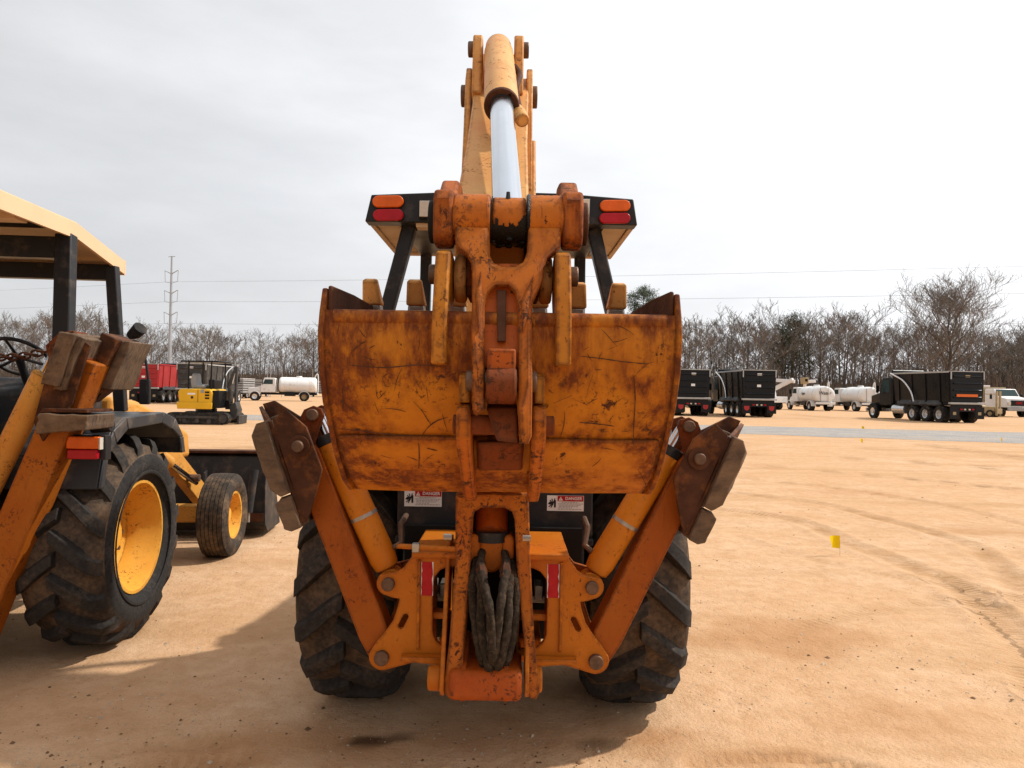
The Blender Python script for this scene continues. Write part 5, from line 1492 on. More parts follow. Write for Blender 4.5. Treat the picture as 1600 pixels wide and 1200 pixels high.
# fenders
def lfender(s_):
    mb = MB(); prof = [(3.93, 1.02), (3.98, 1.20), (4.08, 1.34), (4.24, 1.415), (4.80, 1.43), (5.0, 1.38), (5.16, 1.24), (5.20, 1.12)]
    xi, xo = 0.44, 1.03
    for (a, b), (c, d) in zip(prof[:-1], prof[1:]):
        t = Vector((0, c - a, d - b)).normalized(); nv = Vector((0, -t.z, t.y)) * 0.018
        p = [Vector((LX + xi, a, b)), Vector((LX + xo, a, b)), Vector((LX + xo, c, d)), Vector((LX + xi, c, d))]
        mb.hexa([q - nv for q in p] + p)
    # outer skirt
    top = [(LX + xo, a, b) for a, b in prof]
    low = [(LX + xo, LY + (a - LY) * 0.90, b - 0.075 if 3.99 < a < 5.1 else b) for a, b in prof]
    for i in range(len(prof) - 1):
        q = [Vector(low[i]), Vector(low[i + 1]), Vector(top[i + 1]), Vector(top[i])]
        mb.hexa(q + [k + Vector((0.016, 0, 0)) for k in q])
    mb.prism([(LX + xi, a, b) for a, b in prof] + [(LX + xi, 5.1, 0.8), (LX + xi, 3.95, 0.8)], (-0.016, 0, 0))
    if s_ < 0: mb = mb.mirror(LX)
    f = obj('fender', mb, M['fender'], lb, 0.012, ang=60)
    if s_ > 0:
        global UNROT
        UNROT = R(4.5)
        Yt = 3.90
        a, b = px(111, 681, Yt), px(164, 717, Yt)
        tl = obj('tail_light', MB().bb(a.x - 0.006, b.x + 0.006, Yt - 0.01, Yt + 0.05, b.z - 0.006, a.z + 0.006), M['black'], f, 0.004)
        zm = a.z - (a.z - b.z) * 0.56
        obj('amber_lens', MB().bb(a.x, b.x - 0.012, Yt - 0.045, Yt - 0.011, zm + 0.002, a.z), M['amber'], tl, 0.006)
        obj('red_lens', MB().bb(a.x + 0.004, b.x - 0.022, Yt - 0.042, Yt - 0.011, b.z, zm - 0.002), M['redlens'], tl, 0.006)
        obj('lamp_end', MB().bb(b.x - 0.011, b.x - 0.004, Yt - 0.043, Yt - 0.012, zm, a.z - 0.004), M['lamp'], tl)
        c1, c2 = px(134, 672, Yt), px(168, 668, 4.05)
        obj('rear_lamp_tube', MB().cyl((c1.x, 3.96, 1.375), (c1.x + 0.11, 3.96, 1.385), 0.035), M['black'], f, 0.004)
        UNROT = 0.0
both(lfender)
# canopy
def lcanopy():
    xr, xl = LX + 0.62, LX - 0.62
    sec = [(3.30, 2.615), (4.48, 2.62), (5.12, 2.50)]
    mb = MB()
    for (a, b), (c, d) in zip(sec[:-1], sec[1:]):
        p = [(xl, a, b - 0.075), (xr, a, b - 0.075), (xr, c, d - 0.075), (xl, c, d - 0.075), (xl, a, b), (xr, a, b), (xr, c, d), (xl, c, d)]
        q = [(xl + 0.02, a, b - 0.01), (xr - 0.02, a, b - 0.01), (xr - 0.02, c, d - 0.01), (xl + 0.02, c, d - 0.01), (xl + 0.02, a, b + 0.025), (xr - 0.02, a, b + 0.025), (xr - 0.02, c, d + 0.025), (xl + 0.02, c, d + 0.025)]
        mb.hexa(q)
        for x0, x1 in ((xl, xl + 0.022), (xr - 0.022, xr)):
            mb.hexa([(x0, a, b - 0.085), (x1, a, b - 0.085), (x1, c, d - 0.085), (x0, c, d - 0.085), (x0, a, b + 0.01), (x1, a, b + 0.01), (x1, c, d + 0.01), (x0, c, d + 0.01)])
    mb.bb(xl, xr, 3.29, 3.31, 2.53, 2.63); mb.bb(xl, xr, 5.11, 5.13, 2.41, 2.515)
    rf = obj('canopy_roof', mb, M['roof_tan'], lb)
    obj('underside_panel', MB().hexa([(xl + 0.03, 3.33, 2.57), (xr - 0.03, 3.33, 2.57), (xr - 0.03, 4.36, 2.575), (xl + 0.03, 4.36, 2.575), (xl + 0.03, 3.33, 2.60), (xr - 0.03, 3.33, 2.60), (xr - 0.03, 4.36, 2.605), (xl + 0.03, 4.36, 2.605)]), M['black'], rf)
    obj('roof_liner', MB().bb(xl + 0.05, xr - 0.05, 3.9, 4.02, 2.53, 2.568), M['roof_tan'], rf)
    obj('rear_beam', MB().bb(xl + 0.05, xr - 0.03, 4.40, 4.48, 2.40, 2.535), M['black'], rf, 0.006)
    obj('front_beam', MB().bb(xl + 0.05, xr - 0.03, 4.96, 5.04, 2.35, 2.46), M['black'], rf, 0.006)
    for s_ in (-1, 1):
        x = 0.575
        a = MB().bar((LX + x, 4.42, 2.55), (LX + x + 0.06, 4.30, 1.42), 0.10, 0.085, side=(1, 0, 0))
        b = MB().bar((LX + x + 0.02, 4.98, 2.45), (LX + x + 0.075, 5.04, 1.42), 0.075, 0.07, side=(1, 0, 0))
        for q in (a, b):
            obj('canopy_post', q if s_ > 0 else q.mirror(LX), M['black'], lb, 0.008)
lcanopy()
# operator station
obj('seat', MB().bb(LX - 0.25, LX + 0.25, 4.25, 4.7, 1.1, 1.22), M['black'], lb, 0.03)
obj('seat_back', MB().bb(LX - 0.24, LX + 0.24, 4.18, 4.26, 1.23, 1.62), M['black'], lb, 0.03)
obj('dash_console', MB().yz([(5.1, 1.0), (5.05, 1.55), (5.2, 1.66), (5.42, 1.60), (5.42, 1.0)], LX - 0.3, LX + 0.35), M['panel'], lb, 0.03)
c0 = Vector((LX - 0.02, 4.98, 1.79)); mb = MB()
Mx = Matrix.Rotation(R(-38), 3, 'X')
mb.tube([c0 + Mx @ Vector((0.20 * math.cos(a), 0.20 * math.sin(a), 0)) for a in [2 * PI * i / 28 for i in range(29)]], 0.014, 7, cap=False)
for a in (0.5, 2.6, 4.7): mb.cyl(c0, c0 + Mx @ Vector((0.2 * math.cos(a), 0.2 * math.sin(a), 0)), 0.011, n=6)
mb.cyl(c0, c0 + Vector((0, 0.16, -0.25)), 0.028)
obj('steering_wheel', mb, M['black'], lb, ang=60)
for k, (dx, dz) in enumerate(((0.22, 1.60), (0.30, 1.52), (0.12, 1.55))):
    lv = obj('control_lever', MB().tube([(LX + dx, 4.05, 1.25), (LX + dx, 4.0, dz), (LX + dx + 0.03, 3.97, dz + 0.05)], 0.009, 7), M['black'], lb)
    obj('knob', MB().tube([(LX + dx + 0.025, 3.975, dz + 0.03), (LX + dx + 0.032, 3.97, dz + 0.06), (LX + dx + 0.036, 3.965, dz + 0.09)], [0.012, 0.022, 0.01], 8), M['tan_liner'], lv)
obj('fuel_tank', MB().bb(LX + 0.30, LX + 0.50, 5.25, 5.75, 0.9, 1.35), M['yellow'], lb, 0.03)
# mirror
UNROT = R(4.5)
ml = obj('mirror_arm', MB().tube(cat([tuple(px(205, 533, 5.05)), tuple(px(220, 538, 5.05)), tuple(px(227, 560, 5.05)), tuple(px(232, 600, 5.05)), tuple(px(231, 632, 5.05))], 4), 0.010, 8), M['black'], lb)
a, b = px(219, 592, 5.06), px(233, 632, 5.06); obj('mirror', MB().bb(a.x, b.x, 5.04, 5.09, b.z, a.z), M['black'], ml, 0.012)
a = px(212, 520, 5.05); obj('work_lamp', MB().tube([a + Vector((-0.05, 0.02, -0.02)), a, a + Vector((0.045, -0.02, 0.035))], [0.03, 0.045, 0.05], 12), M['tyre_side'], lb, 0.004)
# stabilizer on the visible side, pads folded up
def lstab():
    YA = 3.84
    P0 = px(-60, 1010, YA); P1 = px(128, 560, YA)
    d = (P1 - P0).normalized(); nr = Vector((d.z, 0, -d.x))
    ar = obj('stabilizer_arm', MB().prism([P0 - nr * 0.10, P0 + nr * 0.10, P1 + nr * 0.085, P1 - nr * 0.085], (0, 0.14, 0)), M['arm_left'], lb, 0.01)
    B0 = px(-70, 870, YA + 0.07); B1 = px(85, 555, YA + 0.07); u = (B1 - B0).normalized()
    cy = obj('stabilizer_cylinder', MB().tube([B0, B0 + u * 0.02, B1 - u * 0.12, B1 - u * 0.11], [0.055, 0.062, 0.062, 0.05], 20), M['yellow'], lb)
    obj('rod', MB().cyl(B1 - u * 0.12, B1, 0.028), M['chrome'], cy)
    obj('ear', MB().prism([px(75, 560, YA), px(70, 540, YA), px(88, 523, YA), px(110, 516, YA), px(135, 560, YA), px(110, 640, YA)], (0, 0.15, 0)), M['rusty'], ar, 0.006)
    # two V shaped pad channels and a street pad below
    pl = obj('pad_bracket', MB().prism([px(113, 516, 3.78), px(140, 540, 3.78), px(112, 630, 3.78), px(66, 690, 3.78), px(52, 660, 3.78), px(68, 600, 3.78), px(78, 540, 3.78)], (0, 0.018, 0)), M['pad'], lb, 0.003)
    obj('back_plate', MB().prism([px(160, 519, 4.02), px(203, 534, 4.02), px(186, 580, 4.02), px(135, 645, 4.02), px(118, 620, 4.02), px(128, 560, 4.02)], (0, 0.018, 0)), M['pad'], pl, 0.003)
    def blk(p, vec, seed):
        rb = random.Random(seed); mb = MB(); a0, a1, a2, a3 = [Vector(q) for q in p]; N_ = 6
        vec = Vector(vec)
        for k in range(2):
            for i in range(N_ + 1):
                for j in range(N_ + 1):
                    u_, v_ = i / N_, j / N_
                    q = a0.lerp(a1, u_).lerp(a3.lerp(a2, u_), v_) + vec * k
                    q += Vector((rb.uniform(-1, 1), rb.uniform(-1, 1), rb.uniform(-1, 1))) * 0.004
                    mb.v.append(q)
        S = (N_ + 1) ** 2; n1 = N_ + 1
        for i in range(N_):
            for j in range(N_):
                a = i * n1 + j
                mb.f.append((a, a + n1, a + n1 + 1, a + 1)); mb.f.append((S + a, S + a + 1, S + a + n1 + 1, S + a + n1))
            for j in (0, N_):
                a = i * n1 + j; mb.f.append((a, a + n1, S + a + n1, S + a))
                a = j * n1 + i; mb.f.append((a, a + 1, S + a + 1, S + a))
        return obj('rubber_block', mb, M['block'], pl, 0.006, ang=50)
    blk([px(92, 518, 3.74), px(118, 522, 3.74), px(92, 604, 3.74), px(62, 600, 3.74)], (0, 0.22, 0.0), 1)
    blk([px(112, 518, 3.76), px(131, 530, 3.76), px(100, 610, 3.76), px(82, 608, 3.76)], (0.0, 0.26, 0), 2)
    blk([px(180, 530, 3.98), px(205, 534, 3.98), px(172, 610, 3.98), px(142, 606, 3.98)], (0.0, 0.24, 0), 3)
    obj('channel', MB().prism([px(158, 519, 3.93), px(184, 531, 3.93), px(146, 612, 3.93), px(122, 630, 3.93)], (0, 0.20, 0)), M['pad'], pl, 0.006)
    blk([px(60, 646, 3.70), px(137, 648, 3.70), px(134, 672, 3.70), px(54, 678, 3.70)], (0.0, 0.26, 0), 4)
    obj('street_pad_plate', MB().prism([px(66, 638, 3.72), px(136, 640, 3.72), px(136, 645, 3.72), px(62, 644, 3.72)], (0, 0.24, 0)), M['pad'], pl, 0.002)
    pv = px(118, 588, 3.90)
    obj('pivot_bolt', MB().cyl((pv.x - 0.02, 3.86, pv.z), (pv.x + 0.10, 3.92, pv.z - 0.02), 0.03, n=10), M['rust'], pl, 0.005)
    # chain slung across to the other side
    p0, p1 = px(72, 548, 3.90), px(-90, 540, 3.86); 
    N_ = 17
    for i in range(N_):
        t = (i + 0.5) / N_; c = p0.lerp(p1, t); c.z -= 0.05 * 4 * t * (1 - t)
        dd_ = (p1 - p0).normalized(); sd_ = Vector((0, 0, 1)) if i % 2 else Vector((0, 1, 0))
        ring = [c + dd_ * (0.030 * math.cos(2 * PI * k / 12)) + sd_ * (0.017 * math.sin(2 * PI * k / 12)) for k in range(13)]
        obj('chain_link', MB().tube(ring, 0.0065, 6, cap=False), M['rust'], lb, ang=60)
M['arm_left'] = worn_paint('paint_left_arm', (0.38, 0.115, 0.011), 0.55, 0.5, 0.2, 0.4, 0.1, 0.5)
lstab()
UNROT = 0.0
# loader arms, cylinder and front bucket
for s_ in (-1, 1):
    x = 0.42
    def mm(mb): return mb if s_ > 0 else mb.mirror(LX)
    a = obj('loader_arm', mm(MB().prism([(LX + x - 0.045, p, q) for p, q in ((5.55, 1.36), (5.75, 1.42), (6.55, 1.05), (7.65, 0.42), (7.65, 0.24), (7.5, 0.26), (6.45, 0.88), (5.55, 1.18))], (0.09, 0, 0))), M['yellow'], lb, 0.01)
    obj('loader_tower', mm(MB().prism([(LX + x - 0.06, p, q) for p, q in ((5.45, 0.7), (5.42, 1.42), (5.62, 1.46), (5.95, 0.9), (5.95, 0.7))], (0.12, 0, 0))), M['yellow'], lb, 0.01)
    cy = obj('loader_cylinder', mm(MB().cyl((LX + x + 0.12, 5.55, 1.20), (LX + x + 0.10, 6.25, 0.93), 0.055)), M['yellow'], lb)
    obj('rod', mm(MB().cyl((LX + x + 0.10, 6.25, 0.93), (LX + x + 0.09, 6.95, 0.66), 0.026)), M['chrome'], cy)
    obj('cross_pin', mm(MB().cyl((LX + x - 0.05, 6.85, 0.72), (LX + x + 0.16, 6.85, 0.72), 0.035)), M['pin'], a)
prof = [(8.15, 0.06), (7.62, 0.06), (7.52, 0.16), (7.50, 0.55), (7.58, 0.86), (7.66, 0.90), (7.68, 0.86), (7.62, 0.80), (7.56, 0.54), (7.57, 0.20), (7.65, 0.12), (8.15, 0.09)]
fb = obj('front_bucket', MB().yz(prof, LX - 1.02, LX + 1.02), M['bucket_dark'] if 'bucket_dark' in M else M['panel'], lb, 0.006)
for x in (LX - 1.04, LX + 1.02):
    obj('side_plate', MB().yz([(8.15, 0.05), (7.62, 0.05), (7.50, 0.15), (7.48, 0.56), (7.57, 0.90), (7.68, 0.92), (7.95, 0.45)], x, x + 0.02), M['panel'], fb, 0.004)
obj('top_edge', MB().bb(LX - 1.02, LX + 1.02, 7.54, 7.72, 0.895, 0.925), M['rusty_dark'] if 'rusty_dark' in M else M['rust'], fb, 0.006)
obj('wear_strip', MB().bb(LX - 1.02, LX + 1.02, 7.485, 7.499, 0.18, 0.27), M['rust'], fb, 0.002)
for x in (LX + 0.30, LX + 0.42):
    obj('bracket_plate', MB().yz([(7.34, 0.38), (7.49, 0.25), (7.49, 0.72), (7.42, 0.70)], x, x + 0.018), M['panel'], fb)
obj('tilt_cylinder', MB().cyl((LX + 0.90, 7.36, 0.30), (LX + 0.94, 7.42, 0.74), 0.045), M['panel'], fb)
obj('tilt_rod', MB().cyl((LX + 0.90, 7.35, 0.20), (LX + 0.90, 7.36, 0.32), 0.022), M['steel'], fb)
obj('hose_run', MB().tube(cat([(LX + 0.62, 7.40, 0.62), (LX + 0.76, 7.36, 0.50), (LX + 0.88, 7.36, 0.52)], 5), 0.013, 8), M['black'], fb)

# ================================================================== VEHICLES IN THE YARD
def gpd(x, y, dy):
    q = gpx(x, y); k = (q.y + dy) / q.y
    return Vector((q.x * k, q.y * k, 0))
def wheel_far(root, x, y, r_, w_, sgn, mrim, dual=False):
    t = MB().lathe([(-w_ / 2, r_ * 0.55), (-w_ / 2, r_ * 0.93), (-w_ * 0.40, r_), (w_ * 0.40, r_), (w_ / 2, r_ * 0.93), (w_ / 2, r_ * 0.55), (w_ * 0.30, r_ * 0.52)], (x, y, r_ - 0.02), 'x', 22, sgn)
    wh = obj('wheel', t, M['tyre_far'], root, ang=40)
    d = 0.05 if not dual else -0.06
    obj('rim', MB().lathe([(w_ * 0.46, r_ * 0.56), (w_ * 0.42, r_ * 0.50), (w_ / 2 - 0.10 + d, r_ * 0.42), (w_ / 2 - 0.12 + d, r_ * 0.24), (w_ / 2 - 0.04 + d, r_ * 0.20), (w_ / 2 - 0.03 + d, 0.0)], (x, y, r_ - 0.02), 'x', 20, sgn), mrim, wh)
    return wh
def conv_cab(root, y0, paint, W_=2.3, hood=1.5, cab_l=1.5, zc=2.75, zh=1.75, glass='glass', mirrors=True, roof_z=None):
    """conventional cab: front of the cab box at y0+cab_l, hood ahead of it"""
    y1 = y0 + cab_l
    cab = obj('cab', MB().yz([(y0, 0.95), (y0, zc - 0.08), (y0 + 0.15, zc), (y1 - 0.25, zc), (y1 + 0.10, zh + 0.05), (y1 + 0.10, 0.95)], -W_ / 2 + 0.1, W_ / 2 - 0.1), paint, root, 0.05)
    obj('hood', MB().hexa([(-W_ / 2 + 0.35, y1 + 0.102, 0.75), (W_ / 2 - 0.35, y1 + 0.102, 0.75), (W_ / 2 - 0.42, y1 + hood, 0.75), (-W_ / 2 + 0.42, y1 + hood, 0.75),
                           (-W_ / 2 + 0.22, y1 + 0.102, zh), (W_ / 2 - 0.22, y1 + 0.102, zh), (W_ / 2 - 0.42, y1 + hood, zh - 0.25), (-W_ / 2 + 0.42, y1 + hood, zh - 0.25)]), paint, root, 0.08, seg=3)
    for s_ in (-1, 1):
        obj('front_fender', MB().yz([(y1 + hood * 0.5 + 0.58 * math.cos(R(a)), 0.52 + 0.58 * math.sin(R(a))) for a in range(0, 181, 20)] + [(y1 + hood * 0.5 + 0.5 * math.cos(R(a)), 0.52 + 0.5 * math.sin(R(a))) for a in range(180, -1, -20)],
                                    s_ * (W_ / 2 - 0.02), s_ * (W_ / 2 - 0.42)), paint, root, 0.02)
        wheel_far(root, s_ * (W_ / 2 - 0.16), y1 + hood * 0.5, 0.50, 0.30, s_, M['alu'])
        obj('side_window', MB().prism([(s_ * (W_ / 2 - 0.097), y0 + 0.3, 1.85), (s_ * (W_ / 2 - 0.097), y1 - 0.12, 1.85), (s_ * (W_ / 2 - 0.097), y1 - 0.32, zc - 0.18), (s_ * (W_ / 2 - 0.097), y0 + 0.3, zc - 0.18)], (s_ * 0.006, 0, 0)), M[glass], cab)
        obj('headlight', MB().bb(s_ * (W_ / 2 - 0.42), s_ * (W_ / 2 - 0.62), y1 + hood - 0.02, y1 + hood + 0.025, 0.92, 1.10), M['lamp'], root, 0.01)
        if mirrors:
            mi = obj('mirror_bracket', MB().tube([(s_ * (W_ / 2 - 0.1), y1 - 0.15, 2.3), (s_ * (W_ / 2 + 0.18), y1 - 0.1, 2.35), (s_ * (W_ / 2 + 0.18), y1 - 0.1, 1.75)], 0.022, 6), M['truck_black'], root)
            obj('mirror', MB().bb(s_ * (W_ / 2 + 0.08), s_ * (W_ / 2 + 0.30), y1 - 0.14, y1 - 0.06, 1.8, 2.3), M['truck_black'], mi, 0.02)
    # windscreen lies on the sloping front
    a = Vector((0, y1 - 0.25, zc)); b = Vector((0, y1 + 0.10, zh + 0.05)); n_ = Vector((0, (a - b).z, -(a - b).y)).normalized()
    p, q = a.lerp(b, 0.14), a.lerp(b, 0.92)
    w2 = W_ / 2 - 0.22
    vsn = [Vector((-w2, p.y, p.z)), Vector((w2, p.y, p.z)), Vector((w2 + 0.03, q.y, q.z)), Vector((-w2 - 0.03, q.y, q.z))]
    obj('windscreen', MB().hexa([v_ + n_ * 0.001 for v_ in vsn] + [v_ + n_ * 0.012 for v_ in vsn]), M[glass], cab)
    obj('rear_window', MB().bb(-0.55, 0.55, y0 - 0.008, y0 - 0.001, 1.9, 2.4), M[glass], cab)
    gr_ = obj('grille', MB().bb(-W_ / 2 + 0.64, W_ / 2 - 0.64, y1 + hood - 0.02, y1 + hood + 0.03, 0.80, zh - 0.38), M['truck_black'], root, 0.01)
    obj('bumper', MB().bb(-W_ / 2 + 0.05, W_ / 2 - 0.05, y1 + hood + 0.02, y1 + hood + 0.14, 0.45, 0.74), M['alu'], root, 0.03)
    return cab
def dump_truck(label, loc, yaw, paint, gate, group, arm=True, red_flaps=True, sign=None, side=None):
    t = thing('dump_truck', label, 'truck', loc, yaw, group)
    t.scale = (1, 1, 1.07)
    fr = obj('frame', MB().bb(-0.45, 0.45, 0.1, 8.9, 0.72, 1.0), M['truck_black'], t)
    # body: floor, flared sides, headboard
    zb_, zt_ = 1.25, 3.05
    side = side or paint
    for s_ in (-1, 1):
        b = obj('body_side', MB().hexa([(s_ * 1.08, 0.15, zb_), (s_ * 1.14, 0.15, zb_), (s_ * 1.14, 5.6, zb_), (s_ * 1.08, 5.6, zb_), (s_ * 1.17, 0.15, zt_), (s_ * 1.25, 0.15, zt_), (s_ * 1.25, 5.6, zt_), (s_ * 1.17, 5.6, zt_)]), side, t, 0.02)
        obj('top_rail', MB().bb(s_ * 1.14, s_ * 1.30, 0.12, 5.62, zt_ + 0.002, zt_ + 0.10), M['silver_rail'] if arm else paint, b, 0.01)
        for k in range(4):
            y = 0.9 + 1.35 * k
            obj('body_post', MB().hexa([(s_ * 1.143, y, zb_), (s_ * 1.20, y, zb_), (s_ * 1.20, y + 0.12, zb_), (s_ * 1.143, y + 0.12, zb_), (s_ * 1.253, y, zt_), (s_ * 1.30, y, zt_), (s_ * 1.30, y + 0.12, zt_), (s_ * 1.253, y + 0.12, zt_)]), side, b)
        obj('running_panel', MB().hexa([(s_ * 1.20, 0.9, 1.02), (s_ * 0.9, 0.9, 1.05), (s_ * 0.9, 5.2, 1.05), (s_ * 1.20, 5.2, 1.02), (s_ * 1.24, 0.9, 1.10), (s_ * 1.142, 0.9, 1.36), (s_ * 1.142, 5.2, 1.36), (s_ * 1.24, 5.2, 1.10)]), M['fender'], b, 0.01)
        fl = obj('mud_flap', MB().bb(s_ * 0.58, s_ * 1.22, 0.00, 0.02, 0.26, 0.98), M['truck_black'], t)
        if red_flaps: obj('flap_reflector', MB().prism([(s_ * 0.70, -0.001, 0.76), (s_ * 1.08, -0.001, 0.76), (s_ * 1.06, -0.001, 0.56), (s_ * 0.95, -0.001, 0.46), (s_ * 0.82, -0.001, 0.46), (s_ * 0.71, -0.001, 0.56)], (0, -0.004, 0)), M['truck_red'], fl)
        else: obj('flap_plate', MB().bb(s_ * 0.78, s_ * 1.0, -0.006, -0.001, 0.5, 0.68), M['tan_paint'], fl)
        for y in (1.0, 2.3, 3.6):
            wheel_far(t, s_ * 0.98, y, 0.52, 0.54, s_, M['alu'], True)
        ft = obj('fuel_tank', MB().cyl((s_ * 0.92, 4.55, 0.72), (s_ * 0.92, 5.85, 0.72), 0.30, n=18), M['alu'], t, 0.02)
    obj('body_floor', MB().bb(-1.10, 1.10, 0.16, 5.6, 1.10, zb_ - 0.002), M['truck_black'], t)
    obj('headboard', MB().bb(-1.24, 1.24, 5.602, 5.68, 1.12, zt_ + 0.05), side, t, 0.01)
    tg_ = obj('tailgate', MB().hexa([(-1.12, 0.02, 1.28), (1.12, 0.02, 1.28), (1.12, 0.14, 1.28), (-1.12, 0.14, 1.28), (-1.22, 0.02, zt_ + 0.06), (1.22, 0.02, zt_ + 0.06), (1.22, 0.14, zt_ + 0.06), (-1.22, 0.14, zt_ + 0.06)]), gate, t, 0.02)
    for k in range(4):
        z = 1.55 + 0.42 * k
        obj('gate_rib', MB().hexa([(-0.98, -0.05, z), (0.98, -0.05, z), (0.98, 0.018, z - 0.03), (-0.98, 0.018, z - 0.03), (-0.98, -0.05, z + 0.03), (0.98, -0.05, z + 0.03), (0.98, 0.018, z + 0.10), (-0.98, 0.018, z + 0.10)]), gate, tg_)
    for s_ in (-1, 1):
        obj('gate_corner', MB().bb(s_ * 1.13, s_ * 1.20, -0.03, 0.018, 2.66, 3.10), M['silver_rail'], tg_)
        obj('tail_lamp', MB().bb(s_ * 0.32, s_ * 0.50, -0.03, 0.03, 0.80, 0.88), M['redlens'], fr)
        obj('reverse_lamp', MB().bb(s_ * 0.10, s_ * 0.22, -0.03, 0.03, 0.79, 0.88), M['lamp'], fr)
    obj('gate_cap', MB().bb(-1.20, 1.20, -0.03, 0.16, zt_ + 0.062, zt_ + 0.11), M['silver_rail'], tg_)
    obj('gate_plate', MB().bb(-0.16, 0.16, -0.034, -0.002, 2.78, 2.92), M['tan_paint'] if sign else M['white'], tg_)
    if sign:
        sg = obj('gate_sign', MB().bb(-0.80, 0.70, -0.056, -0.052, 1.60, 1.76), M['orange'], tg_)
    else:
        obj('gate_sticker', MB().bb(-0.18, 0.10, -0.034, -0.002, 2.02, 2.18), M['white'], tg_)
    obj('rear_apron', MB().bb(-1.24, 1.24, -0.10, 0.14, 1.14, 1.26), M['silver_rail'], t, 0.02)
    obj('rear_crossmember', MB().bb(-1.1, 1.1, 0.03, 0.12, 0.70, 1.12), M['truck_black'], t)
    conv_cab(t, 6.0, paint, 2.3, 1.55, 1.35, 2.85, 1.85)
    # exhaust stack, tarp arm
    obj('exhaust_stack', MB().cyl((1.0, 5.88, 0.9), (1.0, 5.88, 3.2), 0.07, n=10), M['alu'], t)
    obj('tarp_roll', MB().cyl((-1.2, 5.75, 3.25), (1.2, 5.75, 3.25), 0.11, n=10), M['truck_black'], t)
    if arm:
        for s_ in (-1, 1):
            obj('tarp_arm', MB().tube(cat([(s_ * 1.33, 3.3, 1.25), (s_ * 1.33, 3.6, 1.9), (s_ * 1.33, 4.4, 2.6), (s_ * 1.33, 5.3, 2.95), (s_ * 1.33, 5.8, 3.12)], 4), 0.05, 8), M['alu'], t)
    obj('tarp', MB().bb(-1.12, 1.12, 0.25, 5.6, zt_ - 0.12, zt_ - 0.08), M['truck_black'], t)
    return t
def tank_truck(label, loc, yaw, group, tank_l=4.6, words=None, hatch=True, oval=True, rim='alu', tank_mat='truck_white'):
    t = thing('tank_truck', label, 'truck', loc, yaw, group)
    obj('frame', MB().bb(-0.42, 0.42, 0.1, tank_l + 3.2, 0.68, 0.92), M['truck_black'], t)
    r_ = 0.92; zc = 1.75; mb = MB(); N_ = 28
    pr = [(0.22, 0.0), (0.16, 0.55), (0.20, 0.82), (0.32, 0.97), (0.5, 1.0), (tank_l - 0.3, 1.0), (tank_l - 0.12, 0.97), (tank_l, 0.82), (tank_l + 0.04, 0.5), (tank_l + 0.05, 0.0)]
    for (y, k) in pr:
        for j in range(N_):
            a = 2 * PI * j / N_; mb.v.append(Vector((1.16 * k * math.cos(a), y, zc + r_ * k * math.sin(a))))
    for i in range(len(pr) - 1):
        for j in range(N_): mb.f.append((i * N_ + j, i * N_ + (j + 1) % N_, (i + 1) * N_ + (j + 1) % N_, (i + 1) * N_ + j))
    tk = obj('tank', mb, M[tank_mat], t, ang=45)
    for k in range(3):
        y = 0.9 + k * (tank_l - 1.6) / 2
        obj('tank_band', MB().lathe([(-0.04, 1.0), (-0.04, 1.012), (0.04, 1.012), (0.04, 1.0)], (0, 0, 0), 'y', N_), M[tank_mat], tk).matrix_local = Matrix.Translation((0, y, zc)) @ Matrix.Diagonal((1.165, 1, 0.925, 1))
    if hatch: obj('hatch', MB().tube([(0, tank_l * 0.5, zc + r_ - 0.02), (0, tank_l * 0.5, zc + r_ + 0.14)], [0.34, 0.30], 16), M[tank_mat], tk, 0.02)
    obj('rear_pipe', MB().tube(cat([(0.35, 0.5, zc + r_ * 0.7), (0.35, 0.25, zc + r_ + 0.35), (0.35, 0.05, zc + r_ + 0.25), (0.35, 0.02, zc - 0.3), (0.35, 0.05, 1.0)], 4), 0.06, 8), M['truck_white'], tk)
    obj('ladder', MB().tube([(-0.5, 0.12, 0.9), (-0.5, 0.14, zc + 0.7)], 0.025, 6), M['truck_grey'], tk)
    for s_ in (-1, 1):
        obj('rear_fender', MB().yz([(1.5 + 0.62 * math.cos(R(a)), 0.5 + 0.62 * math.sin(R(a))) for a in range(0, 181, 20)] + [(1.5 + 0.57 * math.cos(R(a)), 0.5 + 0.57 * math.sin(R(a))) for a in range(180, -1, -20)], s_ * 0.62, s_ * 1.16), M['truck_white'], t)
        wheel_far(t, s_ * 0.90, 1.5, 0.50, 0.50, s_, M[rim], True)
        obj('tool_box', MB().bb(s_ * 0.6, s_ * 1.1, 2.5, 3.6, 0.55, 0.9), M['truck_black'], t, 0.02)
        obj('tail_lamp', MB().bb(s_ * 0.75, s_ * 0.98, 0.02, 0.08, 0.75, 0.87), M['redlens'], t)
    obj('rear_bumper', MB().bb(-1.05, 1.05, 0.0, 0.12, 0.72, 0.95), M['truck_white'], t, 0.02)
    obj('subframe', MB().bb(-0.7, 0.7, 0.3, tank_l, 0.9, 1.0), M['truck_black'], t)
    conv_cab(t, tank_l + 0.35, M['truck_white'], 2.2, 1.45, 1.45, 2.55, 1.62)
    if words:
        for (wd_, c, rz, sz) in words:
            mbt = place(text_mesh(wd_, sz, 0.004, 0.004, 0.25), facing_rear(Vector(c), rz))
            obj('lettering', mbt, M['ink'], tk)
    return t
GD = 'dump trucks parked beyond the gravel road'
q = gpx(1083, 650); dump_truck('black dump truck with white sticker on ribbed tailgate, half hidden by the bucket', (q.x, q.y, 0), R(-1), M['truck_black'], M['truck_black'], GD)
q = gpx(1186, 652.5); dump_truck('black dump truck with red mud flap reflectors next to the white bucket truck', (q.x, q.y, 0), R(1), M['truck_black'], M['truck_black'], GD)
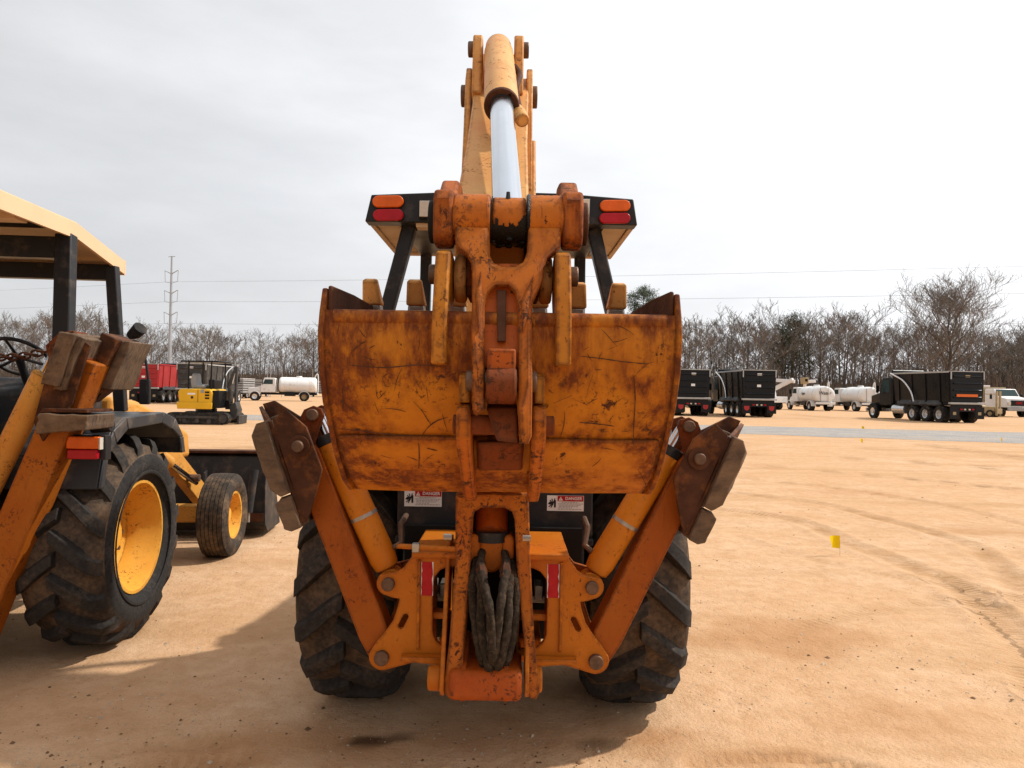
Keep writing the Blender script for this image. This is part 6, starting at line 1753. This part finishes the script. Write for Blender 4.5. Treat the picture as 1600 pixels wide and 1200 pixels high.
q = gpx(1511, 661.5); dump_truck('black dump truck with orange sign on tailgate and silver tarp arm', (q.x, q.y, 0), R(7), M['truck_black'], M['truck_black'], GD, True, False, True)
q = gpx(298, 632); dump_truck('dark dump truck with ribbed tailgate behind the mini excavator', (q.x, q.y, 0), R(2), M['truck_dark'], M['truck_dark'], GD)
q = gpx(224, 629.5); dump_truck('red dump truck partly hidden behind the left backhoe', (q.x, q.y, 0), R(2), M['truck_red'], M['truck_red'], GD, False, False, None, M['truck_red'])
q = gpx(252, 625.5); dump_truck('dark grey dump truck between the red one and the ribbed dark one', (q.x, q.y, 0), R(-1), M['truck_dark'], M['truck_dark'], GD, True, False)
GT = 'white tank trucks in the yard'
q = gpx(1290, 642.5); tank_truck('white water tank truck with black script lettering on side and tail', (q.x, q.y, 0), R(1), GT, 4.4, [('Eager', (-1.175, 2.9, 1.85), R(-90), 0.42), ('Water', (-0.05, 0.14, 1.9), 0, 0.50)])
q = gpx(1362, 643.5); tank_truck('plain white tank truck parked beside the lettered water truck', (q.x, q.y, 0), R(2), GT, 4.6, None, True)
q = gpx(497, 627); tank_truck('white truck with grey banded tank turned towards the sandy yard', (q.x, q.y, 0), R(104), GT, 4.2, None, True, True, 'tan_paint')

# bucket truck with folded boom behind the dump truck
q = gpd(1221, 642, 4); t = thing('bucket_truck', 'white bucket truck with raised folded boom behind the black dump trucks', 'truck', q, R(30))
obj('body', MB().bb(-1.1, 1.1, 0.1, 4.2, 0.8, 1.45), M['truck_white'], t, 0.03)
obj('turret', MB().tube([(0, 1.2, 1.45), (0, 1.2, 2.3)], [0.4, 0.3], 14), M['truck_white'], t)
obj('lower_boom', MB().bar((0, 1.2, 2.2), (0.3, -1.2, 3.3), 0.4, 0.35), M['truck_white'], t, 0.03)
obj('upper_boom', MB().bar((0.4, -1.3, 3.1), (0.35, 4.5, 3.45), 0.36, 0.3), M['truck_white'], t, 0.03)
obj('lift_bucket', MB().bb(0.0, 0.75, 4.5, 5.3, 2.9, 3.8), M['truck_white'], t, 0.05)
for s_ in (-1, 1): wheel_far(t, s_ * 0.9, 1.2, 0.48, 0.5, s_, M['alu'], True)
conv_cab(t, 4.3, M['truck_white'], 2.2, 1.4, 1.4, 2.5, 1.6)
obj('frame', MB().bb(-0.4, 0.4, 0.2, 8.2, 0.6, 0.8), M['truck_black'], t)
# aerial lift whose basket shows above the water truck
q = gpd(1262, 636, 4); t = thing('aerial_lift', 'white lift boom with tan basket showing above the lettered water truck', 'lift', q, R(10))
obj('base', MB().bb(-1.0, 1.0, -1.6, 1.6, 0.5, 1.3), M['truck_white'], t, 0.05)
for s_ in (-1, 1):
    for y in (-1.1, 1.1): wheel_far(t, s_ * 0.95, y, 0.45, 0.35, s_, M['alu'])
obj('mast', MB().bar((-0.4, 0.4, 1.2), (-0.6, -0.2, 3.6), 0.35, 0.35), M['truck_white'], t, 0.03)
obj('jib', MB().bar((-0.6, -0.2, 3.65), (0.9, -0.4, 3.75), 0.45, 0.4), M['truck_white'], t, 0.05)
bk = obj('basket', MB().bb(-1.05, -0.35, -0.7, 0.3, 3.3, 4.25), M['tan_paint'], t, 0.04)
obj('basket_opening', MB().bb(-0.92, -0.5, -0.712, -0.702, 3.65, 4.05), M['dark'], bk)
# white truck facing the camera at the right, grille lettering
q = gpx(1592, 652); t = thing('box_nose_truck', 'white truck facing the yard with dark grille and red letters', 'truck', (q.x, q.y, 0), R(183))
W2 = 1.15
obj('cab', MB().yz([(-2.9, 0.9), (-2.9, 2.45), (-2.75, 2.55), (-1.75, 2.55), (-1.25, 1.85), (-0.15, 1.66), (-0.05, 0.85), (-1.0, 0.85)], -W2 + 0.08, W2 - 0.08), M['truck_white'], t, 0.06)
cb = t.children[0]
a, b = Vector((0, -1.75, 2.55)), Vector((0, -1.25, 1.85)); n_ = Vector((0, 0.7, 0.5)).normalized()
p_, q_ = a.lerp(b, 0.1), a.lerp(b, 0.95)
vsn = [Vector((-0.92, p_.y, p_.z)), Vector((0.92, p_.y, p_.z)), Vector((0.98, q_.y, q_.z)), Vector((-0.98, q_.y, q_.z))]
obj('windscreen', MB().hexa([v_ + n_ * 0.004 for v_ in vsn] + [v_ + n_ * 0.015 for v_ in vsn]), M['glass_pale'] if 'glass_pale' in M else M['glass'], cb)
gr_ = obj('grille', MB().bb(-0.72, 0.72, -0.06, 0.02, 1.02, 1.50), M['truck_black'], t, 0.02)
obj('lettering', place(text_mesh('GMC', 0.30, 0.004, 0.006), Matrix.Translation((0, 0.03, 1.26)) @ Matrix.Rotation(PI, 4, 'Z') @ Matrix.Rotation(PI / 2, 4, 'X')), M['red'], gr_)
for s_ in (-1, 1):
    obj('headlight', MB().bb(s_ * 0.76, s_ * 1.02, -0.06, 0.03, 1.08, 1.36), M['lamp'], t, 0.02)
    wheel_far(t, s_ * 0.98, -0.9, 0.46, 0.28, s_, M['alu']); wheel_far(t, s_ * 0.9, -5.2, 0.46, 0.48, s_, M['alu'], True)
    mi = obj('mirror_arm', MB().tube([(s_ * 1.05, -1.6, 2.0), (s_ * 1.45, -1.55, 2.1), (s_ * 1.45, -1.55, 1.6)], 0.02, 6), M['truck_black'], t)
    obj('mirror', MB().bb(s_ * 1.36, s_ * 1.56, -1.6, -1.52, 1.6, 2.1), M['truck_black'], mi, 0.02)
    obj('marker_lamp', MB().bb(s_ * 0.5, s_ * 0.6, -1.9, -1.8, 2.555, 2.60), M['amber'], t)
obj('bumper', MB().bb(-1.12, 1.12, 0.03, 0.16, 0.55, 0.86), M['truck_grey'], t, 0.03)
obj('flat_bed', MB().bb(-1.15, 1.15, -7.0, -3.0, 0.95, 1.1), M['truck_black'], t, 0.02)
obj('load_rack', MB().bb(-1.1, 1.1, -3.1, -3.0, 1.1, 2.7), M['tan_paint'], t, 0.02)
obj('frame', MB().bb(-0.4, 0.4, -7.0, -0.2, 0.55, 0.85), M['truck_black'], t)
# red cab-over box truck behind it
q = gpd(1551, 647, 4); t = thing('box_truck', 'red and white box truck between the black dump truck and white front-facing truck', 'truck', q, R(184))
cb = obj('cab', MB().yz([(-1.9, 0.6), (-1.9, 2.25), (-0.35, 2.25), (-0.05, 1.5), (0, 0.6)], -1.05, 1.05), M['truck_red'], t, 0.05)
obj('windscreen', MB().hexa([(-0.9, -0.045, 1.56), (0.9, -0.045, 1.56), (0.86, -0.31, 2.18), (-0.86, -0.31, 2.18), (-0.9, -0.02, 1.57), (0.9, -0.02, 1.57), (0.86, -0.285, 2.19), (-0.86, -0.285, 2.19)]), M['glass'], cb)
obj('white_band', MB().bb(-1.0, 1.0, -0.03, 0.012, 1.18, 1.42), M['truck_white'], cb)
obj('grille', MB().bb(-0.7, 0.7, -0.01, 0.03, 0.85, 1.15), M['truck_black'], t)
obj('cargo_box', MB().bb(-1.2, 1.2, -6.6, -1.95, 0.9, 3.15), M['truck_white'], t, 0.03)
for s_ in (-1, 1): wheel_far(t, s_ * 0.9, -0.9, 0.45, 0.3, s_, M['alu']); wheel_far(t, s_ * 0.9, -5.0, 0.45, 0.45, s_, M['alu'], True)
obj('bumper', MB().bb(-1.05, 1.05, 0.02, 0.12, 0.45, 0.7), M['truck_black'], t, 0.02)
# tan forklift-like mast between them
q = gpx(1561, 652); t = thing('forklift', 'tan forklift with upright mast standing beside the white front-facing truck', 'forklift', (q.x, q.y, 0), R(30))
for s_ in (-1, 1):
    obj('mast_rail', MB().bb(s_ * 0.28 - 0.06, s_ * 0.28 + 0.06, 0.0, 0.14, 0.15, 2.3), M['tan_paint'], t)
    wheel_far(t, s_ * 0.42, 0.5, 0.33, 0.25, s_, M['tan_paint']); wheel_far(t, s_ * 0.40, 1.6, 0.27, 0.22, s_, M['tan_paint'])
    obj('fork', MB().bb(s_ * 0.22 - 0.05, s_ * 0.22 + 0.05, -1.0, -0.06, 0.06, 0.11), M['tan_paint'], t)
obj('carriage', MB().bb(-0.42, 0.42, -0.06, -0.005, 0.3, 0.75), M['tan_paint'], t, 0.01)
obj('body', MB().yz([(0.25, 0.3), (0.25, 0.9), (1.3, 0.95), (1.5, 1.15), (2.1, 1.1), (2.15, 0.35)], -0.45, 0.45), M['tan_paint'], t, 0.04)
obj('overhead_guard', MB().bb(-0.45, 0.45, 0.4, 1.5, 2.0, 2.06), M['tan_paint'], t)

# grey slatted trailers and an orange lift in the far left row
def slat_trailer(label, xp, yp, dy, L_=5.0, W_=2.2, rz=0.0, H=2.4):
    q = gpd(xp, yp, dy); t = thing('stock_trailer', label, 'trailer', q, rz, 'grey slatted trailers')
    for k in range(6):
        z = 0.75 + 0.30 * k
        for s_ in (-1, 1): obj('slat', MB().bb(s_ * W_ / 2 - 0.03, s_ * W_ / 2 + 0.03, 0, L_, z, z + 0.19), M['truck_grey'], t)
        obj('slat', MB().bb(-W_ / 2 + 0.04, W_ / 2 - 0.04, -0.04, 0.0, z, z + 0.19), M['truck_grey'], t)
    for s_ in (-1, 1):
        for y in (0.05, L_ - 0.1): obj('corner_post', MB().bb(s_ * W_ / 2 - 0.07, s_ * W_ / 2 - 0.031, y, y + 0.08, 0.5, H + 0.1), M['truck_grey'], t)
        wheel_far(t, s_ * 0.95, L_ * 0.45, 0.38, 0.3, s_, M['alu'])
    obj('roof', MB().bb(-W_ / 2 - 0.05, W_ / 2 + 0.05, -0.05, L_ + 0.05, H + 0.1, H + 0.16), M['truck_white'], t, 0.02)
    obj('bed', MB().bb(-W_ / 2, W_ / 2, 0.05, L_, 0.55, 0.68), M['truck_black'], t)
    obj('inner_wall', MB().bb(-W_ / 2 + 0.10, W_ / 2 - 0.10, 0.06, L_ - 0.1, 0.69, H), M['truck_dark'], t)
slat_trailer('grey slatted trailer just past the mini excavator boom', 364, 624, 6, 5, 2.4, R(4))
slat_trailer('grey slatted trailer behind the hood of the white tank truck', 398, 622, 14, 5, 2.6, R(-3))
slat_trailer('grey slatted trailer beside the tail of the white tank truck', 493, 622, 12, 5, 2.6, R(2))
q = gpd(384, 622, 2); t = thing('boom_lift', 'orange and white boom lift parked between the grey slatted trailers', 'lift', q, R(80))
obj('base', MB().bb(-0.9, 0.9, -1.6, 1.6, 0.45, 1.0), M['truck_white'], t, 0.05)
obj('turntable', MB().hexa([(-0.8, -1.0, 1.02), (0.8, -1.0, 1.02), (0.8, 0.9, 1.02), (-0.8, 0.9, 1.02), (-0.6, -0.7, 2.1), (0.6, -0.7, 2.1), (0.6, 0.5, 1.8), (-0.6, 0.5, 1.8)]), M['orange'], t, 0.05)
obj('boom', MB().bar((0, -0.6, 2.0), (0, 3.2, 2.45), 0.32, 0.28), M['orange'], t, 0.03)
obj('boom_tip', MB().bar((0, 3.2, 2.45), (0, 5.0, 2.6), 0.24, 0.22), M['truck_white'], t, 0.03)
for s_ in (-1, 1):
    for y in (-1.1, 1.1): wheel_far(t, s_ * 0.85, y, 0.42, 0.3, s_, M['truck_white'])
# slim poles standing in the far yard
for k, (xp, ty) in enumerate(((417, 577), (422, 574), (440, 577), (1128, 568), (1097, 566), (488, 577))):
    q = gpx(xp, 621 if xp < 800 else 634); hz = 610 + (xp - 800) * math.tan(ROLL)
    H = (hz - ty) / FPX * q.y + CAMZ
    tag(obj('marker_pole', MB().tube([(q.x, q.y, -0.05), (q.x, q.y, H), (q.x, q.y, H + 0.08)], [0.05, 0.04, 0.09], 8), M['galv']), ('thin grey pole standing behind the white tank truck with grey bands', 'thin grey pole rising behind the black dump trucks')[0 if xp < 800 else 1], 'pole', 'thin poles in the yard')

# mini excavator
q = gpx(322, 662); t = thing('mini_excavator', 'yellow mini excavator with black canopy and rubber tracks on the sandy yard', 'excavator', (q.x, q.y, 0), 0)
for s_ in (-1, 1):       # tracks run along X, seen from the side
    y0 = s_ * 0.72
    lp = [(1.05 + 0.24 * math.cos(R(a)), 0.26 + 0.24 * math.sin(R(a))) for a in range(-90, 91, 20)] + [(-1.05 + 0.24 * math.cos(R(a)), 0.26 + 0.24 * math.sin(R(a))) for a in range(90, 271, 20)]
    tr = obj('track', MB().prism([(a, y0 - 0.17, b) for a, b in lp], (0, 0.34, 0)), M['tyre_far'], t, 0.02)
    for a in (-1.05, -0.5, 0.0, 0.5, 1.05):
        obj('roller', MB().cyl((a, y0 - 0.185, 0.26 if abs(a) > 1 else 0.15), (a, y0 - 0.172, 0.26 if abs(a) > 1 else 0.15), 0.17 if abs(a) > 1 else 0.09, n=14), M['truck_dark'], tr)
    obj('track_frame', MB().bb(-0.85, 0.85, y0 - 0.20, y0 - 0.175, 0.26, 0.36), M['truck_dark'], tr)
obj('undercarriage', MB().bb(-0.5, 0.5, -0.55, 0.55, 0.25, 0.52), M['truck_black'], t)
obj('slew_ring', MB().cyl((0, 0, 0.52), (0, 0, 0.64), 0.42), M['truck_black'], t)
hs = obj('house', MB().prism([(-0.75, -0.85, 0.66), (0.55, -0.85, 0.66), (0.60, -0.85, 1.30), (0.50, -0.85, 1.46), (-0.72, -0.85, 1.46), (-0.82, -0.85, 1.35)], (0, 1.6, 0)), M['exc'], t, 0.05, seg=3)
obj('counterweight', MB().prism([(-0.80, -0.92, 0.64), (0.60, -0.92, 0.64), (0.62, -0.92, 0.90), (-0.84, -0.92, 0.90)], (0, 0.06, 0)), M['exc'], hs, 0.02)
obj('side_cowl', MB().bb(0.56, 0.86, -0.80, 0.7, 0.68, 1.40), M['truck_black'], t, 0.03)
for k in range(3): obj('vent', MB().bb(0.30, 0.47, -0.86, -0.852, 1.05 + 0.12 * k, 1.12 + 0.12 * k), M['dark'], hs)
obj('panel_seam', MB().bb(0.0, 0.015, -0.858, -0.852, 0.92, 1.44), M['dark'], hs)
obj('decal', MB().bb(-0.42, -0.10, -0.856, -0.852, 1.22, 1.29), M['white'], hs)
obj('decal', MB().bb(-0.02 - 0.28 + 0.42, 0.26, -0.856, -0.852, 1.30, 1.44), M['truck_grey'], hs)
obj('maker_mark', MB().bb(-0.28, -0.18, -0.856, -0.852, 1.06, 1.16), M['ink'], hs)
obj('seat', MB().prism([(-0.5, -0.35, 1.47), (0.1, -0.35, 1.47), (0.12, -0.35, 1.62), (-0.28, -0.35, 1.65), (-0.34, -0.35, 2.1), (-0.48, -0.35, 2.1), (-0.55, -0.35, 1.8)], (0, 0.55, 0)), M['truck_grey'], t, 0.06)
for (x, y) in ((-0.45, -0.7), (0.50, -0.75), (0.50, 0.65), (-0.45, 0.65)):
    obj('canopy_post', MB().bar((x, y, 1.45), (x, y, 2.55), 0.045, 0.045), M['truck_black'], t)
obj('canopy', MB().bb(-0.75, 0.80, -0.82, 0.75, 2.552, 2.62), M['truck_black'], t, 0.02)
obj('console', MB().bb(0.25, 0.50, -0.45, 0.25, 1.47, 1.85), M['truck_black'], t, 0.03)
obj('swing_bracket', MB().bb(0.86, 1.05, -0.2, 0.2, 0.62, 1.0), M['truck_black'], t, 0.02)
bm_ = obj('boom', MB().prism([(0.94, -0.1, 0.85), (1.08, -0.1, 0.9), (1.0, -0.1, 1.6), (1.27, -0.1, 2.4), (1.20, -0.1, 2.45), (0.90, -0.1, 1.7)], (0, 0.24, 0)), M['truck_dark'], t, 0.03)
obj('boom_cylinder', MB().cyl((1.08, -0.0, 1.7), (1.27, 0.0, 2.5), 0.05), M['alu'], t)
obj('dipper', MB().prism([(1.20, -0.08, 2.45), (1.30, -0.08, 2.42), (1.26, -0.08, 0.9), (1.18, -0.08, 0.9)], (0, 0.16, 0)), M['truck_dark'], t, 0.02)
obj('digging_bucket', MB().prism([(1.05, -0.25, 0.75), (1.30, -0.25, 0.95), (1.42, -0.25, 0.6), (1.34, -0.25, 0.25), (1.12, -0.25, 0.15)], (0, 0.5, 0)), M['truck_dark'], t, 0.03)
obj('dozer_blade', MB().prism([(1.36, -0.2, 0.02), (1.44, -0.2, 0.02), (1.46, -0.2, 0.36), (1.38, -0.2, 0.38)], (0, 0.9, 0)), M['truck_dark'], t, 0.01)

# ------------------------------------------------------------------ small yellow pin flags
def pin_flag(x, y, h, s_, label, rz):
    q = gpx(x, y); g = ground_z(q.x, q.y) if q.y < 12 else 0.02
    t = thing('pin_flag', label, 'flag', (q.x, q.y, g), rz, 'yellow pin flags')
    obj('wire', MB().tube([(0, 0, -0.03), (0.003, 0, h * 0.5), (0, 0.004, h)], 0.0016, 5), M['steel'], t)
    mb = MB(); N_ = 5
    for k in (0, 1):
        for i in range(N_ + 1):
            for j in range(3):
                u_, v_ = i / N_, j / 2
                mb.v.append(Vector((-s_ * u_ * (1 - 0.25 * v_), 0.02 * math.sin(u_ * 4) * s_ / 0.12 + 0.0012 * k, h - s_ * 1.0 * v_ - 0.35 * s_ * u_ * v_ * 0 + (u_ - 0.5) * 0.1 * s_ * v_)))
    S = (N_ + 1) * 3
    for i in range(N_):
        for j in range(2):
            a = i * 3 + j
            mb.f.append((a, a + 3, a + 4, a + 1)); mb.f.append((S + a, S + a + 1, S + a + 4, S + a + 3))
    obj('flag', mb, M['yellow_flag'], t, ang=70)
pin_flag(1312, 868, 0.20, 0.125, 'yellow pin flag beside the tread tracks in the open sand', R(10))
pin_flag(1348, 694, 0.16, 0.12, 'yellow pin flag on the edge of the gravel road in front of the tank trucks', 0.3)
pin_flag(1350, 672, 0.16, 0.12, 'yellow pin flag on the far side of the gravel road', -0.3)
pin_flag(1566, 692, 0.16, 0.12, 'yellow pin flag on the gravel road in front of the white front-facing truck', 0.5)
pin_flag(362, 648, 0.2, 0.14, 'yellow pin flag beside the mini excavator', 0.2)

# hoe of the yellow machine, out of the picture to the left
hf = obj('hoe_frame', MB().bb(LX - 0.46, LX + 0.46, 3.80, 4.02, 0.16, 0.90), M['yellow'], lb, 0.02)
obj('swing_post', MB().bb(LX - 0.16, LX + 0.16, 3.55, 3.80, 0.30, 0.80), M['yellow'], lb, 0.03)
obj('boom', MB().yz([(3.56, 0.45), (3.80, 0.50), (3.62, 1.4), (3.10, 2.75), (2.98, 3.08), (2.84, 3.06), (2.82, 2.9), (3.20, 1.5)], LX - 0.13, LX + 0.13), M['yellow'], lb, 0.015)
dp_ = obj('dipper', MB().yz([(2.93, 3.20), (2.80, 3.16), (2.70, 2.6), (2.52, 1.95), (2.60, 1.86), (2.70, 1.95), (2.95, 2.6)], LX - 0.10, LX + 0.10), M['yellow'], lb, 0.012)
obj('bucket_cylinder', MB().cyl((LX, 2.78, 3.02), (LX, 2.60, 2.35), 0.06), M['yellow'], lb)
obj('bucket_link', MB().bar((LX, 2.58, 2.35), (LX, 2.46, 1.66), 0.10, 0.09, side=(1, 0, 0)), M['rusty'], lb, 0.01)
copy_tree(bucket, lb)
# the orange machine's own loader at its front, the same pattern as its neighbour's
for ch in list(lb.children):
    if ch.name.split('.')[0] in ('loader_arm', 'loader_tower', 'loader_cylinder', 'front_bucket'):
        copy_tree(ch, bh)
for o in list(bpy.data.objects):
    if '_o' in o: del o['_o']
